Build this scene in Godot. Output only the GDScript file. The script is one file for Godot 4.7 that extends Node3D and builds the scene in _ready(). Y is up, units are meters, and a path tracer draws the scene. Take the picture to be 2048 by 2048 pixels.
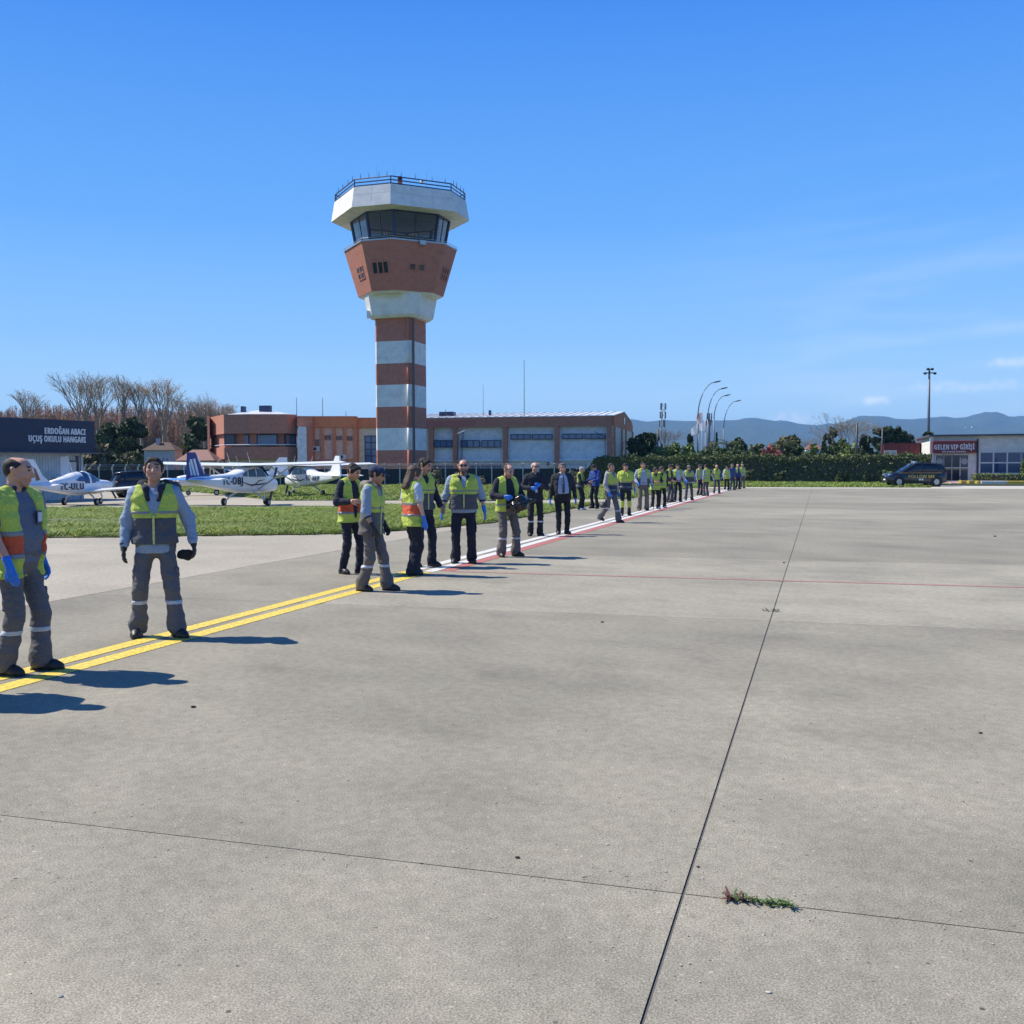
extends Node3D
# An airport apron on a clear spring morning: camera, sky and sun first, then the setting, buildings, plants, aircraft, car and people.
# Directions read from photo pixels (2048 x 2048) become positions through the ground or a stated depth in metres.
const F := 2054.0
var cam_pos := Vector3(0, 1.66, 0)
var cam_basis := Basis.from_euler(Vector3(-atan(92.0 / 2054.0), 0, deg_to_rad(-0.2)))
var rng := RandomNumberGenerator.new()
var used := {}
var mats := {}
var texs := {}
var nz := FastNoiseLite.new()

func _ready() -> void:
	rng.seed = 7
	nz.seed = 3
	nz.noise_type = FastNoiseLite.TYPE_SIMPLEX_SMOOTH
	nz.frequency = 1.0
	nz.fractal_octaves = 2
	# camera
	var cam := Camera3D.new()
	cam.name = "camera"
	cam.fov = rad_to_deg(2.0 * atan(1024.0 / F))
	cam.near = 0.1
	cam.far = 60000.0
	add_child(cam)
	cam.transform = Transform3D(cam_basis, cam_pos)
	# sky, haze and exposure
	var env := Environment.new()
	env.tonemap_mode = Environment.TONE_MAPPER_LINEAR
	env.tonemap_exposure = 1.36
	env.background_mode = Environment.BG_SKY
	var sky := Sky.new()
	var psm := PanoramaSkyMaterial.new()
	psm.panorama = sky_picture()
	sky.sky_material = psm
	env.sky = sky
	env.background_energy_multiplier = 0.735
	env.sdfgi_enabled = true
	env.ssao_enabled = true
	env.ssil_enabled = true
	env.fog_enabled = true
	env.fog_density = 0.0001
	env.fog_light_color = Color(0.55, 0.78, 1.0)
	var we := WorldEnvironment.new()
	we.name = "environment"
	we.environment = env
	add_child(we)
	# sun: high on the left, a little beyond the people
	var sun := DirectionalLight3D.new()
	sun.name = "sun"
	sun.light_energy = 1.6
	sun.light_color = Color(1.0, 0.965, 0.9)
	sun.light_angular_distance = 0.5
	sun.shadow_enabled = true
	sun.directional_shadow_max_distance = 300.0
	add_child(sun)
	sun.look_at_from_position(Vector3.ZERO, Vector3(1.40, -1.72, 0.42), Vector3.UP)
	build_ground()
	build_hills()
	build_buildings()
	build_fence()
	build_plants()
	build_poles()
	build_aircraft()
	build_cars()
	build_people()
	build_litter()

func sky_picture() -> ImageTexture:
	var w := 2048
	var h := 1024
	var im := Image.create(w, h, false, Image.FORMAT_RGBF)
	var cn := FastNoiseLite.new()
	cn.seed = 11
	cn.noise_type = FastNoiseLite.TYPE_SIMPLEX_SMOOTH
	cn.frequency = 1.0
	cn.fractal_octaves = 5
	# clear-sky tone against elevation (degrees): linear light
	var stops := [[-90.0, Color(0.16, 0.17, 0.17)], [-3.0, Color(0.2, 0.24, 0.28)], [0.0, Color(0.72, 0.98, 1.22)], [3.0, Color(0.56, 0.87, 1.18)], [7.0, Color(0.315, 0.64, 1.11)], [13.0, Color(0.155, 0.455, 1.04)], [24.0, Color(0.06, 0.275, 0.90)], [45.0, Color(0.032, 0.155, 0.58)], [90.0, Color(0.02, 0.095, 0.40)]]
	for y in h:
		var el := 90.0 - (y + 0.5) / h * 180.0
		var c := Color.BLACK
		for i in stops.size() - 1:
			if el >= stops[i][0] and el <= stops[i + 1][0]:
				c = (stops[i][1] as Color).lerp(stops[i + 1][1], (el - stops[i][0]) / (stops[i + 1][0] - stops[i][0]))
		if el < -2.0 or el > 30.0:
			im.fill_rect(Rect2i(0, y, w, 1), c)
			continue
		for x in w:
			var az := wrapf((x + 0.5) / w * 360.0, -180.0, 180.0)
			var o := c
			# thin high cloud: long flat streaks, denser to the right of the view
			var side := smoothstep(2.0, 26.0, az) * (1.0 - smoothstep(60.0, 110.0, az))
			var f := maxf(0.0, cn.get_noise_3d(az * 0.07, el * 0.55 - az * 0.02, 2.0) + 0.05) * smoothstep(14.0, 5.0, el) * smoothstep(0.5, 2.0, el)
			var f2 := maxf(0.0, cn.get_noise_3d(az * 0.05, (el - az * 0.09) * 0.9, 9.0)) * smoothstep(19.0, 9.0, el) * smoothstep(4.0, 9.0, el) * 0.3
			o = o.lerp(Color(1.0, 1.1, 1.25), clampf((f * 0.42 + f2 * 0.45) * side, 0.0, 0.8))
			# small fair-weather clouds low over the hills
			for q in [[19.5, 3.35, 0.75, 0.22, 0.6], [25.9, 5.1, 1.5, 0.25, 0.35], [15.2, 2.35, 1.7, 0.55, 0.35], [24.5, 3.95, 4.0, 0.3, 0.28], [-33.0, 4.0, 2.0, 0.5, 0.6], [39.0, 4.8, 3.0, 0.6, 0.8]]:
				var dx: float = (az - q[0]) / q[2]
				var dy: float = (el - q[1]) / q[3]
				var r := dx * dx + dy * dy
				if r < 2.5:
					var e := cn.get_noise_2d(az * 1.9, el * 3.6) * 1.6 - 0.15
					o = o.lerp(Color(1.3, 1.32, 1.36), clampf((1.0 - r + e) * 1.2, 0.0, 1.0) * q[4])
			im.set_pixel(x, y, o)
	return ImageTexture.create_from_image(im)

# ---------- pixels to places ----------
func ray(px: float, py: float) -> Vector3:
	return cam_basis * Vector3((px - 1024.0) / F, (1024.0 - py) / F, -1.0)
func G(px: float, py: float, y := 0.0) -> Vector3:
	var r := ray(px, py)
	return cam_pos + r * ((y - cam_pos.y) / r.y)
func PT(px: float, py: float, d: float) -> Vector3:
	var r := ray(px, py)
	return cam_pos + r * (d / -r.z)
func AT(px: float, d: float, y := 0.0) -> Vector3:
	var p := PT(px, 931.0, d)
	return Vector3(p.x, y, p.z)
func HY(px: float, py: float, d: float) -> float:
	return PT(px, py, d).y

# ---------- nodes ----------
func numbered(parent: Node, called: String) -> String:
	var k := str(parent.get_instance_id()) + called
	used[k] = used.get(k, -1) + 1
	return called if used[k] == 0 else "%s_%03d" % [called, used[k]]
func adopt(o: Node3D, called: String, parent: Node) -> Node3D:
	o.name = numbered(parent, called)
	parent.add_child(o)
	return o
func thing(called: String, label: String, category: String, at := Vector3.ZERO, turn := 0.0, group := "") -> Node3D:
	var o := Node3D.new()
	adopt(o, called, self)
	o.position = at
	o.rotation.y = turn
	o.set_meta("label", label)
	o.set_meta("category", category)
	if group:
		o.set_meta("group", group)
	return o
func tag(o: Node3D, label: String, category: String, group := "") -> Node3D:
	o.set_meta("label", label)
	o.set_meta("category", category)
	if group:
		o.set_meta("group", group)
	return o
func structure(o: Node3D) -> Node3D:
	o.set_meta("kind", "structure")
	return o
func stuff(o: Node3D) -> Node3D:
	o.set_meta("kind", "stuff")
	return o
func put(called: String, mesh: Mesh, m: Material, parent: Node = null, at := Transform3D()) -> MeshInstance3D:
	var o := MeshInstance3D.new()
	o.mesh = mesh
	o.material_override = m
	o.transform = at
	adopt(o, called, self if parent == null else parent)
	return o
func bx(called: String, c: Vector3, s: Vector3, m: Material, parent: Node = null, turn := 0.0) -> MeshInstance3D:
	var mb := MB.new()
	mb.box(Vector3.ZERO, s)
	return put(called, mb.done(), m, parent, Transform3D(Basis(Vector3.UP, turn), c))
func copy(o: Node3D, called: String, label: String) -> Node3D:
	var c: Node3D = o.duplicate()
	adopt(c, called, self)
	c.set_meta("label", label)
	return c
func words(t: String, size: float, depth := 0.02, bold := true) -> Mesh:
	var tm := TextMesh.new()
	var f := SystemFont.new()
	f.font_names = PackedStringArray(["Droid Sans"])
	f.font_weight = 700 if bold else 400
	tm.font = f
	tm.text = t
	tm.font_size = 64
	tm.pixel_size = size / 64.0 / 0.714
	tm.depth = depth
	tm.curve_step = 4.0
	return tm
# a line of lettering fitted between two corners of a facade plane: (x0, x1) across, y0 the foot of its capitals
func sign_text(parent: Node3D, t: String, x0: float, x1: float, y0: float, cap: float, z: float, m: Material, depth := 0.04, bold := true) -> MeshInstance3D:
	var w := words(t, cap, depth, bold)
	var b := w.get_aabb()
	var hb := words("H", cap, depth, bold).get_aabb()
	var s := (x1 - x0) / b.size.x
	var v := cap / hb.size.y
	var hh := words("H" + t, cap, depth, bold).get_aabb()
	var foot := hb.position.y + (b.get_center().y - hh.get_center().y) * 0.0
	return put("lettering", w, m, parent, Transform3D(Basis.from_scale(Vector3(s, v, 1)), Vector3((x0 + x1) / 2 - b.get_center().x * s, y0 - foot * v, z)))

# ---------- materials ----------
func lin(r: float, g: float, b: float) -> Color:
	return Color(r, g, b).linear_to_srgb()
func noise_tex(key: String, freq: float, lo: float, hi: float, octaves := 4, size := 512, gain := 0.55) -> ImageTexture:
	if not texs.has(key):
		var n := FastNoiseLite.new()
		n.seed = key.hash() % 1000
		n.noise_type = FastNoiseLite.TYPE_SIMPLEX_SMOOTH
		n.frequency = freq
		n.fractal_octaves = octaves
		n.fractal_gain = gain
		var im := n.get_seamless_image(size, size)
		im.convert(Image.FORMAT_L8)
		var d := im.get_data()
		for i in d.size():
			d[i] = int(clampf(lerpf(lo, hi, d[i] / 255.0), 0.0, 1.0) * 255.0)
		texs[key] = ImageTexture.create_from_image(Image.create_from_data(size, size, false, Image.FORMAT_L8, d))
	return texs[key]
func mat(key: String, c: Color, rough := 0.8, metal := 0.0) -> StandardMaterial3D:
	if not mats.has(key):
		var m := StandardMaterial3D.new()
		m.resource_name = key
		m.albedo_color = c.linear_to_srgb()
		m.roughness = rough
		m.metallic = metal
		m.cull_mode = BaseMaterial3D.CULL_DISABLED
		mats[key] = m
	return mats[key]
# plaster, paint and cloth: an albedo mottled by noise laid in world space
func matn(key: String, c: Color, rough := 0.85, scale := 0.4, tex := "mottle", bump := 0.0) -> StandardMaterial3D:
	if mats.has(key):
		return mats[key]
	var m := mat(key, c, rough)
	var t: ImageTexture
	match tex:
		"mottle": t = noise_tex("mottle", 0.016, 0.86, 1.06, 6, 512, 0.65)
		"fine": t = noise_tex("fine", 0.05, 0.7, 1.12, 4)
		"cloth": t = noise_tex("cloth", 0.03, 0.78, 1.1, 5)
		"leaf": t = noise_tex("leafy", 0.03, 0.35, 1.3, 4)
	m.albedo_texture = t
	m.uv1_triplanar = true
	m.uv1_world_triplanar = tex != "cloth"
	m.uv1_scale = Vector3.ONE * scale
	if bump > 0.0:
		m.heightmap_enabled = true
		m.heightmap_texture = t
		m.heightmap_scale = bump
	return m
func matv(key: String, rough := 0.85) -> StandardMaterial3D:
	var m := mat(key, Color.WHITE, rough)
	m.vertex_color_use_as_albedo = true
	return m
func glass(key: String, c: Color, alpha := 0.35) -> StandardMaterial3D:
	if mats.has(key):
		return mats[key]
	var m := mat(key, c, 0.03)
	m.transparency = BaseMaterial3D.TRANSPARENCY_ALPHA
	m.albedo_color.a = alpha
	m.metallic_specular = 0.7
	return m

# ---------- mesh builder ----------
class MB:
	var st := SurfaceTool.new()
	var col := Color.WHITE
	func _init(smooth := false) -> void:
		st.begin(Mesh.PRIMITIVE_TRIANGLES)
		st.set_smooth_group(0 if smooth else -1)
	func smooth(on: bool) -> void:
		st.set_smooth_group(0 if on else -1)
	func tri(a: Vector3, b: Vector3, c: Vector3) -> void:
		for v in [a, c, b]:
			st.set_color(col)
			st.add_vertex(v)
	func quad(a: Vector3, b: Vector3, c: Vector3, d: Vector3) -> void:
		tri(a, b, c)
		tri(a, c, d)
	func box(c: Vector3, s: Vector3, b := Basis.IDENTITY) -> void:
		var p := []
		for z in [-0.5, 0.5]:
			for y in [-0.5, 0.5]:
				for x in [-0.5, 0.5]:
					p.append(c + b * Vector3(x * s.x, y * s.y, z * s.z))
		for f in [[4, 5, 7, 6], [1, 0, 2, 3], [5, 1, 3, 7], [0, 4, 6, 2], [6, 7, 3, 2], [0, 1, 5, 4]]:
			quad(p[f[0]], p[f[1]], p[f[2]], p[f[3]])
	# a box with chamfered vertical edges and top rim
	func bevel(c: Vector3, s: Vector3, r: float) -> void:
		var rings := []
		for q in [[-0.5, r], [0.5, r]]:
			pass
		var hx := s.x / 2
		var hy := s.y / 2
		var hz := s.z / 2
		for q in [[-hy, r], [-hy + r, 0.0], [hy - r, 0.0], [hy, r]]:
			var i: float = q[1]
			var ring := PackedVector3Array()
			for e in [[hx - i, hz - r], [hx - r, hz - i], [-hx + r, hz - i], [-hx + i, hz - r], [-hx + i, -hz + r], [-hx + r, -hz + i], [hx - r, -hz + i], [hx - i, -hz + r]]:
				ring.append(c + Vector3(e[0], q[0], e[1]))
			ring.reverse()
			rings.append(ring)
		loft(rings, true)
	# rings of equal size, counter-clockwise seen from the far end of the loft towards its start
	func loft(rings: Array, caps := true, closed := true) -> void:
		var n: int = rings[0].size()
		for i in rings.size() - 1:
			var a: PackedVector3Array = rings[i]
			var b: PackedVector3Array = rings[i + 1]
			for j in (n if closed else n - 1):
				var k := (j + 1) % n
				quad(a[j], a[k], b[k], b[j])
		if caps:
			var first: PackedVector3Array = rings[0]
			var last: PackedVector3Array = rings[-1]
			for j in range(1, n - 1):
				tri(first[0], first[j + 1], first[j])
				tri(last[0], last[j], last[j + 1])
	func tube(path: Array, radii: Array, n := 8, caps := true) -> void:
		var rings := []
		for i in path.size():
			var t: Vector3 = (path[mini(i + 1, path.size() - 1)] - path[maxi(i - 1, 0)]).normalized()
			var u := t.cross(Vector3.UP if absf(t.y) < 0.9 else Vector3.RIGHT).normalized()
			var v := t.cross(u)
			var ring := PackedVector3Array()
			for j in n:
				var a := TAU * j / n
				ring.append(path[i] + (u * cos(a) + v * sin(a)) * radii[i])
			rings.append(ring)
		loft(rings, caps)
	func cyl(a: Vector3, b: Vector3, r0: float, r1 := -1.0, n := 10) -> void:
		tube([a, b], [r0, r0 if r1 < 0 else r1], n)
	# a flat polygon in x-z, extruded from y0 to y1
	func prism(poly: PackedVector2Array, y0: float, y1: float, bottom := true) -> void:
		var p := poly
		if Geometry2D.is_polygon_clockwise(p):
			p = poly.duplicate()
			p.reverse()
		var t := Geometry2D.triangulate_polygon(p)
		for i in range(0, t.size(), 3):
			var a := p[t[i]]
			var b := p[t[i + 1]]
			var c := p[t[i + 2]]
			if (b - a).cross(c - a) > 0:
				var s := b
				b = c
				c = s
			tri(Vector3(a.x, y1, a.y), Vector3(b.x, y1, b.y), Vector3(c.x, y1, c.y))
			if bottom:
				tri(Vector3(a.x, y0, a.y), Vector3(c.x, y0, c.y), Vector3(b.x, y0, b.y))
		for i in p.size():
			var a := p[i]
			var b := p[(i + 1) % p.size()]
			quad(Vector3(b.x, y0, b.y), Vector3(a.x, y0, a.y), Vector3(a.x, y1, a.y), Vector3(b.x, y1, b.y))
	# a polygon in x-y of its own plane, extruded along z from z0 to z1
	func plate(poly: PackedVector2Array, z0: float, z1: float, tr := Transform3D()) -> void:
		var p := poly
		if Geometry2D.is_polygon_clockwise(p):
			p = poly.duplicate()
			p.reverse()
		var t := Geometry2D.triangulate_polygon(p)
		for i in range(0, t.size(), 3):
			var a := p[t[i]]
			var b := p[t[i + 1]]
			var c := p[t[i + 2]]
			if (b - a).cross(c - a) < 0:
				var s := b
				b = c
				c = s
			tri(tr * Vector3(a.x, a.y, z1), tr * Vector3(b.x, b.y, z1), tr * Vector3(c.x, c.y, z1))
			tri(tr * Vector3(a.x, a.y, z0), tr * Vector3(c.x, c.y, z0), tr * Vector3(b.x, b.y, z0))
		for i in p.size():
			var a := p[i]
			var b := p[(i + 1) % p.size()]
			quad(tr * Vector3(a.x, a.y, z0), tr * Vector3(b.x, b.y, z0), tr * Vector3(b.x, b.y, z1), tr * Vector3(a.x, a.y, z1))
	func ball(c: Vector3, r: Vector3, n := 10, m := 6) -> void:
		var rings := []
		for i in m + 1:
			var a := -PI / 2 + PI * i / m
			var ring := PackedVector3Array()
			for j in n:
				var b := -TAU * j / n
				ring.append(c + Vector3(cos(b) * cos(a) * r.x, sin(a) * r.y, sin(b) * cos(a) * r.z))
			rings.append(ring)
		loft(rings, false)
	func done() -> ArrayMesh:
		st.generate_normals()
		return st.commit()
func oct(r: float, y: float, angles: Array) -> PackedVector3Array:
	var p := PackedVector3Array()
	for a in angles:
		p.append(Vector3(r * sin(deg_to_rad(a)), y, r * cos(deg_to_rad(a))))
	return p
# ---------- the ground: apron slabs, painted lines, taxiway, lawn ----------
const AX := Vector3(0.287, 0, -0.958)   # along the slab rows, away from the camera
const BX := Vector3(0.958, 0, 0.287)    # across, to the right
const J0 := Vector3(0.66, 0, -3.92)     # where the wide joint meets the first cross joint
const ROW := 7.3
func AB(a: float, b: float, y := 0.0) -> Vector3:
	var p := J0 + AX * a + BX * b
	return Vector3(p.x, y, p.z)

# the land falls away gently to the left of the apron
func drop(p: Vector3) -> float:
	return 0.36 * clampf((-8.67 - (p - J0).dot(BX)) / 10.0, 0.0, 1.0) * clampf((-p.z - 25.0) / 27.0, 0.0, 1.0)
func GD(px: float, py: float) -> Vector3:
	var p := G(px, py)
	for i in 6:
		p = G(px, py, -drop(p))
	return p
func low(p: Vector3) -> Vector3:
	return Vector3(p.x, -drop(p), p.z)

func concrete() -> StandardMaterial3D:
	if mats.has("concrete"):
		return mats["concrete"]
	var size := 1024
	var a := FastNoiseLite.new()
	a.seed = 5
	a.frequency = 0.21
	a.fractal_octaves = 2
	var b := FastNoiseLite.new()
	b.seed = 6
	b.frequency = 0.02
	b.fractal_octaves = 4
	var ia := a.get_seamless_image(size, size)
	var ib := b.get_seamless_image(size, size)
	ia.convert(Image.FORMAT_L8)
	ib.convert(Image.FORMAT_L8)
	var da := ia.get_data()
	var db := ib.get_data()
	var rgb := PackedByteArray()
	rgb.resize(size * size * 3)
	var hgt := PackedByteArray()
	hgt.resize(size * size)
	var r := RandomNumberGenerator.new()
	r.seed = 4
	for i in size * size:
		var g := (da[i] / 255.0 - 0.5) * 0.36 + (db[i] / 255.0 - 0.5) * 0.10 + r.randf_range(-0.12, 0.12)
		var v := clampf(0.80 + g, 0.0, 1.0)
		rgb[i * 3] = int(v * 255)
		rgb[i * 3 + 1] = int(v * 251)
		rgb[i * 3 + 2] = int(v * 243)
		hgt[i] = int(clampf(0.5 + g * 0.9, 0, 1) * 255)
	var im := Image.create_from_data(size, size, false, Image.FORMAT_RGB8, rgb)
	# pale and dark aggregate showing through the worn surface
	for k in 1500:
		var x := r.randi_range(4, size - 12)
		var y := r.randi_range(4, size - 12)
		var w := r.randi_range(1, 4) if k % 9 else r.randi_range(3, 7)
		var h := maxi(1, w - r.randi_range(0, 2))
		var t := r.randf_range(0.88, 1.0) if k % 5 else r.randf_range(0.42, 0.6)
		for yy in h:
			for xx in w:
				if (xx == 0 or xx == w - 1) and (yy == 0 or yy == h - 1) and w > 2:
					continue
				im.set_pixel(x + xx, y + yy, Color(t, t * 0.98, t * 0.94))
				hgt[(y + yy) * size + x + xx] = 190
	var m := mat("concrete", Color.WHITE, 0.9)
	m.albedo_texture = ImageTexture.create_from_image(im)
	m.vertex_color_use_as_albedo = true
	m.uv1_triplanar = true
	m.uv1_world_triplanar = true
	m.uv1_scale = Vector3.ONE / 2.3
	m.metallic_specular = 0.35
	m.heightmap_enabled = true
	m.heightmap_texture = ImageTexture.create_from_image(Image.create_from_data(size, size, false, Image.FORMAT_L8, hgt))
	m.heightmap_scale = 0.035
	return m

# one cast slab; its tone and stains are the concrete's own
func slab(parent: Node3D, a0: float, a1: float, b0: float, b1: float, tone: Color, cell: float, gap_l: float, gap_r: float, stain := 0.165) -> void:
	var g := 0.003
	a0 += g
	a1 -= g
	b0 += gap_l
	b1 -= gap_r
	var na := maxi(2, int((a1 - a0) / cell))
	var nb := maxi(2, int((b1 - b0) / cell))
	var st := SurfaceTool.new()
	st.begin(Mesh.PRIMITIVE_TRIANGLES)
	var o := AB((a0 + a1) / 2, (b0 + b1) / 2)
	for i in na + 1:
		for j in nb + 1:
			var p := AB(lerpf(a0, a1, float(i) / na), lerpf(b0, b1, float(j) / nb))
			var s := nz.get_noise_2d(p.x * 0.55, p.z * 0.55) * stain + nz.get_noise_2d(p.x * 2.1 + 40, p.z * 2.1) * stain * 0.55 + nz.get_noise_2d(p.x * 0.16 + 9, p.z * 0.16) * stain * 0.8
			s += nz.get_noise_2d((p.x * 0.9 + p.z * 0.42) * 0.3, (p.z * 0.9 - p.x * 0.42) * 2.4 + 17) * stain * 0.5
			var wet := nz.get_noise_2d(p.x * 1.3 - 70, p.z * 1.3 + 20)
			if wet > 0.42:
				s -= (wet - 0.42) * stain * 2.4
			var c := tone * (1.0 + s)
			var edge := i == 0 or j == 0 or i == na or j == nb
			st.set_color(Color(c.r, c.g * (1.0 - s * 0.03), c.b * (1.0 - s * 0.09)))
			st.set_normal(Vector3.UP)
			st.add_vertex(p - o - Vector3(0, drop(p) + (0.003 if edge else 0.0), 0))
	for i in na:
		for j in nb:
			var q := i * (nb + 1) + j
			for k in [q, q + nb + 1, q + 1, q + 1, q + nb + 1, q + nb + 2]:
				st.add_index(k)
	# the slab's sides
	var base := (na + 1) * (nb + 1)
	for e in [[a0, b0, a1, b0], [a1, b1, a0, b1], [a1, b0, a1, b1], [a0, b1, a0, b0]]:
		var p := low(AB(e[0], e[1])) - o
		var q := low(AB(e[2], e[3])) - o
		var n := (q - p).cross(Vector3.UP).normalized()
		for v in [p - Vector3(0, 0.003, 0), q - Vector3(0, 0.003, 0), q - Vector3(0, 0.05, 0), p - Vector3(0, 0.05, 0)]:
			st.set_color(tone * 0.8)
			st.set_normal(-n)
			st.add_vertex(v)
		for k in [0, 1, 2, 0, 2, 3]:
			st.add_index(base + k)
		base += 4
	put("slab", st.commit(), concrete(), parent, Transform3D(Basis(), o))

func strip(called: String, a0: float, a1: float, b0: float, b1: float, m: Material, parent: Node3D, y := 0.004) -> void:
	var mb := MB.new()
	var n := maxi(1, int(absf(a1 - a0) / 1.5))
	var c := AB((a0 + a1) / 2, (b0 + b1) / 2, y)
	for i in n:
		var s := lerpf(a0, a1, float(i) / n)
		var e := lerpf(a0, a1, float(i + 1) / n)
		mb.quad(AB(s, b0, y) - c, AB(s, b1, y) - c, AB(e, b1, y) - c, AB(e, b0, y) - c)
	put(called, mb.done(), m, parent, Transform3D(Basis(), c))

func sheet(called: String, pts: Array, y: float, m: Material, cell := 4.0) -> MeshInstance3D:
	var poly := PackedVector2Array()
	var lo := Vector2(1e9, 1e9)
	var hi := -lo
	for p in pts:
		poly.append(Vector2(p.x, p.z))
		lo = lo.min(poly[-1])
		hi = hi.max(poly[-1])
	var mb := MB.new(true)
	var x := lo.x
	while x < hi.x:
		var z := lo.y
		while z < hi.y:
			for c in Geometry2D.intersect_polygons(PackedVector2Array([Vector2(x, z), Vector2(x + cell, z), Vector2(x + cell, z + cell), Vector2(x, z + cell)]), poly):
				var t := Geometry2D.triangulate_polygon(c)
				for i in range(0, t.size(), 3):
					var v := []
					for k in 3:
						var q := Vector3(c[t[i + k]].x, 0, c[t[i + k]].y)
						v.append(Vector3(q.x, y - drop(q), q.z))
					if (v[1] - v[0]).cross(v[2] - v[0]).y > 0:
						mb.tri(v[0], v[1], v[2])
					else:
						mb.tri(v[0], v[2], v[1])
			z += cell
		x += cell
	var o := put(called, mb.done(), m)
	structure(o)
	return o

func paint(key: String, c: Color, worn: float) -> StandardMaterial3D:
	var m := mat(key, c, 0.65)
	m.albedo_texture = noise_tex("paint_wear", 0.11, 1.0 - worn, 1.12, 5)
	m.uv1_triplanar = true
	m.uv1_world_triplanar = true
	m.uv1_scale = Vector3.ONE * 0.31
	return m

var lawns := []
func build_ground() -> void:
	# the land out to the horizon
	var mb := MB.new()
	mb.quad(Vector3(-9000, -0.6, 1500), Vector3(9000, -0.6, 1500), Vector3(9000, -0.6, -9000), Vector3(-9000, -0.6, -9000))
	var land := matn("land", Color(0.075, 0.105, 0.035), 0.95, 0.05)
	structure(put("ground", mb.done(), land))
	var apron := Node3D.new()
	structure(adopt(apron, "apron", self))
	# bedding and joint filler under the slabs
	var fill := mat("joint_filler", Color(0.085, 0.083, 0.078), 0.85)
	strip("joint_filler", -12, 72.4, -8.66, 64, fill, apron, -0.012)
	var base := Color(0.438, 0.424, 0.360)
	var tr := RandomNumberGenerator.new()
	tr.seed = 21
	var tones := {0: 0.93, 1: 1.1, 2: 0.9, 3: 0.92, 4: 1.07, 5: 0.9, 6: 1.04, 7: 0.98, 8: 0.93, 9: 1.0}
	for i in range(-1, 10):
		var a0 := i * ROW
		var a1 := minf((i + 1) * ROW, 72.3)
		var cols := [-8.65, -5.83, 0.0]
		while cols[-1] < 58.0:
			cols.append(cols[-1] + 7.3)
		for j in cols.size() - 1:
			if j > 2 and i < 1 and j > 4:
				continue
			var t: float = tones.get(i, 1.0) + tr.randf_range(-0.025, 0.025)
			if j == 0:
				t = 0.92 + tr.randf_range(-0.02, 0.02)
			var near := i <= 1 and j <= 2
			slab(apron, a0, a1, cols[j], cols[j + 1], base * t, 0.22 if near else (0.45 if i < 4 else 1.0), 0.0062 if j == 2 else 0.002, 0.0062 if j == 1 else 0.002)
	strip("sealant", -12, 72.2, -0.0078, 0.0078, matn("sealant", Color(0.115, 0.112, 0.105), 0.9, 6.0), apron, -0.0085)
	# worn paint
	var yellow := paint("yellow_paint", Color(0.80, 0.60, 0.085), 0.3)
	var white := paint("white_paint", Color(0.76, 0.75, 0.72), 0.4)
	var red := paint("red_paint", Color(0.50, 0.17, 0.14), 0.45)
	strip("yellow_line", -12, 11.2, -5.80, -5.61, yellow, apron)
	strip("yellow_line", -12, 11.0, -5.49, -5.30, yellow, apron)
	strip("white_line", 11.3, 68, -5.80, -5.61, white, apron)
	strip("white_line", 11.1, 68, -5.49, -5.30, white, apron)
	strip("red_line", 11.3, 60, -5.28, -5.06, red, apron)
	strip("red_line", 11.19, 11.29, -5.05, 16, paint("faded_red_paint", Color(0.47, 0.225, 0.185), 0.5), apron)
	# paler taxiway concrete on the left
	var tax := Node3D.new()
	structure(adopt(tax, "taxiway", self))
	strip("joint_filler", -14, 24, -62, -8.67, fill, tax, -0.014)
	var pale := Color(0.58, 0.55, 0.475)
	var cb := [-8.66, -13.6, -20.9, -28.2, -35.5, -42.8, -50.1, -57.4]
	for i in range(-2, 12):
		for j in cb.size() - 1:
			if i > 6 and j == 0:
				continue
			slab(tax, i * ROW, (i + 1) * ROW, cb[j + 1], cb[j], pale * tr.randf_range(0.95, 1.05), 0.6 if i < 4 else 1.5, 0.0025, 0.0025, 0.1)
	# pale kerb strip and service road beyond the apron
	sheet("service_road", [AB(72.3, -8.0), AB(72.3, 70), AB(83.0, 70), AB(83.0, 9.0), AB(75.5, 8.0), AB(75.5, -8.0)], -0.004, matn("pale_concrete", Color(0.50, 0.475, 0.405), 0.9, 0.2))
	# lawns
	var soil := matn("lawn_soil", Color(0.085, 0.12, 0.03), 0.95, 0.9)
	var l1 := [G(-300, 1078), G(81, 1076), G(240, 1075), G(398, 1072), G(600, 1070), G(681, 1068), G(801, 1061.5), G(982, 1046.5), AB(27.5, -8.67), AB(40.3, -8.67), GD(1130, 1011), GD(960, 1009), GD(765, 1010), GD(680, 1017), GD(370, 1018), GD(100, 1018), GD(-300, 1018)]
	var l2 := [GD(545, 1001.5), GD(700, 1001), GD(960, 1001), AB(46.5, -8.67), AB(72.2, -8.67), AB(72.2, -7.9), AB(75.6, -7.9), AB(75.6, 8.1), AB(83.1, 9.1), AB(92, 10), AB(108, -30), Vector3(-12, 0, -121), Vector3(-75, 0, -121), Vector3(-64, 0, -92), Vector3(-36, 0, -86), GD(380, 984), GD(460, 990)]
	lawns = [l1, l2]
	sheet("lawn", l1, 0.02, soil, 3.0)
	sheet("lawn", l2, 0.02, soil, 5.0)
	grass_field(l1, "short_grass", "bright green mown grass between the apron edge and the light aircraft", 46.0, 0.14, 1.0, 17)
	grass_field(l2, "meadow_grass", "green grass reaching from the parked aircraft to the fence and hedge", 7.0, 0.15, 2.6, 18)

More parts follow.
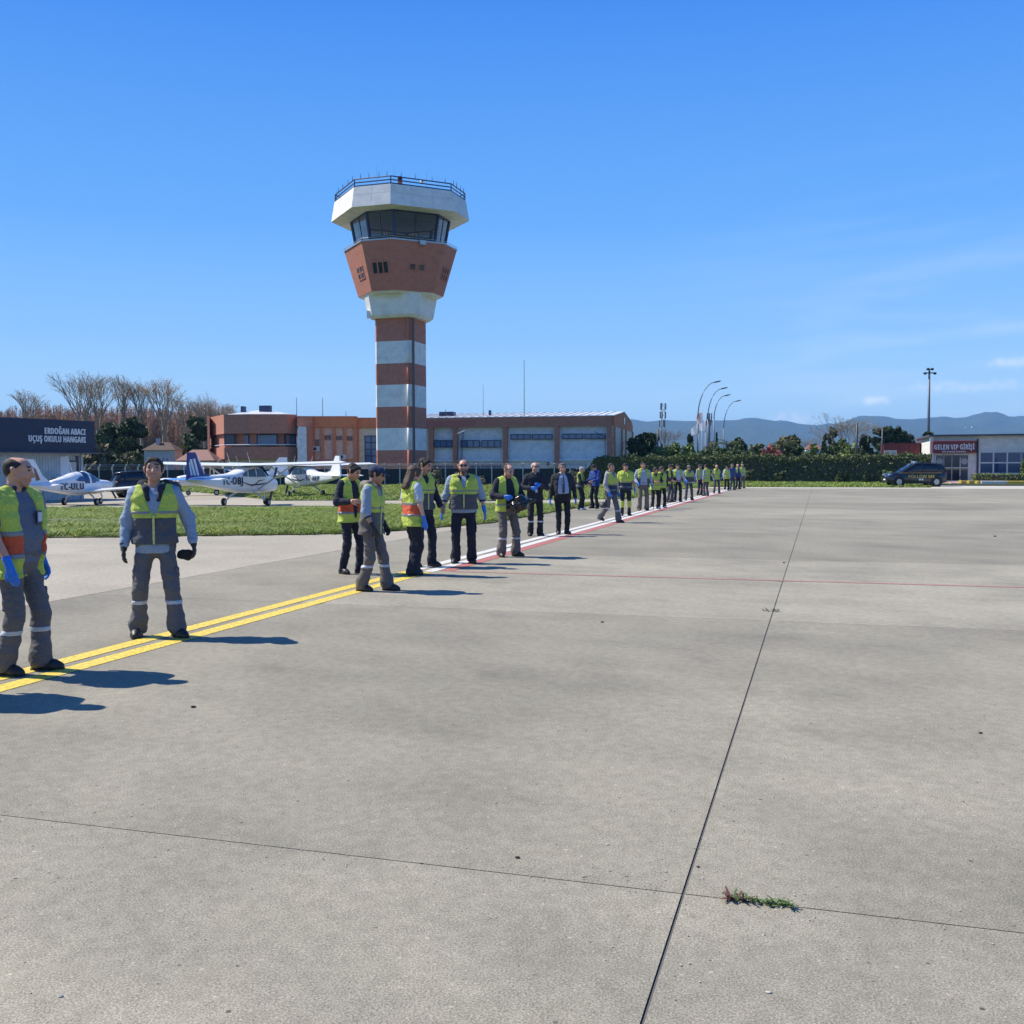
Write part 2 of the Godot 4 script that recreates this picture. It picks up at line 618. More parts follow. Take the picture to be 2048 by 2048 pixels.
func grass_field(poly: Array, called: String, label: String, per_m2: float, high: float, wide: float, sd: int) -> void:
	var r := RandomNumberGenerator.new()
	r.seed = sd
	var mb := MB.new()
	for k in 9:
		var a := r.randf() * TAU
		var o := Vector3(r.randf_range(-0.09, 0.09), 0, r.randf_range(-0.09, 0.09)) * wide
		var d := Vector3(cos(a), 0, sin(a))
		var s := Vector3(-d.z, 0, d.x) * r.randf_range(0.006, 0.011) * wide
		var h := r.randf_range(0.6, 1.1)
		var l := d * r.randf_range(0.1, 0.5)
		var mid := o + Vector3(0, h * 0.6, 0) + l * 0.35
		mb.tri(o - s, o + s, mid + s * 0.8)
		mb.tri(o - s, mid + s * 0.8, mid - s * 0.8)
		mb.tri(mid - s * 0.8, mid + s * 0.8, o + Vector3(0, h, 0) + l)
	var mesh := mb.done()
	var p2 := PackedVector2Array()
	var lo := Vector2(1e9, 1e9)
	var hi := -lo
	for p in poly:
		p2.append(Vector2(p.x, p.z))
		lo = lo.min(Vector2(p.x, p.z))
		hi = hi.max(Vector2(p.x, p.z))
	lo.x = maxf(lo.x, -40.0 if per_m2 > 20 else -75.0)
	var n := int((hi.x - lo.x) * (hi.y - lo.y) * per_m2)
	var places: Array[Transform3D] = []
	var cols: Array[Color] = []
	for i in n:
		var q := Vector2(r.randf_range(lo.x, hi.x), r.randf_range(lo.y, hi.y))
		if absf(q.x) > -q.y * 0.56 + 2.0:
			continue
		if not Geometry2D.is_point_in_polygon(q, p2):
			continue
		var v := nz.get_noise_2d(q.x * 0.35, q.y * 0.35)
		var h := high * r.randf_range(0.55, 1.2) * (1.0 + v * 0.6)
		places.append(Transform3D(Basis(Vector3.UP, r.randf() * TAU).scaled(Vector3(1, h, 1)), Vector3(q.x, 0.01 - drop(Vector3(q.x, 0, q.y)), q.y)))
		var t := r.randf_range(0.75, 1.25) * (1.0 + v * 0.25)
		var dry := 1.0 if r.randf() < 0.05 + maxf(0.0, nz.get_noise_2d(q.x * 0.6 + 90, q.y * 0.6)) * 0.35 else 0.0
		cols.append(Color(0.185 * t + dry * 0.25, 0.262 * t + dry * 0.14, 0.036 * t + dry * 0.06))
	var mm := MultiMesh.new()
	mm.transform_format = MultiMesh.TRANSFORM_3D
	mm.use_colors = true
	mm.mesh = mesh
	mm.instance_count = places.size()
	for i in places.size():
		mm.set_instance_transform(i, places[i])
		mm.set_instance_color(i, cols[i])
	var o := MultiMeshInstance3D.new()
	o.multimesh = mm
	var gm := matv("grass_blade", 0.6)
	gm.backlight_enabled = true
	gm.backlight = Color(0.5, 0.5, 0.5)
	o.material_override = gm
	adopt(o, called, self)
	tag(stuff(o), label, "grass")
# ---------- hills far behind ----------
func build_hills() -> void:
	var sky_line := [[-900, 842], [-500, 846], [-100, 838], [250, 846], [600, 840], [900, 848], [1120, 838], [1264, 837], [1294, 842], [1329, 839], [1366, 841], [1407, 840], [1447, 839], [1471, 839], [1496, 834], [1517, 835], [1544, 840], [1568, 840], [1609, 848], [1638, 848.5], [1656, 845], [1671, 846], [1697, 839], [1719, 829.6], [1771, 831], [1788, 835.7], [1821, 837], [1851, 834.5], [1885, 831.5], [1906, 834], [1931, 833], [1965, 823], [1997, 822.4], [2016, 832], [2048, 831], [2200, 826], [2450, 838], [2900, 832]]
	var rn := FastNoiseLite.new()
	rn.seed = 8
	rn.frequency = 0.0011
	rn.fractal_octaves = 4
	rn.fractal_type = FastNoiseLite.FRACTAL_RIDGED
	var rows := 26
	var grid := []
	var px := -900.0
	var k := 0
	while px <= 2900.0:
		while k < sky_line.size() - 2 and px > sky_line[k + 1][0]:
			k += 1
		var py := lerpf(sky_line[k][1], sky_line[k + 1][1], clampf((px - sky_line[k][0]) / (sky_line[k + 1][0] - sky_line[k][0]), 0, 1)) + nz.get_noise_2d(px * 0.11, 0) * 0.9
		var col := []
		for r in rows + 1:
			var t := float(r) / rows
			var d := lerpf(3800.0, 7600.0, minf(t, 0.9) / 0.9) if t <= 0.9 else lerpf(7600.0, 8300.0, (t - 0.9) / 0.1)
			var top := PT(px, py, 7600.0)
			var u := minf(t / 0.9, 1.0)
			var p := AT(px, d)
			var h := top.y * pow(u, 1.5)
			h += (rn.get_noise_2d(p.x, p.z) - 0.1) * 110.0 * u * (1.0 - u) * 1.7
			if u > 0.86 and t <= 0.9:
				h = minf(h, top.y * d / 7600.0 - (1.0 - u) * 90.0)
			if t > 0.9:
				h = top.y * (1.0 - (t - 0.9) * 3.0)
			p.y = maxf(h, -1.0)
			col.append(p)
		grid.append(col)
		px += 12.0
	var mb := MB.new(true)
	for i in grid.size() - 1:
		for r in rows:
			mb.quad(grid[i][r], grid[i + 1][r], grid[i + 1][r + 1], grid[i][r + 1])
	var wood := matn("hill_wood", Color(0.06, 0.085, 0.04), 1.0, 0.0022, "leaf")
	structure(put("hills", mb.done(), wood))
	# white houses scattered on the slope
	var hm := MB.new()
	hm.box(Vector3(0, 4, 0), Vector3(14, 8, 10))
	var roof := MB.new()
	roof.prism(PackedVector2Array([Vector2(-8, -6), Vector2(8, -6), Vector2(8, 6), Vector2(-8, 6)]), 8, 9.5)
	var first: Node3D = null
	for q in [[1931, 858], [1937, 860], [1944, 857], [1950, 859], [1955, 861], [1968, 856], [1980, 853], [1942, 862], [1659, 870], [1668, 872], [1676, 869], [1651, 873], [1559, 843], [1498, 872], [1926, 861], [1735, 848]]:
		var at := PT(q[0], q[1], 7000.0)
		var ci := int((q[0] + 900.0) / 12.0)
		for r in range(2, rows - 3):
			var line := PT(q[0], q[1], -grid[ci][r].z)
			if line.y <= grid[ci][r].y:
				at = line + Vector3(0, 5, 12)
				break
		var o: Node3D
		if first == null:
			o = thing("hillside_house", "tiny white house on the wooded hillside", "house", at, 0.0, "houses scattered on the hillside")
			put("wall", hm.done(), mat("house_white", Color(0.75, 0.73, 0.7)), o)
			put("roof", roof.done(), mat("house_roof", Color(0.3, 0.11, 0.07)), o)
			bx("footing", Vector3(0, -3, 0), Vector3(12, 6, 9), mat("house_white", Color.WHITE), o)
			first = o
		else:
			o = copy(first, "hillside_house", "tiny white house on the wooded hillside")
			o.position = at
		o.scale = Vector3.ONE * rng.randf_range(0.7, 1.15)

# ---------- helpers for facades ----------
# a frame whose origin lies on the ground, x runs right along the facade and z out of it
func frame(px: float, d: float, turn_deg: float) -> Transform3D:
	return Transform3D(Basis(Vector3.UP, deg_to_rad(turn_deg)), AT(px, d))
func loc(tr: Transform3D, px: float, py: float, z := 0.0) -> Vector2:
	var o := tr.affine_inverse() * cam_pos
	var r := tr.basis.inverse() * ray(px, py)
	var p := o + r * ((z - o.z) / r.z)
	return Vector2(p.x, p.y)
# a framed window of several panes, set on a wall plane; corners in the facade's own metres
func window(root: Node3D, c0: Vector2, c1: Vector2, nx: int, ny: int, fm: Material, gm: Material, z := 0.0, base := Transform3D(), bar := 0.06, called := "window") -> Node3D:
	var lo := c0.min(c1)
	var hi := c0.max(c1)
	var w := hi.x - lo.x
	var h := hi.y - lo.y
	var mb := MB.new()
	for i in nx + 1:
		mb.box(Vector3(-w / 2 + w * i / nx, 0, 0.02), Vector3(bar, h + bar, 0.08))
	for j in ny + 1:
		mb.box(Vector3(0, -h / 2 + h * j / ny, 0.022), Vector3(w - bar * 0.98, bar, 0.072))
	var win := put(called, mb.done(), fm, root, base * Transform3D(Basis(), Vector3((lo.x + hi.x) / 2, (lo.y + hi.y) / 2, z)))
	for i in nx:
		for j in ny:
			bx("pane", Vector3(-w / 2 + w * (i + 0.5) / nx, -h / 2 + h * (j + 0.5) / ny, 0.005), Vector3(w / nx - bar, h / ny - bar, 0.012), gm, win)
	return win

# ---------- the control tower ----------
func build_tower() -> void:
	var D := 122.0
	var t := thing("control_tower", "tall airport control tower banded brown and white with a white-crowned glazed cab", "tower", AT(804.4, D), deg_to_rad(6.2))
	var k := D / 2054.0 * 0.978
	var OA := [-7.6, 48.8, 82.4, 138.8, 172.4, 228.8, 262.4, 318.8]
	var white := matn("tower_white", Color(0.80, 0.79, 0.76), 0.8, 0.09)
	var brown := matn("tower_brown", Color(0.50, 0.195, 0.135), 0.85, 0.15)
	var navy := mat("navy_metal", Color(0.02, 0.035, 0.10), 0.45)
	var grey := mat("galvanised", Color(0.45, 0.46, 0.47), 0.4, 0.6)
	var hh := func(y: float, r: float) -> float: return HY(800.6, y, D - r * 0.98)
	# shaft: square plan, painted in bands
	var SA := [20.6, 110.6, 200.6, 287.6, 293.6]
	var sr := 54.0 * k
	var ys := [634.0, 680.0, 725.0, 768.0, 812.5, 855.5, 900.0]
	var tops := []
	for y in ys:
		tops.append(hh.call(y, sr))
	tops.append(-0.45)
	for i in 7:
		var b: Material = brown if i % 2 == 0 else white
		var mb := MB.new()
		mb.loft([oct(sr, tops[i + 1], SA), oct(sr, tops[i], SA)], i == 0)
		put("brown_band" if i % 2 == 0 else "white_band", mb.done(), b, t)
		# a painted downpipe runs up beside the front corner
		var p0: Vector3 = oct(sr, 0, [290.6])[0].lerp(oct(sr, 0, [20.6])[0], 0.93)
		var pb := MB.new(true)
		pb.cyl(p0 + Vector3(-0.06, tops[i + 1], 0.14), p0 + Vector3(-0.06, tops[i] - 0.004, 0.14), 0.15, -1, 10)
		put("downpipe", pb.done(), b, t)
	for a in [22.4, 26.0]:
		var cb := MB.new()
		var cp: Vector3 = oct(sr, 0, [20.6])[0].lerp(oct(sr, 0, [110.6])[0], 0.05 if a < 24 else 0.12)
		cb.cyl(cp + Vector3(0.13, 0, 0.05), cp + Vector3(0.13, tops[0], 0.05), 0.075, -1, 8)
		put("conduit", cb.done(), mat("conduit", Color(0.17, 0.12, 0.115), 0.6), t)
	# flared white neck with chamfered corners
	var NA := [10.6, 30.6, 100.6, 120.6, 190.6, 210.6, 280.6, 300.6]
	var n0: float = tops[0]
	var n1: float = hh.call(583.0, 70.0 * k)
	var mbn := MB.new()
	mbn.loft([oct(60.0 * k, n0, NA), oct(67.0 * k, lerpf(n0, n1, 0.12), NA), oct(75.0 * k, n1, NA)])
	put("neck", mbn.done(), white, t)
	bx("junction_box", oct(66.0 * k, lerpf(n0, n1, 0.18), [290.6])[0], Vector3(0.7, 0.8, 0.7), white, t)
	# brown storey, leaning out
	var b0: float = n1 + 0.02
	var b1: float = hh.call(478.0, 116.0 * k)
	var rb := oct(86.5 * k, b0, OA)
	var rt := oct(114.0 * k, b1, OA)
	var mbb := MB.new()
	mbb.loft([rb, rt])
	put("lower_storey", mbb.done(), brown, t)
	var und := MB.new()
	und.loft([oct(80.0 * k, b0 - 0.22, OA), oct(85.0 * k, b0 - 0.05, OA), oct(85.0 * k, b0, OA)])
	put("soffit", und.done(), white, t)
	# place on a leaning face: u across, v up
	var on := func(f: int, u: float, v: float) -> Transform3D:
		var lo: Vector3 = rb[f].lerp(rb[(f + 1) % 8], u)
		var hi: Vector3 = rt[f].lerp(rt[(f + 1) % 8], u)
		var x := (rb[(f + 1) % 8] - rb[f]).normalized()
		var y := (hi - lo).normalized()
		var z := x.cross(y).normalized()
		return Transform3D(Basis(x, z.cross(x), z), lo.lerp(hi, v) + z * 0.01)
	var dark := mat("dark_glass", Color(0.012, 0.02, 0.035), 0.06)
	for q in [[7, 0.31, 0.46], [7, 0.515, 0.46], [7, 0.71, 0.46]]:
		window(t, Vector2(-0.3, -0.65), Vector2(0.3, 0.65), 1, 1, brown, dark, 0.0, on.call(q[0], q[1], q[2]), 0.09)
	for q in [[0, 0.41], [0, 0.61]]:
		window(t, Vector2(-0.36, -0.36), Vector2(0.36, 0.36), 1, 1, brown, dark, 0.0, on.call(q[0], q[1], 0.49), 0.1)
	for i in 2:
		for j in 2:
			window(t, Vector2(-0.42, -0.32), Vector2(0.42, 0.32), 1, 1, brown, dark, 0.0, on.call(6, 0.5 + i * 0.2, 0.37 + j * 0.13), 0.12, "vent_slot")
	for i in 3:
		for j in 2:
			window(t, Vector2(-0.22, -0.35), Vector2(0.22, 0.35), 1, 1, brown, dark, 0.0, on.call(1, 0.36 + i * 0.19, 0.37 + j * 0.14), 0.1, "vent_slot")
	# gallery slab, rail and floodlight
	var gal := MB.new()
	gal.loft([oct(115.5 * k, b1, OA), oct(115.5 * k, b1 + 0.16, OA)])
	put("gallery", gal.done(), grey, t)
	for dy in [0.36]:
		var gr := MB.new()
		var path := []
		for i in 9:
			path.append(oct(114.5 * k, b1 + dy, [OA[i % 8]])[0])
		gr.tube(path, [0.03, 0.03, 0.03, 0.03, 0.03, 0.03, 0.03, 0.03, 0.03], 6)
		put("gallery_rail", gr.done(), grey, t)
	var fl: Transform3D = on.call(0, 0.55, 0.99)
	var fb := bx("floodlight", fl.origin + fl.basis.z * 0.35, Vector3(0.7, 0.5, 0.4), grey, t)
	fb.rotation.y = 0.35
	# glazed cab
	var g0: float = b1 + 0.16
	var g1: float = hh.call(419.0, 100.0 * k)
	var gb := oct(88.5 * k, g0, OA)
	var gt := oct(99.0 * k, g1, OA)
	var cab := glass("cab_glass", Color(0.012, 0.03, 0.085), 0.68)
	for f in 8:
		var nxt := (f + 1) % 8
		var cols := 2
		for i in cols:
			var u0 := float(i) / cols
			var u1 := float(i + 1) / cols
			var pm := MB.new()
			var a := gb[f].lerp(gb[nxt], u0 + 0.03)
			var b := gb[f].lerp(gb[nxt], u1 - 0.03)
			var c := gt[f].lerp(gt[nxt], u1 - 0.03)
			var d := gt[f].lerp(gt[nxt], u0 + 0.03)
			pm.quad(a, b, c, d)
			put("pane", pm.done(), cab, t)
		for i in cols:
			var u := float(i) / cols
			var mm := MB.new()
			var r := 0.19 if i == 0 else 0.07
			mm.tube([gb[f].lerp(gb[nxt], u), gt[f].lerp(gt[nxt], u)], [r, r], 4)
			put("mullion", mm.done(), navy, t)
		for ring in [gb, gt]:
			var rm := MB.new()
			rm.tube([ring[f], ring[nxt]], [0.14, 0.14], 4)
			put("cab_sill", rm.done(), navy, t)
		var dm := MB.new()
		var oc := Vector3(0, g0, 0)
		dm.quad(gb[f].lerp(oc, 0.14) + Vector3(0, 0.05, 0), gb[nxt].lerp(oc, 0.14) + Vector3(0, 0.05, 0), gb[nxt].lerp(oc, 0.14) + Vector3(0, 0.85, 0), gb[f].lerp(oc, 0.14) + Vector3(0, 0.85, 0))
		put("console", dm.done(), mat("console_grey", Color(0.2, 0.2, 0.2)), t)
	var cf := MB.new()
	cf.loft([oct(60.0 * k, g0, OA), oct(60.0 * k, g0 + 0.03, OA)])
	put("cab_floor", cf.done(), mat("cab_floor", Color(0.15, 0.14, 0.13)), t)
	# white crown clad in panels over a soffit
	var c0: float = hh.call(408.0, 140.0 * k)
	var c1: float = hh.call(367.5, 134.0 * k)
	var R0 := 140.0 * k
	var R1 := 133.0 * k
	var core := MB.new()
	core.loft([oct(99.0 * k, g1 + 0.02, OA), oct(R0 - 0.1, c0 + 0.02, OA), oct(R0 - 0.05, c0 + 0.03, OA), oct(R1 - 0.05, c1 - 0.02, OA)])
	put("crown", core.done(), white, t)
	var q0 := oct(R0, c0, OA)
	var q1 := oct(R1, c1, OA)
	for f in 8:
		var nxt := (f + 1) % 8
		var cols := 3 if f % 2 == 0 else 2
		for i in cols:
			for j in 2:
				var u0 := float(i) / cols + (0.003 if i > 0 else 0.0)
				var u1 := float(i + 1) / cols - (0.003 if i < cols - 1 else 0.0)
				var v0 := 0.0 if j == 0 else 0.605
				var v1 := 0.595 if j == 0 else 1.0
				var pm := MB.new()
				var P := func(u: float, v: float, off: float) -> Vector3:
					var p: Vector3 = q0[f].lerp(q0[nxt], u).lerp(q1[f].lerp(q1[nxt], u), v)
					return p - Vector3(p.x, 0, p.z).normalized() * off
				pm.quad(P.call(u0, v0, 0.0), P.call(u1, v0, 0.0), P.call(u1, v1, 0.0), P.call(u0, v1, 0.0))
				pm.quad(P.call(u0, v1, 0.0), P.call(u1, v1, 0.0), P.call(u1, v1, 0.05), P.call(u0, v1, 0.05))
				pm.quad(P.call(u1, v0, 0.0), P.call(u0, v0, 0.0), P.call(u0, v0, 0.05), P.call(u1, v0, 0.05))
				pm.quad(P.call(u1, v0, 0.0), P.call(u1, v0, 0.05), P.call(u1, v1, 0.05), P.call(u1, v1, 0.0))
				pm.quad(P.call(u0, v0, 0.05), P.call(u0, v0, 0.0), P.call(u0, v1, 0.0), P.call(u0, v1, 0.05))
				put("crown_panel", pm.done(), white, t)
	# roof railing with spikes, aerials and beacon
	var rt2 := oct(R1 - 0.1, c1, OA)
	var rail_h: float = hh.call(352.0, R1) - c1
	for f in 8:
		var nxt := (f + 1) % 8
		for v in [0.12, 0.55, 1.0]:
			var rm := MB.new()
			rm.tube([rt2[f] + Vector3(0, rail_h * v, 0), rt2[nxt] + Vector3(0, rail_h * v, 0)], [0.07, 0.07], 5)
			put("rail", rm.done(), navy, t)
		var pm := MB.new()
		pm.cyl(rt2[f], rt2[f] + Vector3(0, rail_h, 0), 0.07, -1, 6)
		put("rail_post", pm.done(), navy, t)
		for u in [0.17, 0.4, 0.68, 0.9]:
			var sp := MB.new()
			var p := rt2[f].lerp(rt2[nxt], u) + Vector3(0, rail_h, 0)
			sp.cyl(p, p + Vector3(0, 0.55, 0), 0.045, 0.02, 5)
			put("rail_spike", sp.done(), navy, t)
	for q in [[0, 0.05, 2.2], [0, 0.6, 1.9], [0, 0.8, 1.8], [7, 0.6, 2.3], [6, 0.4, 1.8], [1, 0.5, 2.1], [2, 0.4, 1.6]]:
		var am := MB.new()
		var p := rt2[q[0]].lerp(rt2[(q[0] + 1) % 8], q[1]) * Vector3(0.97, 1, 0.97)
		am.cyl(p, p + Vector3(0, q[2], 0), 0.025, 0.012, 5)
		put("aerial", am.done(), grey, t)
	var bp := rt2[0].lerp(rt2[1], 0.15) * Vector3(0.9, 1, 0.9)
	bx("beacon_stand", bp + Vector3(0, 0.35, 0), Vector3(0.5, 0.7, 0.5), mat("beacon_orange", Color(0.35, 0.13, 0.03)), t)
	var bb := MB.new(true)
	bb.ball(bp + Vector3(0, 0.9, 0), Vector3(0.3, 0.28, 0.3))
	put("beacon", bb.done(), mat("beacon_dark", Color(0.03, 0.03, 0.04), 0.3), t)
	var dish := MB.new(true)
	dish.ball(rt2[0].lerp(rt2[1], 0.53) * Vector3(0.95, 1, 0.95) + Vector3(0, 0.75, 0), Vector3(0.22, 0.22, 0.22))
	put("lamp_globe", dish.done(), white, t)

# ---------- operations building behind the tower ----------
func build_operations() -> void:
	var tr := frame(1223, 127.0, -12.0)
	var o := thing("operations_building", "long brown and white flat building with a rounded corner block beside the tower", "building", tr.origin, deg_to_rad(-12.0))
	var inv := tr.affine_inverse()
	var brown := matn("facade_brown", Color(0.50, 0.215, 0.145), 0.9, 0.2)
	var orange := matn("facade_orange", Color(0.66, 0.23, 0.11), 0.9, 0.2)
	var pink := matn("facade_pink", Color(0.72, 0.48, 0.38), 0.9, 0.2)
	var wall := matn("facade_white", Color(0.76, 0.77, 0.78), 0.9, 0.15)
	var cream := matn("facade_cream", Color(0.74, 0.64, 0.50), 0.9, 0.2)
	var roofm := matn("roof_sheet", Color(0.72, 0.74, 0.76), 0.35, 0.3)
	var navy := mat("navy_metal", Color.BLACK)
	var dark := mat("dark_glass", Color.BLACK)
	var blue := mat("blue_glass", Color(0.10, 0.16, 0.27), 0.05)
	var L := 27.5
	var W := 25.0
	var y_eave := loc(tr, 1223, 831).y
	var y_fas := loc(tr, 1215, 851.3).y
	# hall: wall slab, plinth, fascia
	var hm := MB.new()
	hm.box(Vector3(-L / 2, y_fas / 2 - 0.2, -W / 2 - 0.25), Vector3(L - 0.3, y_fas + 0.4, W - 0.3))
	put("hall_wall", hm.done(), wall, o)
	bx("fascia", Vector3(-L / 2, (y_eave + y_fas) / 2, 0.0), Vector3(L, y_eave - y_fas, 0.6), brown, o)
	bx("faded_patch", Vector3(-20.5, (y_eave + y_fas) / 2 - 0.15, 0.304), Vector3(6.6, 0.75, 0.012), matn("faded_red", Color(0.46, 0.17, 0.14), 0.9, 0.4), o)
	bx("plinth_ledge", Vector3(-L / 2, 2.35, 0.0), Vector3(L - 0.1, 0.10, 0.42), wall, o)
	for px in [863.0, 911.0, 1011.0, 1114.0, 1219.0]:
		var x := loc(tr, px, 880).x
		bx("pilaster", Vector3(x, y_fas / 2, 0.05), Vector3(0.55, y_fas - 0.004, 0.5), brown, o)
	for q in [[868, 905, 881, 894, 3], [921.5, 958.5, 881, 894, 3], [963, 1001, 881, 894, 3], [1021.7, 1060.3, 869, 878, 3], [1064.5, 1104, 869, 878, 3], [1125, 1165, 868, 877, 3], [1169.8, 1210, 868, 877, 3], [868, 905, 930, 944, 3], [921.5, 958.5, 930, 944, 3], [963, 1001, 930, 944, 3]]:
		window(o, loc(tr, q[0], q[2]), loc(tr, q[1], q[3]), q[4], 1, navy, blue, -0.1, Transform3D(), 0.09)
	var ac := bx("air_conditioner", Vector3(loc(tr, 1100, 930).x, 1.9, 0.35), Vector3(1.0, 0.75, 0.4), mat("ac_white", Color(0.6, 0.6, 0.6)), o)
	var fan := MB.new()
	fan.cyl(Vector3(-0.15, 0, 0.2), Vector3(-0.15, 0, 0.215), 0.27, -1, 14)
	put("fan_grille", fan.done(), mat("fan_dark", Color(0.05, 0.05, 0.05)), ac)
	# gable end
	var gm := MB.new()
	var yr := y_eave + 1.1
	gm.plate(PackedVector2Array([Vector2(0.25, y_fas), Vector2(W, y_fas), Vector2(W, y_eave - 0.25), Vector2(W * 0.9, y_eave), Vector2(W * 0.5, yr), Vector2(W * 0.05, y_eave + 0.02), Vector2(0.25, y_eave)]), -0.35, 0.0, Transform3D(Basis(Vector3(0, 0, -1), Vector3.UP, Vector3(1, 0, 0)), Vector3(0.3, 0, 0)))
	put("gable", gm.done(), orange, o)
	var gw := MB.new()
	gw.plate(PackedVector2Array([Vector2(0.25, 0), Vector2(W, 0), Vector2(W, y_fas), Vector2(0.25, y_fas)]), -0.35, -0.06, Transform3D(Basis(Vector3(0, 0, -1), Vector3.UP, Vector3(1, 0, 0)), Vector3(0.3, 0, 0)))
	put("gable_wall", gw.done(), cream, o)
	for z in [0.6, 9.3, 14.6, 24.5]:
		bx("pilaster", Vector3(0.22, y_fas / 2, -z), Vector3(0.4, y_fas - 0.004, 0.7 if z < 20 else 1.0), orange, o)
	bx("vent", Vector3(0.32, y_eave - 0.15, -W * 0.5), Vector3(0.06, 0.9, 1.1), dark, o)
	bx("window", Vector3(0.27, 4.4, -11.9), Vector3(0.06, 1.1, 1.6), dark, o)
	# roof sheets with standing laps
	var n := 26
	for i in n:
		var x0 := -L + (L + 0.3) * i / n
		var x1 := -L + (L + 0.3) * (i + 1) / n + 0.03
		var dz := 0.012 * (i % 2)
		for s in [0, 1]:
			var rm := MB.new()
			var z0 := 0.35 if s == 0 else -W * 0.5
			var z1 := -W * 0.5 if s == 0 else -W - 0.2
			var ya := y_eave + 0.03 + dz if s == 0 else yr + 0.03 + dz
			var yb := yr + 0.03 + dz if s == 0 else y_eave + dz
			rm.quad(Vector3(x0, ya, z0), Vector3(x1, ya, z0), Vector3(x1, yb, z1), Vector3(x0, yb, z1))
			rm.quad(Vector3(x0, ya - 0.1, z0), Vector3(x1, ya - 0.1, z0), Vector3(x1, ya, z0), Vector3(x0, ya, z0))
			rm.quad(Vector3(x1, ya, z0), Vector3(x1, ya - 0.1, z0), Vector3(x1, yb - 0.1, z1), Vector3(x1, yb, z1))
			put("roof_sheet", rm.done(), roofm, o)
		var seam := MB.new()
		seam.tube([Vector3(x0 + 0.02, y_eave + 0.07, 0.34), Vector3(x0 + 0.02, yr + 0.07, -W * 0.5)], [0.035, 0.035], 4)
		put("roof_seam", seam.done(), mat("seam_grey", Color(0.3, 0.31, 0.33), 0.5), o)
	bx("roof_unit", Vector3(loc(tr, 874, 826).x, y_eave + 0.75, -5), Vector3(1.9, 0.5, 1.5), navy, o)
	bx("roof_vent", Vector3(loc(tr, 962, 826).x, y_eave + 0.8, -5), Vector3(0.3, 0.7, 0.3), navy, o)
	for q in [[1045, 718, 0.05], [962.5, 768, 0.03], [887, 818, 0.06]]:
		var am := MB.new()
		var p := loc(tr, q[0], q[1])
		am.cyl(Vector3(p.x, y_eave - 0.3, -1.0), Vector3(p.x, p.y, -1.0), q[2], q[2] * 0.6, 6)
		put("roof_mast", am.done(), mat("mast_dark", Color(0.05, 0.06, 0.09), 0.5), o)
	# pipework bracket on the wall
	var pw := MB.new()
	var pb := loc(tr, 917, 868)
	pw.tube([Vector3(pb.x, pb.y, 0.5), Vector3(pb.x + 1.0, pb.y + 0.4, 0.5)], [0.06, 0.06], 5)
	for e in [[0.2, 0.1], [0.65, 0.25], [0.8, 0.3]]:
		pw.tube([Vector3(pb.x + e[0], pb.y + e[1], 0.5), Vector3(pb.x + e[0] - 0.25, 2.4, 0.5)], [0.035, 0.035], 5)
	put("cable_bracket", pw.done(), navy, o)
	var fl := MB.new()
	var fp := loc(tr, 1190, 863)
	fl.tube([Vector3(fp.x, fp.y, 0.4), Vector3(fp.x + 1.3, fp.y - 0.75, 0.4), Vector3(fp.x + 1.35, 2.4, 0.4)], [0.035, 0.035, 0.03], 5)
	put("wall_cable", fl.done(), navy, o)
	# ---- rounded corner block on the left, built in world places ----
	var world := Transform3D(inv)
	var P := func(px: float, d: float) -> Vector2:
		var p := AT(px, d)
		return Vector2(p.x, p.z)
	var outer := PackedVector2Array([P.call(419, 138), P.call(449, 130.0), P.call(500, 129.2), P.call(576, 129.6), P.call(594, 131), P.call(596, 146), P.call(419, 146)])
	var inner := PackedVector2Array([P.call(423.5, 138), P.call(451, 131.0), P.call(500, 130.2), P.call(575, 130.6), P.call(592, 132), P.call(595, 145.5), P.call(421, 145.5)])
	var D := 129.6
	var ya := HY(500, 918, D)
	var yb := HY(500, 894, D)
	var yc := HY(500, 867, D)
	var yd := HY(500, 828.5, D)
	var wm := func(called: String, poly: PackedVector2Array, y0: float, y1: float, m: Material) -> MeshInstance3D:
		var mb := MB.new()
		mb.prism(poly, y0, y1)
		return put(called, mb.done(), m, o, world)
	wm.call("parapet", outer, yc, yd, brown)
	wm.call("balcony_front", outer, ya, yb, brown)
	wm.call("ground_storey", inner, -0.05, ya - 0.01, cream)
	var inner2 := PackedVector2Array()
	for p in inner:
		inner2.append(p)
	wm.call("upper_storey", inner2, yb + 0.01, yc - 0.01, brown)
	var side := PackedVector2Array([P.call(415.8, 134.5), P.call(420.5, 134.3), P.call(421.5, 140), P.call(416.8, 140)])
	wm.call("end_pier", side, -0.05, HY(418, 832, 135), brown)
	# windows stand on the recessed upper wall
	for q in [[451, 471, 1], [475.5, 500, 1], [515, 556, 1], [569, 591, 1]]:
		var pa: Vector3 = AT(q[0], 131.0 if q[0] < 490 else 130.4)
		var pb2: Vector3 = AT(q[1], 130.2 if q[1] < 560 else 131.9)
		var x := (pb2 - pa).normalized()
		var z := x.cross(Vector3.UP)
		var wt := world * Transform3D(Basis(x, Vector3.UP, z), pa + z * 0.10)
		window(o, Vector2(0.05, yb + 0.2), Vector2(pa.distance_to(pb2) - 0.05, yc - 0.12), 1, 1, navy, blue if q[0] > 470 else dark, 0.0, wt, 0.14)
	var hr := MB.new()
	var pts := []
	var rr := []
	for q in [[421, 137.0], [449, 129.8], [500, 129.0], [576, 129.4], [595, 130.8]]:
		pts.append(AT(q[0], q[1], yb + 0.28))
		rr.append(0.06)
	hr.tube(pts, rr, 6)
	put("handrail", hr.done(), mat("rail_white", Color(0.7, 0.7, 0.7), 0.4), o, world)
	# low metal roof over the block
	var lr := MB.new()
	var ctr := P.call(530, 138)
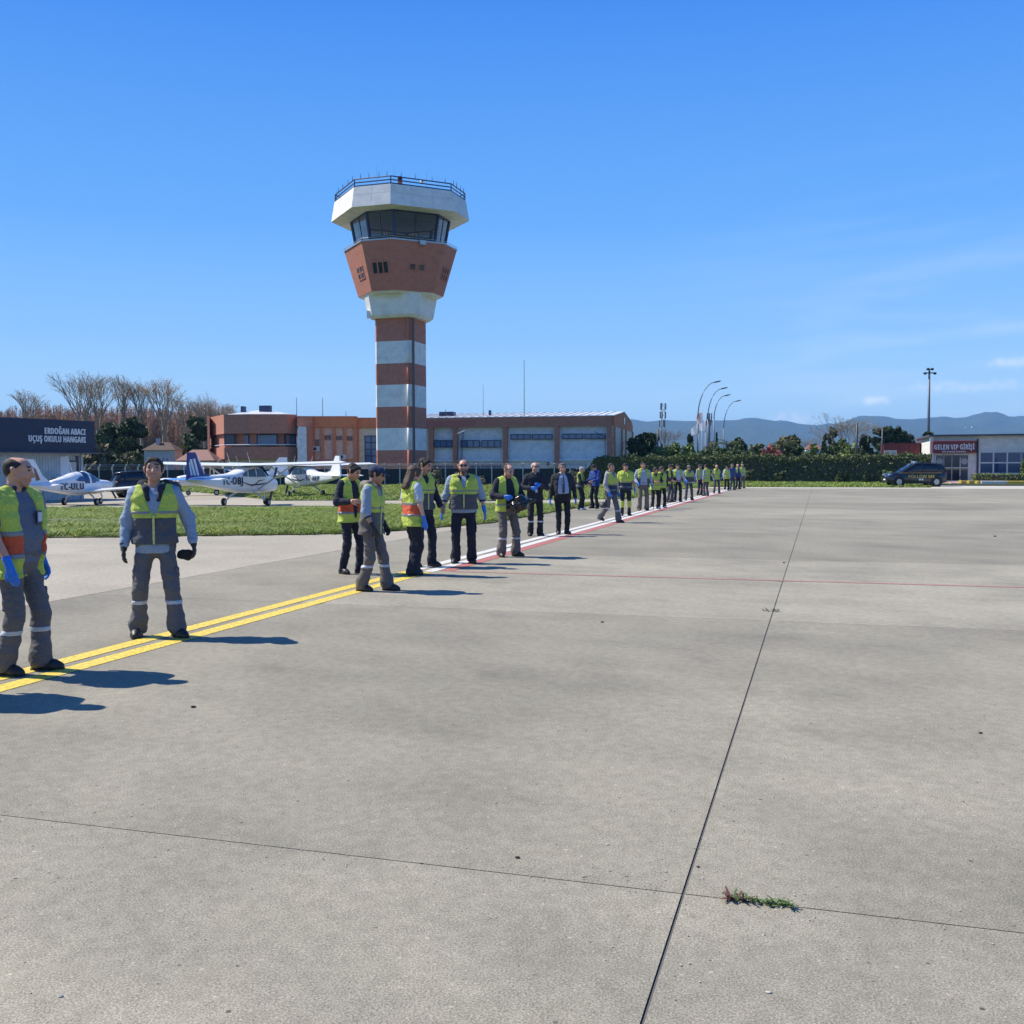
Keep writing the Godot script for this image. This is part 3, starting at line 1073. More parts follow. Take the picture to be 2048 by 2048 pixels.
	var ap := Vector3(ctr.x, HY(530, 817, 136), ctr.y)
	for i in 7:
		var a := outer[i].lerp(ctr, 0.04)
		var b := outer[(i + 1) % 7].lerp(ctr, 0.04)
		lr.tri(Vector3(b.x, yd, b.y), Vector3(a.x, yd, a.y), ap)
	put("roof", lr.done(), roofm, o, world)
	for q in [[487, 819, 6], [531, 817.5, 22]]:
		var p := PT(q[0], q[1], 134)
		bx("roof_unit", world * p, Vector3(q[2] * 0.065, 0.8, 0.8), navy, o)
	# pale pier, brown return and the orange wing with its pilasters
	wm.call("pale_pier", PackedVector2Array([P.call(597, 128.8), P.call(613.5, 128.8), P.call(613.5, 134), P.call(597, 134)]), -0.05, HY(605, 853, 128.8), wall)
	wm.call("return_wall", PackedVector2Array([P.call(595, 129.6), P.call(626, 130.0), P.call(629, 137), P.call(595, 137)]), HY(610, 853, 129.6) + 0.01, HY(610, 832, 129.6), brown)
	wm.call("return_pier", PackedVector2Array([P.call(613.8, 129.6), P.call(626, 130.2), P.call(629, 137), P.call(613.8, 137)]), -0.05, HY(610, 853, 129.6), brown)
	var wt := frame(626, 131.0, 4.0)
	var wb := world * wt
	var xr := loc(wt, 713, 850).x
	var ytop := loc(wt, 640, 832.5).y
	var yfb := loc(wt, 640, 854.5).y
	var wing := MB.new()
	wing.box(Vector3(xr / 2, yfb / 2, -4), Vector3(xr, yfb, 8))
	put("wing_wall", wing.done(), pink, o, wb)
	var wf := MB.new()
	wf.box(Vector3(xr / 2, (ytop + yfb) / 2, -3.85), Vector3(xr, ytop - yfb - 0.004, 8.4))
	put("wing_fascia", wf.done(), orange, o, wb)
	for px in [627.5, 645, 669, 690, 710]:
		var pm := MB.new()
		pm.box(Vector3(loc(wt, px, 880).x, yfb / 2, 0.1), Vector3(0.32, yfb - 0.004, 0.35))
		put("pilaster", pm.done(), orange, o, wb)
	for q in [[629.5, 638.5, 879, 892], [650, 662, 870.5, 879.5], [672.5, 683.5, 872, 880], [694.5, 704.5, 872.5, 881]]:
		window(o, loc(wt, q[0], q[2]), loc(wt, q[1], q[3]), 2, 1, brown, dark, 0.03, wb, 0.08)
	for q in [[633, 898], [686, 914]]:
		var p := loc(wt, q[0], q[1])
		var a := bx("air_conditioner", wb * Vector3(p.x, p.y, 0.28), Vector3(0.85, 0.65, 0.4), mat("ac_white", Color.WHITE), o)
		var fm := MB.new()
		fm.cyl(Vector3(-0.1, 0, 0.2), Vector3(-0.1, 0, 0.213), 0.22, -1, 12)
		put("fan_grille", fm.done(), mat("fan_dark", Color.BLACK), a)
	bx("plinth_ledge", wb * Vector3(xr / 2, loc(wt, 660, 919.5).y, 0.1), Vector3(xr, 0.09, 0.4), orange, o).rotation.y = deg_to_rad(16.0)
	# link behind the tower with the tall window grid
	var lt := frame(712, 132.0, 0.0)
	var lb := world * lt
	var xl := loc(lt, 870, 850).x
	var yl := loc(lt, 730, 835.5).y
	var ylf := loc(lt, 730, 855.5).y
	var lk := MB.new()
	lk.box(Vector3(xl / 2, ylf / 2, -4), Vector3(xl, ylf, 8))
	put("link_wall", lk.done(), cream, o, lb)
	var lf := MB.new()
	lf.box(Vector3(xl / 2, (yl + ylf) / 2, -3.85), Vector3(xl, yl - ylf - 0.004, 8.4))
	put("link_fascia", lf.done(), orange, o, lb)
	for px in [714.5]:
		var pm := MB.new()
		pm.box(Vector3(loc(lt, px, 880).x, ylf / 2, 0.1), Vector3(0.45, ylf - 0.004, 0.35))
		put("pilaster", pm.done(), orange, o, lb)
	window(o, loc(lt, 730, 872), loc(lt, 755, 925), 2, 4, navy, blue, 0.03, lb, 0.12)
	for q in [[593, 795], [645, 795], [692, 822]]:
		var p := PT(q[0], q[1], 134.0)
		var am := MB.new()
		am.cyl(Vector3(p.x, 7.5, p.z), p, 0.05, 0.03, 6)
		put("roof_mast", am.done(), mat("mast_dark", Color.BLACK), o, world)

# ---------- hangar with its navy sign board ----------
func build_hangar() -> void:
	var tr := frame(183, 66.0, 64.0)
	var h := thing("hangar", "white metal hangar under a navy board lettered in white", "hangar", tr.origin, deg_to_rad(64.0))
	var yt := loc(tr, 180, 843).y
	var yb := loc(tr, 180, 905).y
	var navy := matn("sign_navy", Color(0.012, 0.022, 0.06), 0.5, 0.2)
	var m := matn("hangar_sheet", Color(0.50, 0.53, 0.55), 0.5, 0.3)
	var L := 17.0
	bx("sign_board", Vector3(-L / 2, (yt + yb) / 2, 0.1), Vector3(L, yt - yb, 0.5), navy, h)
	bx("roof_slab", Vector3(-L / 2, yt - 0.25, -7.2), Vector3(L - 0.2, 0.3, 14), navy, h)
	bx("drip_edge", Vector3(-L / 2 + 0.3, yb - 0.04, 0.2), Vector3(L + 0.8, 0.06, 0.9), mat("mast_dark", Color.BLACK), h)
	var letters := mat("letter_white", Color(0.72, 0.74, 0.75), 0.5)
	for q in [["ERDOĞAN ABACI", 89.0, 170.5, 870.0], ["UÇUŞ OKULU HANGARI", 57.0, 171.0, 885.5]]:
		var a := loc(tr, q[1], q[3] - 6.0, 0.36)
		var b := loc(tr, q[2], q[3] - 6.0, 0.36)
		var foot := loc(tr, q[2], q[3], 0.36).y
		sign_text(h, q[0], a.x, b.x, foot, loc(tr, q[2], q[3] - 11.5, 0.36).y - foot, 0.37, letters, 0.05)
	# ribbed wall sheets, doorway and side door
	var x1 := loc(tr, 165, 940).x
	var n := 15
	for i in n:
		var w := 0.62
		var x := x1 - w * (i + 0.5)
		var sm := MB.new()
		sm.box(Vector3(0, -0.25, 0), Vector3(w - 0.012, yb + 0.5, 0.1))
		for r in [-0.2, 0.0, 0.2]:
			sm.box(Vector3(r, -0.25, 0.06), Vector3(0.05, yb + 0.496, 0.03))
		put("wall_sheet", sm.done(), m, h, Transform3D(Basis(), Vector3(x, yb / 2 - 0.003, -0.25)))
	bx("corner_post", Vector3(x1 + 0.08, yb / 2 - 0.25, -0.2), Vector3(0.16, yb + 0.496, 0.2), m, h)
	bx("side_wall", Vector3(x1 - 0.1, yb / 2 - 0.25, -7), Vector3(0.1, yb + 0.49, 13.3), m, h)
	bx("back_wall", Vector3(x1 - 8.3, yb / 2 - 0.25, -13.6), Vector3(16.2, yb + 0.49, 0.1), m, h)
	var d0 := loc(tr, 131, 921, -0.18)
	var d1 := loc(tr, 151, 921, -0.18)
	var dr := bx("door", Vector3((d0.x + d1.x) / 2, d0.y / 2, -0.16), Vector3(d1.x - d0.x, d0.y, 0.06), m, h)
	bx("door_frame", Vector3(0, d0.y / 2 - 0.04, 0.035), Vector3(d1.x - d0.x + 0.1, 0.08, 0.05), mat("fan_dark", Color.BLACK), dr)
	bx("door_frame", Vector3(-(d1.x - d0.x) / 2, 0, 0.035), Vector3(0.07, d0.y - 0.1, 0.05), mat("fan_dark", Color.BLACK), dr)
	var e0 := loc(tr, 151.5, 921, -0.18)
	var e1 := loc(tr, 157, 921, -0.18)
	bx("window", Vector3((e0.x + e1.x) / 2, 1.3, -0.17), Vector3(e1.x - e0.x, 2.2, 0.05), mat("dark_glass", Color.BLACK), h)

# ---------- arrivals building on the right ----------
func build_arrivals() -> void:
	var tr := frame(1864, 101.0, -16.7)
	var v := thing("arrivals_building", "low cream arrivals building with a dark red sign over its glass doors", "building", tr.origin, deg_to_rad(-16.7))
	var cream := matn("vip_cream", Color(0.72, 0.69, 0.62), 0.85, 0.2)
	var whitew := matn("vip_white", Color(0.74, 0.72, 0.68), 0.85, 0.2)
	var frame_m := mat("vip_frame", Color(0.62, 0.60, 0.56), 0.5)
	var red := matn("vip_red", Color(0.17, 0.022, 0.024), 0.5, 0.3)
	var dark := mat("dark_glass", Color.BLACK)
	var blue := mat("vip_glass", Color(0.02, 0.05, 0.13), 0.04)
	var y := loc(tr, 1866, 872.5).y
	var L := 26.0
	# walls as slabs round an inside
	bx("front_wall", Vector3(L / 2, y / 2, -0.15), Vector3(L, y, 0.3), cream, v)
	bx("end_wall", Vector3(0.15, y / 2, -8.5), Vector3(0.3, y - 0.02, 16.4), whitew, v)
	bx("corner_strip", Vector3(-0.05, y / 2, 0.05), Vector3(0.35, y - 0.01, 0.4), frame_m, v)
	bx("back_wall", Vector3(L / 2, y / 2, -16.6), Vector3(L, y - 0.03, 0.2), cream, v)
	bx("roof_edge", Vector3(L / 2 - 0.1, y + 0.06, -8.1), Vector3(L + 0.5, 0.16, 17.2), mat("roof_dark", Color(0.07, 0.08, 0.10), 0.6), v)
	for px in [1944, 2035]:
		bx("panel_joint", Vector3(loc(tr, px, 880).x, y - 0.35, 0.01), Vector3(0.12, 0.65, 0.05), frame_m, v)
	for q in [[1850, 893, 7.6], [1846, 895, 8.8]]:
		bx("stain", Vector3(-0.004, 2.6, -q[2]), Vector3(0.006, 0.3, 0.7), matn("stain", Color(0.2, 0.17, 0.13), 0.9, 2.0), v)
	# sign
	var s0 := loc(tr, 1865, 906, 0.5)
	var s1 := loc(tr, 1953.5, 881, 0.5)
	var sg := MB.new()
	sg.bevel(Vector3.ZERO, Vector3(s1.x - s0.x, s1.y - s0.y, 0.55), 0.05)
	var sb := put("sign", sg.done(), red, v, Transform3D(Basis(), Vector3((s0.x + s1.x) / 2, (s0.y + s1.y) / 2, 0.3)))
	var lm := mat("letter_white", Color.WHITE)
	for q in [["GELEN VIP GİRİŞİ", 1869, 1949, 889.5, 898.5], ["VIP Arrivals Entrance", 1884, 1932, 901.5, 904.5]]:
		var a := loc(tr, q[1], q[3], 0.6)
		var b := loc(tr, q[2], q[4], 0.6)
		sign_text(sb, q[0], a.x - (s0.x + s1.x) / 2, b.x - (s0.x + s1.x) / 2, b.y - (s0.y + s1.y) / 2, a.y - b.y, 0.30, lm)
	# glass entrance
	var d0 := loc(tr, 1871, 909.5)
	var d1 := loc(tr, 1937, 909.5)
	var dw := (d1.x - d0.x) / 4
	for i in 4:
		var dm := window(v, Vector2(d0.x + dw * i, 0.05), Vector2(d0.x + dw * (i + 1), d0.y), 1, 2, frame_m, dark if i in [1, 2] else mat("door_glass", Color(0.06, 0.075, 0.10), 0.05), 0.03, Transform3D(), 0.09, "door_leaf")
		bx("push_bar", Vector3(0, -0.12, 0.08), Vector3(dw - 0.12, 0.07, 0.04), mat("tape_yellow", Color(0.4, 0.33, 0.12), 0.6), dm)
		if i in [0, 3]:
			var em := MB.new()
			em.cyl(Vector3(0, 0.62, 0.03), Vector3(0, 0.62, 0.042), 0.3, -1, 16)
			put("emblem", em.done(), mat("emblem", Color(0.35, 0.36, 0.34), 0.6), dm)
	# downpipe and big window
	var pm := MB.new()
	var px0 := loc(tr, 1954.5, 930).x
	pm.cyl(Vector3(px0, 0, 0.12), Vector3(px0, y - 0.3, 0.12), 0.08, -1, 8)
	put("downpipe", pm.done(), mat("mast_dark", Color.BLACK), v)
	var w0 := loc(tr, 1959.5, 904)
	var w1 := loc(tr, 2041.5, 947)
	window(v, w0, w1, 3, 2, frame_m, blue, 0.03, Transform3D(), 0.13)
	var w2 := loc(tr, 2042.5, 904)
	window(v, Vector2(w2.x, w0.y), Vector2(w2.x + 5.2, w1.y), 2, 2, frame_m, blue, 0.03, Transform3D(), 0.13)
	bx("louvre", Vector3(loc(tr, 1916, 877).x, y - 0.22, 0.03), Vector3(1.6, 0.16, 0.06), frame_m, v)
	# brick-red annexe set back on the left
	var at := frame(1766.5, 113.0, -16.7)
	var an := thing("red_annexe", "low dark red clad annexe beside the arrivals building", "building", at.origin, deg_to_rad(-16.7))
	var xa := loc(at, 1840, 890).x
	var ya := loc(at, 1780, 888).y
	bx("wall", Vector3(xa / 2, ya / 2 - 0.6, -3), Vector3(xa, ya - 1.2, 6), cream, an)
	var nn := 7
	for i in nn:
		for j in 2:
			bx("cladding_panel", Vector3(xa * (i + 0.5) / nn, ya - 1.16 + 0.58 * (j + 0.5), -2.95), Vector3(xa / nn - 0.02, 0.565, 6.3), red, an)
	bx("roof_cap", Vector3(xa / 2, ya + 0.04, -3), Vector3(xa + 0.2, 0.07, 6.6), red, an)
	window(an, Vector2(0.1, 2.55), Vector2(1.3, ya - 0.75), 2, 1, frame_m, mat("pale_glass", Color(0.3, 0.33, 0.36), 0.1), 0.22, Transform3D(), 0.1)
	# paved path to the doors
	var pp := Node3D.new()
	structure(adopt(pp, "paved_path", self))
	pp.transform = tr
	var pv := [matn("paver_red", Color(0.36, 0.19, 0.15), 0.9, 1.0), matn("paver_grey", Color(0.50, 0.45, 0.40), 0.9, 1.0)]
	var bm := MB.new()
	bm.box(Vector3.ZERO, Vector3(0.37, 0.06, 0.9))
	var pmesh := bm.done()
	for i in 13:
		for j in 13:
			put("paver", pmesh, pv[(i + j * 2) % 3 % 2], pp, Transform3D(Basis(), Vector3(0.6 + i * 0.385, 0.0, 0.6 + j * 0.915)))
	# kerb in yellow and white stones
	var kt := frame(1942, 87.5, -16.7)
	var kb := thing("kerb", "low kerb of alternating yellow and white painted stones before the clipped hedge", "kerb", kt.origin, deg_to_rad(-16.7))
	var ky := matn("kerb_yellow", Color(0.66, 0.47, 0.07), 0.7, 1.0)
	var kw := matn("kerb_white", Color(0.66, 0.65, 0.62), 0.7, 1.0)
	var km := MB.new()
	km.bevel(Vector3.ZERO, Vector3(1.0, 0.26, 0.28), 0.03)
	var kmesh := km.done()
	for i in 14:
		var g := int(i / 2.0) % 2
		put("kerb_stone", kmesh, kw if g == 0 else ky, kb, Transform3D(Basis(), Vector3(1.3 + i * 1.01, 0.13, 0)))
	for i in 3:
		put("kerb_stone", kmesh, ky, kb, Transform3D(Basis(Vector3.UP, deg_to_rad(58.0)), Vector3(0.7 - i * 0.54, 0.13, -0.42 - i * 0.86)))

# ---------- small houses behind the fences ----------
func house(called: String, label: String, px0: float, px1: float, d: float, y_top: float, y_eave: float, wall: Color, roofc: Color, turn: float) -> void:
	var w := AT(px1, d).x - AT(px0, d).x
	var c := AT((px0 + px1) / 2, d)
	var o := thing(called, label, "house", c, deg_to_rad(turn))
	var ye := HY(px0, y_eave, d)
	var yt := HY(px0, y_top, d)
	var dp := w * 0.8
	bx("wall", Vector3(0, ye / 2, -dp / 2), Vector3(w * 0.9, ye, dp * 0.9), matn(called + "_wall", wall, 0.9, 0.3), o)
	var rm := MB.new()
	var a := [Vector3(-w / 2, ye, 0.05 * dp), Vector3(w / 2, ye, 0.05 * dp), Vector3(w / 2, ye, -dp * 1.05), Vector3(-w / 2, ye, -dp * 1.05)]
	var r0 := Vector3(-w * 0.2, yt, -dp / 2)
	var r1 := Vector3(w * 0.2, yt, -dp / 2)
	rm.quad(a[0], a[1], r1, r0)
	rm.quad(a[2], a[3], r0, r1)
	rm.tri(a[1], a[2], r1)
	rm.tri(a[3], a[0], r0)
	rm.quad(a[3], a[2], a[1], a[0])
	var roof := put("roof", rm.done(), matn(called + "_roof", roofc, 0.85, 0.6, "fine"), o)
	if called == "village_house":
		bx("chimney", Vector3(-w * 0.12, yt - 0.1, -dp * 0.4), Vector3(0.45, 1.2, 0.45), matn(called + "_wall", wall), roof)
	for x in [-0.25, 0.18]:
		window(o, Vector2(w * x - 0.5, ye * 0.4), Vector2(w * x + 0.5, ye * 0.75), 2, 1, mat("vip_frame", Color.WHITE), mat("blue_glass", Color.BLACK), -dp * 0.05 + 0.02)

func build_buildings() -> void:
	build_tower()
	build_operations()
	build_hangar()
	build_arrivals()
	house("village_house", "small pale house with a dark tiled roof and chimney among the trees", 284, 352, 135.0, 884, 900, Color(0.4, 0.42, 0.45), Color(0.12, 0.08, 0.062), 0.0)
	house("low_house", "low house with a broad dusty pink roof beside the corner block", 352, 430, 128.0, 899, 921, Color(0.55, 0.45, 0.38), Color(0.36, 0.20, 0.165), 0.0)
	house("white_house", "white two-window house with an orange tiled roof beyond the ivy hedge", 1611, 1642, 190.0, 888.5, 898, Color(0.66, 0.68, 0.70), Color(0.38, 0.13, 0.08), -10.0)
# ---------- fence ----------
func build_fence() -> void:
	var line := [AT(1172, 109.0), AT(620, 113.0), AT(300, 104.0), AT(140, 94.0)]
	var f := thing("security_fence", "long screened fence painted shade-dark with pale cranked posts and barbed wire before the buildings", "fence", low(line[0]))
	var o: Vector3 = line[0]
	var conc := matn("post_concrete", Color(0.5, 0.5, 0.48), 0.9, 1.0)
	var screen := matn("fence_screen_shade", Color(0.018, 0.024, 0.028), 0.8, 0.6)  # dark screening; the colour also stands in for tree shade behind the fence
	var wire := mat("fence_wire", Color(0.35, 0.36, 0.37), 0.4, 0.7)
	var pm := MB.new()
	pm.box(Vector3(0, 1.0, 0), Vector3(0.12, 2.0, 0.12))
	pm.box(Vector3(0, 2.14, 0.10), Vector3(0.10, 0.36, 0.10), Basis(Vector3.RIGHT, 0.55))
	var post := pm.done()
	for s in line.size() - 1:
		var a: Vector3 = line[s]
		var b: Vector3 = line[s + 1]
		var n := int(a.distance_to(b) / 1.66)
		var dir := (b - a).normalized()
		var turn := atan2(-dir.z, dir.x)
		var bs := Basis(Vector3.UP, turn + PI)
		for i in n:
			var p := a.lerp(b, float(i) / n) - o
			var q := a.lerp(b, float(i + 1) / n) - o
			put("post", post, conc, f, Transform3D(bs, p))
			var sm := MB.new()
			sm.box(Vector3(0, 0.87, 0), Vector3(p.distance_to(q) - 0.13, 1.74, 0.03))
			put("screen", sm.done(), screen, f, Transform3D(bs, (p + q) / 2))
		for h in [[1.84, 0.0], [2.06, 0.05], [2.17, 0.11], [2.28, 0.18]]:
			var wm := MB.new()
			var off: Vector3 = bs.z * h[1]
			wm.tube([a - o + off + Vector3(0, h[0], 0), b - o + off + Vector3(0, h[0], 0)], [0.016, 0.016], 4)
			put("wire", wm.done(), wire, f)
		# coiled barbed wire along the top
		if s == 0:
			var cm := MB.new()
			var pts := []
			var rr := []
			var turns := 150
			for i in turns * 6:
				var u := float(i) / (turns * 6)
				var an := i * TAU / 6.0
				pts.append(a.lerp(b, u) - o + Vector3(0, 2.18 + sin(an) * 0.12, 0.08 + cos(an) * 0.12))
				rr.append(0.012)
			cm.tube(pts, rr, 3)
			put("coiled_wire", cm.done(), wire, f)

# ---------- foliage ----------
# many small leaf faces spread through clumps [centre, radii]; each leaf its own shade of the plant's colour
func leaves(clumps: Array, n: int, size: float, c0: Color, c1: Color, sd: int, fill := 0.45, long := 1.5) -> ArrayMesh:
	var r := RandomNumberGenerator.new()
	r.seed = sd
	var vol := []
	var total := 0.0
	for c in clumps:
		total += pow(c[1].x * c[1].y * c[1].z, 0.67)
		vol.append(total)
	var v := PackedVector3Array()
	var nn := PackedVector3Array()
	var cc := PackedColorArray()
	for i in n:
		var pick := r.randf() * total
		var k := 0
		while vol[k] < pick:
			k += 1
		var d := Vector3(r.randfn(), r.randfn(), r.randfn()).normalized()
		var rad := pow(r.randf(), fill)
		var p: Vector3 = clumps[k][0] + d * clumps[k][1] * rad
		var a := Vector3(r.randfn(), r.randfn() - 0.2, r.randfn()).normalized()
		var b := a.cross(d + Vector3(r.randfn(), r.randfn(), r.randfn()) * 0.6).normalized()
		if b.length() < 0.5:
			continue
		var s := size * r.randf_range(0.6, 1.3)
		var e := b * s * 0.5
		var l := a * s * long * 0.5
		var nm := l.cross(e).normalized()
		if nm.dot(d) < 0:
			nm = -nm
			e = -e
		var col := c0.lerp(c1, r.randf()) * r.randf_range(0.95, 1.65)
		for q in [p - l, p + e, p + l, p - l, p + l, p - e]:
			v.append(q)
			nn.append(nm)
			cc.append(col)
	var arr := []
	arr.resize(Mesh.ARRAY_MAX)
	arr[Mesh.ARRAY_VERTEX] = v
	arr[Mesh.ARRAY_NORMAL] = nn
	arr[Mesh.ARRAY_COLOR] = cc
	var m := ArrayMesh.new()
	m.add_surface_from_arrays(Mesh.PRIMITIVE_TRIANGLES, arr)
	return m
func leaf_mat() -> StandardMaterial3D:
	if not mats.has("leaf"):
		var m := matv("leaf", 0.75)
		m.backlight_enabled = true
		m.backlight = Color(0.5, 0.5, 0.5)
	return mats["leaf"]
func bark() -> StandardMaterial3D:
	return matn("bark", Color(0.16, 0.125, 0.095), 0.95, 1.5, "fine")

# limbs grown by forking, all in one mesh; tips are returned for buds
func limbs(mb: MB, r: RandomNumberGenerator, p: Vector3, d: Vector3, len: float, rad: float, depth: int, spread: float, lift: float, tips: Array) -> void:
	var q := p + d * len * 0.5 + Vector3(r.randfn(), 0, r.randfn()) * len * 0.03
	var e := q + (d + Vector3(r.randfn() * 0.1, lift, r.randfn() * 0.1)).normalized() * len * 0.5
	var sides := 5 if rad > 0.08 else 3
	mb.tube([p, q, e], [rad, rad * 0.85, rad * 0.66], sides, false)
	if depth == 0:
		tips.append(e)
		return
	var n := 3 if depth > 1 else 4
	for i in n:
		var a := TAU * (i + r.randf() * 0.7) / n
		var u := d.cross(Vector3.UP if absf(d.y) < 0.95 else Vector3.RIGHT).normalized()
		var w := d.cross(u)
		var nd := (d + (u * cos(a) + w * sin(a)) * spread * r.randf_range(0.6, 1.25)).normalized()
		var at := e if i < 2 else p.lerp(e, r.randf_range(0.45, 0.9))
		limbs(mb, r, at, nd, len * r.randf_range(0.62, 0.82), rad * 0.58, depth - 1, spread, lift, tips)

func bare_tree(called: String, label: String, px: float, d: float, y_top: float, trunk: float, spread: float, sd: int, bud := Color(0.2, 0.13, 0.08), buds := 900, tint := Color(0.20, 0.155, 0.115), group := "", at_y := 0.0) -> Node3D:
	var at := AT(px, d)
	var o := thing(called, label, "tree", at, 0.0, group)
	var H := HY(px, y_top, d)
	var r := RandomNumberGenerator.new()
	r.seed = sd
	var mb := MB.new(true)
	var tips := []
	var th := H * trunk
	mb.tube([Vector3.ZERO, Vector3(r.randfn() * 0.2, th * 0.5, 0), Vector3(r.randfn() * 0.3, th, 0)], [H * 0.019, H * 0.016, H * 0.013], 7, false)
	var bm := matn("bark_" + called, tint, 0.95, 1.5, "fine")
	put("trunk", mb.done(), bm, o)
	var lm := MB.new(true)
	for i in 5:
		var a := TAU * (i + r.randf() * 0.6) / 5
		var base := Vector3(0, th * r.randf_range(0.8, 1.0), 0)
		limbs(lm, r, base, Vector3(cos(a) * spread, 1, sin(a) * spread).normalized(), (H - th) * 0.37, H * 0.0085, 4, 0.5 * (0.4 + spread), 0.12, tips)
	# scale the crown so that its top stands at the height read
	var top := 0.0
	for t in tips:
		top = maxf(top, t.y)
	var crown := Node3D.new()
	var cm := put("crown", lm.done(), bm, o)
	var s := (H - th) / maxf(0.1, top - th)
	cm.transform = Transform3D(Basis.from_scale(Vector3(s, s, s)), Vector3(0, th * (1.0 - s), 0))
	crown.free()
	if buds > 0:
		var cl := []
		for t in tips:
			cl.append([t, Vector3.ONE * H * 0.022])
		put("buds", leaves(cl, buds, H * 0.006, bud, bud * 1.5, sd + 1), leaf_mat(), cm)
	return o

func leafy(called: String, label: String, category: String, px: float, d: float, y_top: float, width_px: float, shape: String, c0: Color, c1: Color, n: int, size: float, sd: int, base_y := 0.0, group := "") -> Node3D:
	var at := low(AT(px, d))
	var o := thing(called, label, category, at, 0.0, group)
	var H := HY(px, y_top, d) - at.y
	var w := width_px / F * d / 2
	var r := RandomNumberGenerator.new()
	r.seed = sd
	var tm := MB.new(true)
	tm.tube([Vector3.ZERO, Vector3(0.05, H * 0.35, 0), Vector3(0, H * 0.8, 0)], [w * 0.1 + 0.04, w * 0.07 + 0.03, 0.02], 7, false)
	put("trunk", tm.done(), bark(), o)
	var cl := []
	match shape:
		"cone":
			for i in 9:
				var t := (i + 0.5) / 9.0
				cl.append([Vector3(0, H * (0.06 + 0.9 * t), 0), Vector3(w * (1.0 - t) * 0.95 + 0.03, H * 0.09, w * (1.0 - t) * 0.95 + 0.03)])
		"ball":
			for i in 14:
				var dd := Vector3(r.randfn(), r.randfn(), r.randfn()).normalized() * 0.55
				cl.append([Vector3(dd.x * w, H * 0.62 + dd.y * H * 0.36, dd.z * w), Vector3(w, H * 0.36, w) * r.randf_range(0.4, 0.6)])
		"bush":
			for i in 16:
				var a := r.randf() * TAU
				var t := r.randf()
				cl.append([Vector3(cos(a) * w * 0.7 * sqrt(t), H * r.randf_range(0.2, 0.86) * (1.0 - 0.25 * t), sin(a) * w * 0.7 * sqrt(t)), Vector3(w * 0.38, H * 0.22, w * 0.38) * r.randf_range(0.7, 1.2)])
		"pine":
			for i in 20:
				var t := r.randf_range(0.22, 0.97)
				var a := r.randf() * TAU
				var rr := w * (0.9 - absf(t - 0.5) * 0.9) * r.randf_range(0.3, 1.0)
				cl.append([Vector3(cos(a) * rr, H * t, sin(a) * rr), Vector3(w * 0.36, H * 0.075, w * 0.36) * r.randf_range(0.8, 1.3)])
				if i < 12:
					var bm := MB.new()
					bm.tube([Vector3(0, H * t * 0.92, 0), Vector3(cos(a) * rr, H * t, sin(a) * rr)], [0.05, 0.02], 4, false)
					put("limb", bm.done(), bark(), o)
			cl.append([Vector3(0, H * 0.95, 0), Vector3(w * 0.2, H * 0.06, w * 0.2)])
	put("crown", leaves(cl, n, size, c0, c1, sd, 0.33), leaf_mat(), o)
	return o

func palm(label: String, px: float, d: float, y_top: float, sd: int) -> void:
	var at := AT(px, d)
	var o := thing("palm_tree", label, "palm tree", at)
	var H := HY(px, y_top, d)
	var r := RandomNumberGenerator.new()
	r.seed = sd
	var tm := MB.new(true)
	var th := H * 0.74
	tm.tube([Vector3.ZERO, Vector3(0.1, th * 0.5, 0), Vector3(0.05, th, 0)], [0.28, 0.22, 0.2], 8)
	put("trunk", tm.done(), bark(), o)
	for i in 18:
		var a := TAU * i / 18.0 + r.randf() * 0.3
		var up := r.randf_range(0.1, 1.3)
		var d2 := Vector3(cos(a), 0, sin(a))
		var L := H * 0.42
		var mb := MB.new()
		mb.col = Color(0.12, 0.13, 0.06)
		var prev := Vector3(0.05, th, 0)
		var pts := [prev]
		for k in 6:
			var t := (k + 1) / 6.0
			pts.append(Vector3(0.05, th, 0) + d2 * L * t * (0.9 if up < 1 else 0.55) + Vector3(0, up * L * t * 0.75 - L * t * t * 0.7, 0))
		mb.tube(pts, [0.03, 0.028, 0.025, 0.02, 0.015, 0.01, 0.006], 3, false)
		for k in 24:
			var t := 0.12 + 0.86 * k / 24.0
			var j := int(t * 6)
			var p: Vector3 = pts[j].lerp(pts[mini(j + 1, 6)], t * 6 - j)
			for s in [-1.0, 1.0]:
				var sd2: Vector3 = (d2.cross(Vector3.UP) * s + d2 * 0.7 + Vector3(0, 0.15 + r.randf_range(-0.4, 0.1), 0)).normalized()
				var ll := L * 0.30 * (1.0 - absf(t - 0.45))
				mb.col = Color(0.13, 0.18, 0.065) * r.randf_range(0.7, 1.4)
				mb.tri(p - d2 * 0.03, p + d2 * 0.03, p + sd2 * ll)
		put("frond", mb.done(), leaf_mat(), o)

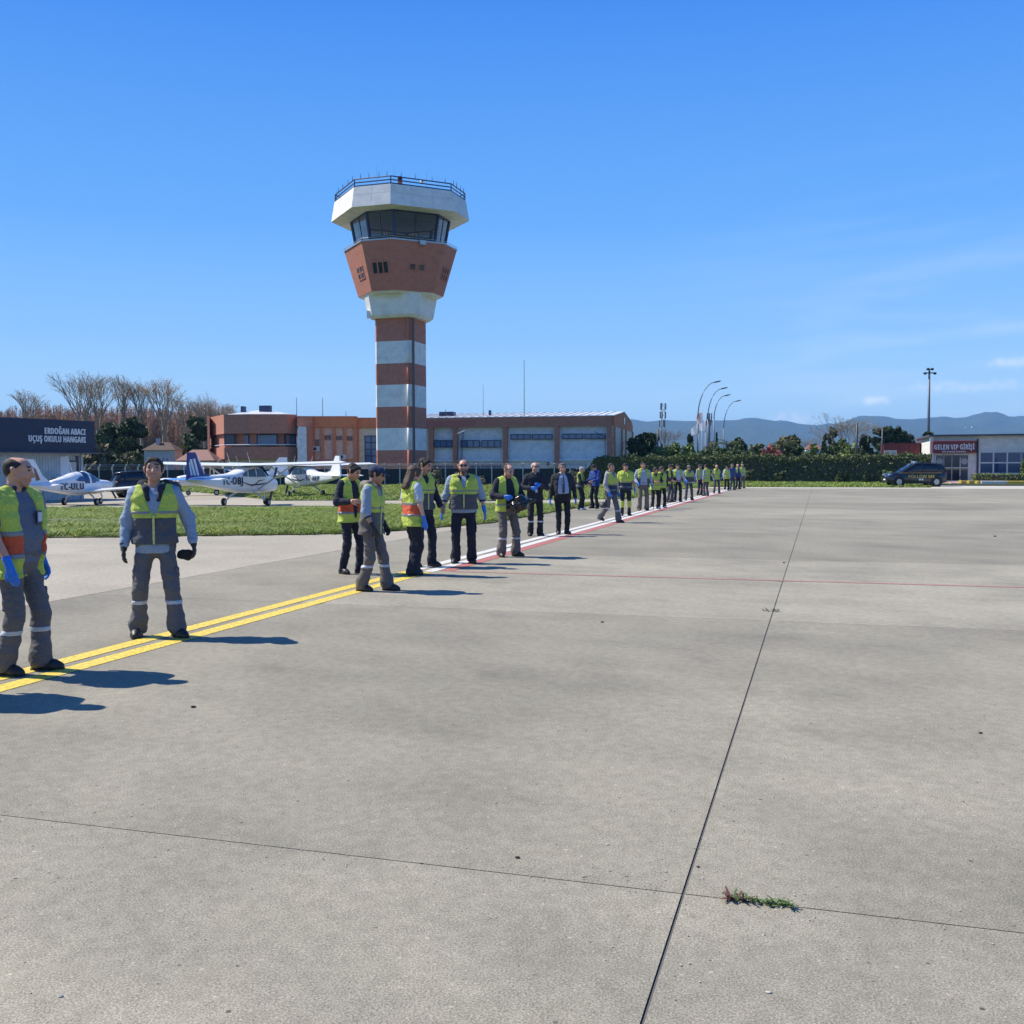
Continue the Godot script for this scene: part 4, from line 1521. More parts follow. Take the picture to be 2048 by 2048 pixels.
func build_hedge() -> void:
	var pts := [AT(1160, 109.0), AT(1330, 106.0), AT(1500, 103.0), AT(1690, 100.5), AT(1862, 98.0)]
	var o := thing("ivy_hedge", "long tall ivy covered hedge behind the far line of people", "hedge", pts[0])
	var r := RandomNumberGenerator.new()
	r.seed = 31
	var v := PackedVector3Array()
	var nn := PackedVector3Array()
	var cc := PackedColorArray()
	var core := MB.new()
	for s in pts.size() - 1:
		var a: Vector3 = pts[s]
		var b: Vector3 = pts[s + 1]
		var L := a.distance_to(b)
		var dir := (b - a).normalized()
		var out := dir.cross(Vector3.UP)
		var n := int(L / 1.4)
		for i in n:
			var u := (i + 0.5) / n
			var p: Vector3 = a.lerp(b, u) - pts[0]
			var x := p.length()
			var top := 2.52 * smoothstep(-1.0, 2.6, x) + nz.get_noise_2d(x * 0.35, 3) * 0.18
			core.box(p + Vector3(0, top * 0.46 - 0.25, 0), Vector3(L / n, top * 0.9 + 0.5, 0.75), Basis(dir, Vector3.UP, out))
		for i in int(L * 520):
			var u := r.randf()
			var p: Vector3 = a.lerp(b, u) - pts[0]
			var x := p.length()
			var top := 2.52 * smoothstep(-1.0, 2.6, x) + nz.get_noise_2d(x * 0.35, 3) * 0.18 + nz.get_noise_2d(x * 1.6, 8) * 0.12
			var bump := nz.get_noise_2d(x * 0.9, r.randf() * 3.0) * 0.22
			var y := r.randf()
			var off := 0.46 + bump
			var on_top := r.randf() < 0.4
			var pos := p + out * (off + r.randf_range(-0.25, 0.1)) + Vector3(0, y * (top + 0.4) - 0.4, 0)
			pos += out * nz.get_noise_2d(x * 1.7, y * top * 1.7 + 30) * 0.2
			var shoot := 0.0
			if on_top:
				shoot = absf(r.randfn()) * 0.13 * (1.0 + nz.get_noise_2d(x * 0.8, 50) * 1.2)
				var qq := r.randf_range(-0.55, 0.62)
				pos = p + out * qq + Vector3(0, top - 0.1 - maxf(0.0, qq - 0.25) * 0.7 + shoot, 0)
			var d := Vector3(r.randfn(), r.randfn() - 0.3, r.randfn()).normalized()
			var e := d.cross(out + Vector3(r.randfn(), r.randfn(), r.randfn()) * 0.5).normalized()
			var sz := r.randf_range(0.07, 0.15)
			var nm := d.cross(e)
			if nm.dot(out + Vector3.UP * 0.5) < 0:
				nm = -nm
				e = -e
			var t := r.randf_range(0.6, 1.3)
			var col := Color(0.085, 0.11, 0.04) * t
			if r.randf() < 0.35:
				col = Color(0.15, 0.185, 0.045) * t
			if r.randf() < 0.06:
				col = Color(0.16, 0.14, 0.09) * t
			for q in [pos - d * sz, pos + e * sz * 0.7, pos + d * sz, pos - d * sz, pos + d * sz, pos - e * sz * 0.7]:
				v.append(q)
				nn.append(nm)
				cc.append(col)
	put("branches", core.done(), matn("hedge_core", Color(0.10, 0.09, 0.06), 1.0, 1.2), o)
	var arr := []
	arr.resize(Mesh.ARRAY_MAX)
	arr[Mesh.ARRAY_VERTEX] = v
	arr[Mesh.ARRAY_NORMAL] = nn
	arr[Mesh.ARRAY_COLOR] = cc
	var m := ArrayMesh.new()
	m.add_surface_from_arrays(Mesh.PRIMITIVE_TRIANGLES, arr)
	stuff(put("leaves", m, leaf_mat(), o))

func build_plants() -> void:
	build_hedge()
	var dk0 := Color(0.018, 0.032, 0.014)
	var dk1 := Color(0.04, 0.06, 0.02)
	var gr0 := Color(0.06, 0.095, 0.025)
	var gr1 := Color(0.11, 0.15, 0.035)
	# the reddish wood far left, a mass of bare young trees
	var sap := MB.new()
	var r := RandomNumberGenerator.new()
	r.seed = 5
	sap.tube([Vector3.ZERO, Vector3(0, 0.55, 0), Vector3(0, 0.97, 0)], [0.008, 0.006, 0.001], 3, false)
	for i in 150:
		var y := r.randf_range(0.15, 0.95)
		var a := r.randf() * TAU
		var l := 0.13 * (1.15 - y)
		var q := Vector3(cos(a) * l, l * 1.3, sin(a) * l)
		var p := Vector3(0, y, 0)
		var sd := Vector3(-q.z, 0, q.x).normalized() * 0.0035
		sap.tri(p - sd, p + sd, p + q)
		for k in 2:
			var t := p + q * r.randf_range(0.5, 1.0)
			var b := Vector3(r.randfn(), r.randfn(), r.randfn()).normalized() * 0.008
			sap.tri(t - b, t + Vector3(-b.z, b.x, b.y), t + b)
	var mm := MultiMesh.new()
	mm.transform_format = MultiMesh.TRANSFORM_3D
	mm.use_colors = true
	mm.mesh = sap.done()
	mm.instance_count = 3200
	for i in 3200:
		var d := r.randf_range(240.0, 330.0)
		var px := r.randf_range(-260.0, 470.0)
		var h := lerpf(15.0, 16.3, smoothstep(-100, 150, px)) * r.randf_range(0.8, 1.08)
		mm.set_instance_transform(i, Transform3D(Basis(Vector3.UP, r.randf() * TAU).scaled(Vector3(h * 1.15, h, h * 1.15)), AT(px, d)))
		var t := r.randf_range(0.75, 1.25)
		mm.set_instance_color(i, Color(0.40 * t, 0.265 * t, 0.19 * t))
	var wood := MultiMeshInstance3D.new()
	wood.multimesh = mm
	wood.material_override = matv("sapling", 0.95)
	adopt(wood, "bare_wood", self)
	tag(stuff(wood), "mass of reddish bare young trees filling the land behind the hangar", "wood")
	# tall bare trees standing in front of it
	var bt := [["with a wide fan-shaped crown nearest to the hangar board", 168, 190.0, 738, 0.46, 0.36], ["with a forked open crown beside the fan-shaped one", 199, 195.0, 752, 0.46, 0.28], ["thin and narrow, tops feathery, amid the taller row", 249, 205.0, 746, 0.55, 0.13], ["slender with a raised narrow crown next to the densest one", 282, 205.0, 751, 0.5, 0.18], ["with a dense rounded brown crown at the end of the row", 329, 185.0, 752, 0.5, 0.28], ["small and sparse, its crown just above the reddish wood", 60, 215.0, 776, 0.6, 0.24], ["short and slim, rising beside the dense round crown", 371, 215.0, 789, 0.45, 0.25], ["pointed, close to the corner block's parapet", 412, 210.0, 780, 0.4, 0.18], ["low and broad, half hidden by the corner block", 438, 215.0, 800, 0.35, 0.35]]
	for i in bt.size():
		var q: Array = bt[i]
		bare_tree("bare_tree", "bare tree " + q[0], q[1], q[2], q[3], q[4], q[5], 60 + i, Color(0.38, 0.27, 0.17), 500 if i != 4 else 1800, Color(0.36, 0.285, 0.215), "tall bare trees before the reddish wood")
	leafy("pine_tree", "dark round-headed pine standing behind the low house chimney", "tree", 268, 150.0, 836, 76, "pine", dk0, dk1, 3600, 0.62, 71)
	leafy("pine_tree", "mid green pine touching the hangar board's edge", "tree", 215, 155.0, 850, 72, "pine", Color(0.03, 0.05, 0.018), Color(0.06, 0.08, 0.03), 2600, 0.62, 72)
	leafy("pine_tree", "dark green pine close against the corner block", "tree", 395, 150.0, 838, 62, "pine", dk0, Color(0.05, 0.075, 0.025), 2800, 0.6, 73)
	leafy("shrub", "tangled brownish shrub growing above the fence by the hangar", "shrub", 200, 118.0, 886, 80, "bush", Color(0.07, 0.062, 0.035), Color(0.12, 0.105, 0.055), 2600, 0.4, 74)
	leafy("shrub", "olive shrub in front of the small chimneyed house", "shrub", 262, 120.0, 893, 55, "bush", Color(0.06, 0.065, 0.028), Color(0.10, 0.105, 0.04), 2200, 0.36, 75)
	leafy("shrub", "fresh green bush between the pink roof and the pine", "shrub", 352, 140.0, 872, 46, "bush", gr0, gr1, 1900, 0.4, 76)
	leafy("shrub", "bright green low bush behind the white aircraft's nose", "shrub", 250, 80.0, 957, 26, "bush", gr0, gr1, 700, 0.2, 77)
	# behind the ivy hedge
	var list := [["pine_tree", "spreading dark pine behind the hedge next to the hall's gable", "tree", 1292, 135.0, 869, 58, "pine", dk0, dk1, 2600, 0.5], ["pine_tree", "low dark pine growing against the gable end wall", "tree", 1273, 128.0, 876, 40, "pine", dk0, dk1, 1600, 0.45], ["broadleaf_tree", "light green tree between the cell mast and the little dark conifer", "tree", 1344, 122.0, 884, 42, "bush", gr0, gr1, 2000, 0.36], ["conifer", "little dark conifer standing alone against the hills", "tree", 1378, 150.0, 874, 22, "pine", dk0, dk1, 1100, 0.4], ["broadleaf_tree", "light green tree at the foot of the curved lamps", "tree", 1372, 118.0, 890, 44, "bush", gr0, gr1, 1700, 0.34], ["cypress", "slim dark cypress rising beside the third curved lamp", "tree", 1433, 125.0, 864, 13, "cone", dk0, dk1, 1100, 0.26], ["broadleaf_tree", "dark rounded tree behind the last curved lamp", "tree", 1476, 128.0, 878, 34, "ball", dk0, dk1, 1700, 0.36], ["red_shrub", "rusty red-leaved shrub showing over the hedge", "shrub", 1544, 107.0, 896, 48, "bush", Color(0.19, 0.045, 0.035), Color(0.28, 0.09, 0.06), 1800, 0.26], ["broadleaf_tree", "olive brown rounded tree behind the second palm", "tree", 1575, 135.0, 867, 46, "ball", Color(0.08, 0.08, 0.03), Color(0.14, 0.13, 0.05), 2200, 0.36], ["broadleaf_tree", "dark green dome-shaped tree before the white house", "tree", 1598, 112.0, 890, 32, "ball", dk0, Color(0.05, 0.07, 0.02), 1500, 0.3], ["conifer", "dense green cone-shaped conifer beside the white house", "tree", 1648, 112.0, 875, 32, "cone", Color(0.02, 0.04, 0.015), Color(0.05, 0.075, 0.025), 2200, 0.26], ["pine_tree", "dark leaning pine beside the big bare tree", "tree", 1664, 130.0, 858, 34, "pine", dk0, dk1, 1600, 0.42], ["pine_tree", "short dark pine between the two bent lamp posts", "tree", 1727, 125.0, 872, 34, "pine", dk0, dk1, 1600, 0.4], ["pine_tree", "broad black-green pine behind the bent lamp near the annexe", "tree", 1768, 150.0, 858, 48, "pine", dk0, dk1, 2400, 0.5], ["pine_tree", "black-green pine towering over the red annexe roof", "tree", 1797, 150.0, 856, 46, "pine", dk0, dk1, 2400, 0.5], ["pine_tree", "low dark pine at the annexe's far corner", "tree", 1822, 152.0, 872, 30, "pine", dk0, dk1, 1200, 0.45], ["pine_tree", "small dark treetop showing beside the high mast", "tree", 1857, 150.0, 866, 26, "pine", dk0, dk1, 900, 0.4], ["broadleaf_tree", "grey-green shrub tree beside the red shrub", "tree", 1512, 125.0, 888, 36, "bush", Color(0.07, 0.085, 0.035), Color(0.12, 0.13, 0.05), 1500, 0.34], ["broadleaf_tree", "yellow-green new growth behind the hedge by the bent lamp", "tree", 1702, 112.0, 893, 50, "bush", gr0, Color(0.14, 0.17, 0.04), 1700, 0.3], ["broadleaf_tree", "green bushy tree between the dome-shaped tree and the white house", "tree", 1620, 110.0, 896, 40, "bush", gr0, gr1, 1400, 0.3], ["broadleaf_tree", "dull green tree filling the gap before the last curved lamp", "tree", 1452, 113.0, 892, 56, "bush", Color(0.05, 0.075, 0.025), gr0, 1800, 0.32], ["broadleaf_tree", "deep green tree beside the grey-green shrub tree", "tree", 1492, 114.0, 893, 44, "bush", Color(0.04, 0.06, 0.02), gr0, 1500, 0.32], ["broadleaf_tree", "fresh green tree against the gable pines", "tree", 1312, 113.0, 891, 50, "bush", gr0, gr1, 1700, 0.32], ["broadleaf_tree", "green bushy tree under the flagpoles", "tree", 1398, 112.0, 893, 46, "bush", gr0, gr1, 1600, 0.32], ["broadleaf_tree", "dark green tree between conifer and bent lamp", "tree", 1684, 118.0, 884, 60, "bush", dk1, gr0, 2000, 0.34], ["broadleaf_tree", "pale brownish budding tree beyond the palms", "tree", 1420, 160.0, 884, 40, "bush", Color(0.12, 0.10, 0.06), Color(0.18, 0.16, 0.09), 1300, 0.4]]
	for i in list.size():
		var q: Array = list[i]
		leafy(q[0], q[1], q[2], q[3], q[4], q[5] - (7.0 if q[7] == "bush" else 2.0), q[6] * 1.12, q[7], q[8], q[9], q[10], q[11], 100 + i)
	palm("palm with drooping fronds behind the curved lamps", 1453, 120.0, 866, 201)
	palm("full palm standing over the red-leaved shrub", 1563, 117.0, 868, 202)
	palm("low palm half hidden behind the hedge beside the flagpoles", 1424, 116.0, 884, 203)
	bare_tree("budding_tree", "large grey-brown budding tree with wispy twigs above the hedge", 1690, 122.0, 826, 0.2, 0.55, 301, Color(0.19, 0.16, 0.10), 6500, Color(0.23, 0.19, 0.15))
	bare_tree("budding_tree", "hazy brown bare trees low behind the white house", 1620, 230.0, 872, 0.25, 0.5, 302, Color(0.2, 0.15, 0.11), 2500, Color(0.23, 0.18, 0.15))
	bare_tree("budding_tree", "thin bare tree beside the cell mast", 1330, 170.0, 858, 0.4, 0.4, 303, Color(0.2, 0.15, 0.11), 500, Color(0.23, 0.18, 0.15))
	# clipped shrubs before the hedge
	for q in [["round_topiary", "round clipped shrub on a short stem beside the last of the people", 1501, 97.0, 939, 28, "ball"], ["round_topiary", "round clipped shrub standing alone before the hedge", 1563, 96.0, 940, 26, "ball"], ["cone_topiary", "broad clipped cone shrub next to the slim one", 1681, 94.0, 938, 22, "cone"], ["cone_topiary", "slim clipped cone shrub before the hedge", 1694.5, 94.0, 938, 11, "cone"], ["cone_topiary", "clipped cone shrub close to the car's bonnet", 1733, 92.0, 937, 17, "cone"], ["clipped_bush", "flat-topped bright clipped bush beside the car's bonnet", 1774, 90.0, 937.5, 26, "bush"], ["cone_topiary", "clipped cone shrub with sunlit leaf colour by the arrivals wall", 1841, 94.0, 917, 12, "cone"], ["cone_topiary", "clipped cone shrub with sunlit leaf colour next to the glass doors", 1851, 94.0, 917, 13, "cone"], ["cone_topiary", "tall clipped conifer before the big window", 2046, 92.0, 915, 18, "cone"]]:
		var bright: bool = q[2] > 1760  # lighter greens put the sunlight on the arrivals cones into their leaf colour
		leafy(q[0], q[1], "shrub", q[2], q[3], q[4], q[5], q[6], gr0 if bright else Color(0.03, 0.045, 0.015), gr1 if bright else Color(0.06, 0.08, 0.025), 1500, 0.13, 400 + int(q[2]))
	# clipped box hedge by the kerb
	var kt := frame(1946, 91.0, -16.7)
	var h := thing("clipped_hedge", "low clipped green hedge between the kerb and the big window", "hedge", kt.origin, deg_to_rad(-16.7))
	bx("branches", Vector3(8, 0.38, -0.8), Vector3(15.4, 0.7, 1.1), matn("hedge_core", Color(0.10, 0.09, 0.06), 1.0, 1.2), h)
	var cl := []
	for i in 40:
		cl.append([Vector3(0.3 + i * 0.4, 0.45 + nz.get_noise_1d(i * 0.7) * 0.06, -0.8), Vector3(0.4, 0.42, 0.75)])
	put("leaves", leaves(cl, 9000, 0.11, Color(0.07, 0.115, 0.03), Color(0.14, 0.18, 0.04), 77, 0.2), leaf_mat(), h)
	# climbers on the fence
	for q in [["thorny climber hanging over the fence beside the man in sunglasses", 875, 108.5, 935, 30], ["thorny climber tumbling from the hedge's end", 1150, 106.0, 938, 50], ["sparse climber on the dark screen before the hall", 1020, 109.0, 948, 26], ["low climber at the foot of the dark screen", 955, 109.0, 950, 40]]:
		leafy("climber", q[0], "plant", q[1], q[2], q[3], q[4], "bush", Color(0.06, 0.06, 0.035), Color(0.15, 0.14, 0.08), 420, 0.16, 500 + int(q[1]))

# ---------- lamps, masts, flags ----------
func pole_mesh(called: String, o: Node3D, path: Array, radii: Array, m: Material, n := 8) -> MeshInstance3D:
	var mb := MB.new(true)
	mb.tube(path, radii, n)
	return put(called, mb.done(), m, o)
func build_poles() -> void:
	var steel := mat("lamp_steel", Color(0.12, 0.14, 0.17), 0.5, 0.4)
	var dark := mat("lamp_dark", Color(0.03, 0.035, 0.045), 0.5)
	var names := ["tallest", "second", "third", "shortest-looking"]
	var q4 := [[1395, 1434, 764], [1415, 1447, 777], [1427.6, 1452.6, 791], [1447, 1475.5, 802]]
	for i in 4:
		var q: Array = q4[i]
		var d: float = 10.2 * F / (930.0 - q[2])
		var o := thing("curved_street_lamp", "%s of four curved-arm street lamps behind the hedge" % names[i], "street lamp", AT(q[0], d), 0.0, "curved street lamps")
		var w := AT(q[1], d).x - AT(q[0], d).x
		var H := HY(q[1], q[2], d)
		var path := []
		var rr := []
		for k in 9:
			var t := k / 8.0
			var an := t * PI * 0.47
			path.append(Vector3(w * 0.92 * (1.0 - cos(an)), H - w * 1.9 + w * 1.9 * sin(an), 0))
			rr.append(lerpf(0.075, 0.04, t))
		pole_mesh("pole", o, [Vector3.ZERO, Vector3(0, H - w * 1.9, 0)], [0.12, 0.078], steel)
		pole_mesh("arm", o, path, rr, steel)
		var hm := MB.new(true)
		hm.ball(Vector3.ZERO, Vector3(0.55, 0.09, 0.16), 10, 6)
		put("lamp_head", hm.done(), dark, o, Transform3D(Basis(Vector3(0, 0, 1), 0.22), path[-1] + Vector3(0.35, 0.05, 0)))
	for q in [[1713, 1742, 842.5, 845.5, 104.0, "bent-arm lamp post nearer to the big bare tree"], [1764, 1788, 851.5, 855, 112.0, "bent-arm lamp post beside the red annexe"], [1315, 1309.5, 853, 856, 118.0, "short lamp post beside the pines by the gable"]]:
		var d: float = q[4]
		var o := thing("bent_street_lamp", q[5], "street lamp", AT(q[0], d), 0.0, "bent-arm lamp posts")
		var H := HY(q[0], q[3], d)
		var w := AT(q[1], d).x - AT(q[0], d).x
		var H2 := HY(q[1], q[2], d)
		pole_mesh("pole", o, [Vector3.ZERO, Vector3(0, H, 0)], [0.12, 0.09], dark)
		var am := MB.new()
		var dd := Vector3(w, H2 - H, 0)
		am.box(dd * 0.5, Vector3(dd.length(), 0.09, 0.22), Basis(dd.normalized(), dd.normalized().cross(Vector3.FORWARD) * -1.0, Vector3.BACK))
		put("lamp_head", am.done(), dark, o)
	# high mast with floodlights
	var hd := 170.0
	var hm := thing("high_mast", "tall floodlight mast rising behind the arrivals building", "light mast", AT(1856, hd))
	var HH := HY(1856, 741, hd)
	pole_mesh("pole", hm, [Vector3.ZERO, Vector3(0, HH, 0)], [0.3, 0.15], steel, 10)
	bx("head_frame", Vector3(0, HH - 0.4, 0), Vector3(1.8, 0.12, 0.6), dark, hm)
	bx("head_frame", Vector3(0, HH + 0.15, 0), Vector3(1.0, 0.12, 0.5), dark, hm)
	for x in [-0.8, -0.3, 0.35, 0.8]:
		var fb := bx("floodlight", Vector3(x, HH - 0.5 if absf(x) > 0.6 else HH + 0.2, 0.28), Vector3(0.42, 0.3, 0.25), dark, hm)
		fb.rotation.x = 0.6
	# cell masts
	for q in [[1325, 806, 205.0, "lattice cell mast with panel aerials rising beyond the pines", true], [1417.5, 826, 240.0, "single-pole cell mast behind the second curved lamp", false]]:
		var d: float = q[2]
		var o := thing("cell_mast", q[3], "mast", AT(q[0], d))
		var H := HY(q[0], q[1], d)
		var red := mat("mast_grey", Color(0.13, 0.15, 0.19), 0.6)
		if q[4]:
			for a in 3:
				var an := a * TAU / 3
				pole_mesh("leg", o, [Vector3(cos(an) * 0.8, 0, sin(an) * 0.8), Vector3(cos(an) * 0.35, H, sin(an) * 0.35)], [0.08, 0.06], red, 5)
			for k in 14:
				var y0 := H * k / 14.0
				var y1 := H * (k + 1) / 14.0
				for a in 3:
					var an := a * TAU / 3
					var bn := (a + 1) * TAU / 3
					var s0 := lerpf(0.8, 0.35, k / 14.0)
					var s1 := lerpf(0.8, 0.35, (k + 1) / 14.0)
					pole_mesh("brace", o, [Vector3(cos(an) * s0, y0, sin(an) * s0), Vector3(cos(bn) * s1, y1, sin(bn) * s1)], [0.03, 0.03], red, 4)
		else:
			pole_mesh("pole", o, [Vector3.ZERO, Vector3(0, H, 0)], [0.4, 0.28], red)
		for k in 9:
			var an := k * TAU / 3 + int(k / 3.0) * 0.5
			bx("panel_aerial", Vector3(cos(an) * 0.6, H - 0.7 - int(k / 3.0) * (1.7 if q[4] else 0.8), sin(an) * 0.6), Vector3(0.24, 1.3, 0.14), mat("aerial_grey", Color(0.2, 0.22, 0.26), 0.6), o)
	# flags
	var fm := [["red national flag with a white crescent and star on the front pole", 1403.5, 825, 130.0, Color(0.62, 0.05, 0.03)], ["white flag blowing wide on the pole beside the red flag", 1396.5, 846, 131.0, Color(0.78, 0.78, 0.78)], ["white flag hanging steep on the next pole", 1410.0, 842, 133.0, Color(0.72, 0.75, 0.8)]]
	for i in 3:
		var q: Array = fm[i]
		var d: float = q[3]
		var p := thing("flagpole", ["flagpole carrying the red flag", "flagpole carrying the wide white flag", "flagpole carrying the steep white flag"][i], "flagpole", AT(q[1] + 0.5, d), 0.0, "flagpoles")
		var H := HY(q[1], q[2] - 4.0, d)
		pole_mesh("pole", p, [Vector3.ZERO, Vector3(0, H, 0)], [0.07, 0.04], mat("pole_white", Color(0.6, 0.6, 0.6), 0.4), 6)
		var km := MB.new(true)
		km.ball(Vector3(0, H, 0), Vector3(0.08, 0.08, 0.08), 8, 5)
		put("finial", km.done(), mat("pole_white", Color.WHITE), p)
		var f := thing("flag", q[0], "flag", AT(q[1], d, H - 0.15), 0.0, "flags behind the hedge")
		var mb := MB.new(true)
		var w := [0.75, 0.95, 0.8][i] as float
		var h := 1.35
		var drop := [0.45, 0.85, 0.5][i] as float
		var P := func(u: float, v: float) -> Vector3:
			return Vector3(-u * w + (0.1 if i == 2 else 0.0) * v, -v * h * (1.0 - 0.35 * u) - u * drop, sin(u * 7.0 + v * 2.0) * 0.1 * u)
		for a in 8:
			for b in 6:
				mb.quad(P.call((a + 1) / 8.0, (b + 1) / 6.0), P.call(a / 8.0, (b + 1) / 6.0), P.call(a / 8.0, b / 6.0), P.call((a + 1) / 8.0, b / 6.0))
		var cm := mat("flag_%d" % i, q[4], 0.85)
		cm.backlight_enabled = true
		cm.backlight = Color(0.97, 0.97, 0.97)
		var cloth := put("cloth", mb.done(), cm, f)
		if i == 0:
			var cr := MB.new()
			var pts := PackedVector2Array()
			for k in 13:
				var an := deg_to_rad(50.0 + 260.0 * k / 12.0)
				pts.append(Vector2(cos(an), sin(an)) * 0.2)
			for k in range(12, -1, -1):
				var an := deg_to_rad(62.0 + 236.0 * k / 12.0)
				pts.append(Vector2(0.05, 0) + Vector2(cos(an), sin(an)) * 0.16)
			cr.plate(pts, 0.1, 0.105)
			put("crescent", cr.done(), mat("flag_white", Color(0.8, 0.8, 0.8)), cloth, Transform3D(Basis(Vector3(0, 0, 1), PI), Vector3(-0.3, -0.72, 0.03)))
			var sp := PackedVector2Array()
			for k in 10:
				var an := TAU * k / 10.0
				sp.append(Vector2(cos(an), sin(an)) * (0.09 if k % 2 == 0 else 0.036))
			var sm := MB.new()
			sm.plate(sp, 0.1, 0.105)
			put("star", sm.done(), mat("flag_white", Color.WHITE), cloth, Transform3D(Basis(), Vector3(-0.52, -0.82, 0.03)))
# ---------- light aircraft ----------
# own axes: x forward, y up, z to the right wing
func fuselage_ring(x: float, yc: float, hw: float, hh: float, e := 3.0, n := 20) -> PackedVector3Array:
	var ring := PackedVector3Array()
	for i in n:
		var a := TAU * i / n
		var c := cos(a)
		var s := sin(a)
		ring.append(Vector3(x, yc + signf(s) * pow(absf(s), 2.0 / e) * hh, -signf(c) * pow(absf(c), 2.0 / e) * hw))
	return ring
# points of an aerofoil section: nose forward
func foil(chord: float, thick: float) -> Array:
	var p := []
	for q in [[0.0, 0.0], [0.03, 0.045], [0.15, 0.085], [0.35, 0.095], [0.65, 0.055], [1.0, 0.004], [1.0, -0.004], [0.65, -0.02], [0.3, -0.03], [0.08, -0.028]]:
		p.append(Vector2(-q[0] * chord, q[1] * thick))
	return p
func surface(stations: Array) -> ArrayMesh:
	# stations: [leading-edge point, chord, thickness factor]; sections lie in x-y across z
	var rings := []
	for s in stations:
		var ring := PackedVector3Array()
		for q in foil(s[1], s[2]):
			ring.append(s[0] + Vector3(q.x, q.y, 0))
		rings.append(ring)
	var mb := MB.new()
	mb.loft(rings, true)
	return mb.done()
func wheel(o: Node3D, c: Vector3, r: float, w: float, tyre: Material, rim: Material) -> void:
	var rings := []
	for q in [[-0.5, 0.55], [-0.5, 0.82], [-0.32, 1.0], [0.32, 1.0], [0.5, 0.82], [0.5, 0.55]]:
		var ring := PackedVector3Array()
		for i in 18:
			var a := TAU * i / 18
			ring.append(Vector3(cos(a) * r * q[1], sin(a) * r * q[1], q[0] * w))
		rings.append(ring)
	var mb := MB.new(true)
	mb.loft(rings, true)
	var wh := put("wheel", mb.done(), tyre, o, Transform3D(Basis(), c))
	var rm := MB.new()
	rm.cyl(Vector3(0, 0, -w * 0.53), Vector3(0, 0, w * 0.53), r * 0.58, -1, 14)
	put("rim", rm.done(), rim, wh)
func side_plate(called: String, o: Node3D, poly: Array, z: float, m: Material, lean := 0.0, t := 0.012) -> void:
	var mid := 0.0
	for p in poly:
		mid += p[1] / poly.size()
	for s in [-1.0, 1.0]:
		var mb := MB.new()
		var pv := PackedVector2Array()
		for p in poly:
			pv.append(Vector2(p[0], p[1] - mid))
		mb.plate(pv, -t, t)
		put(called, mb.done(), m, o, Transform3D(Basis(Vector3.RIGHT, -lean * s), Vector3(0, mid, z * s)))

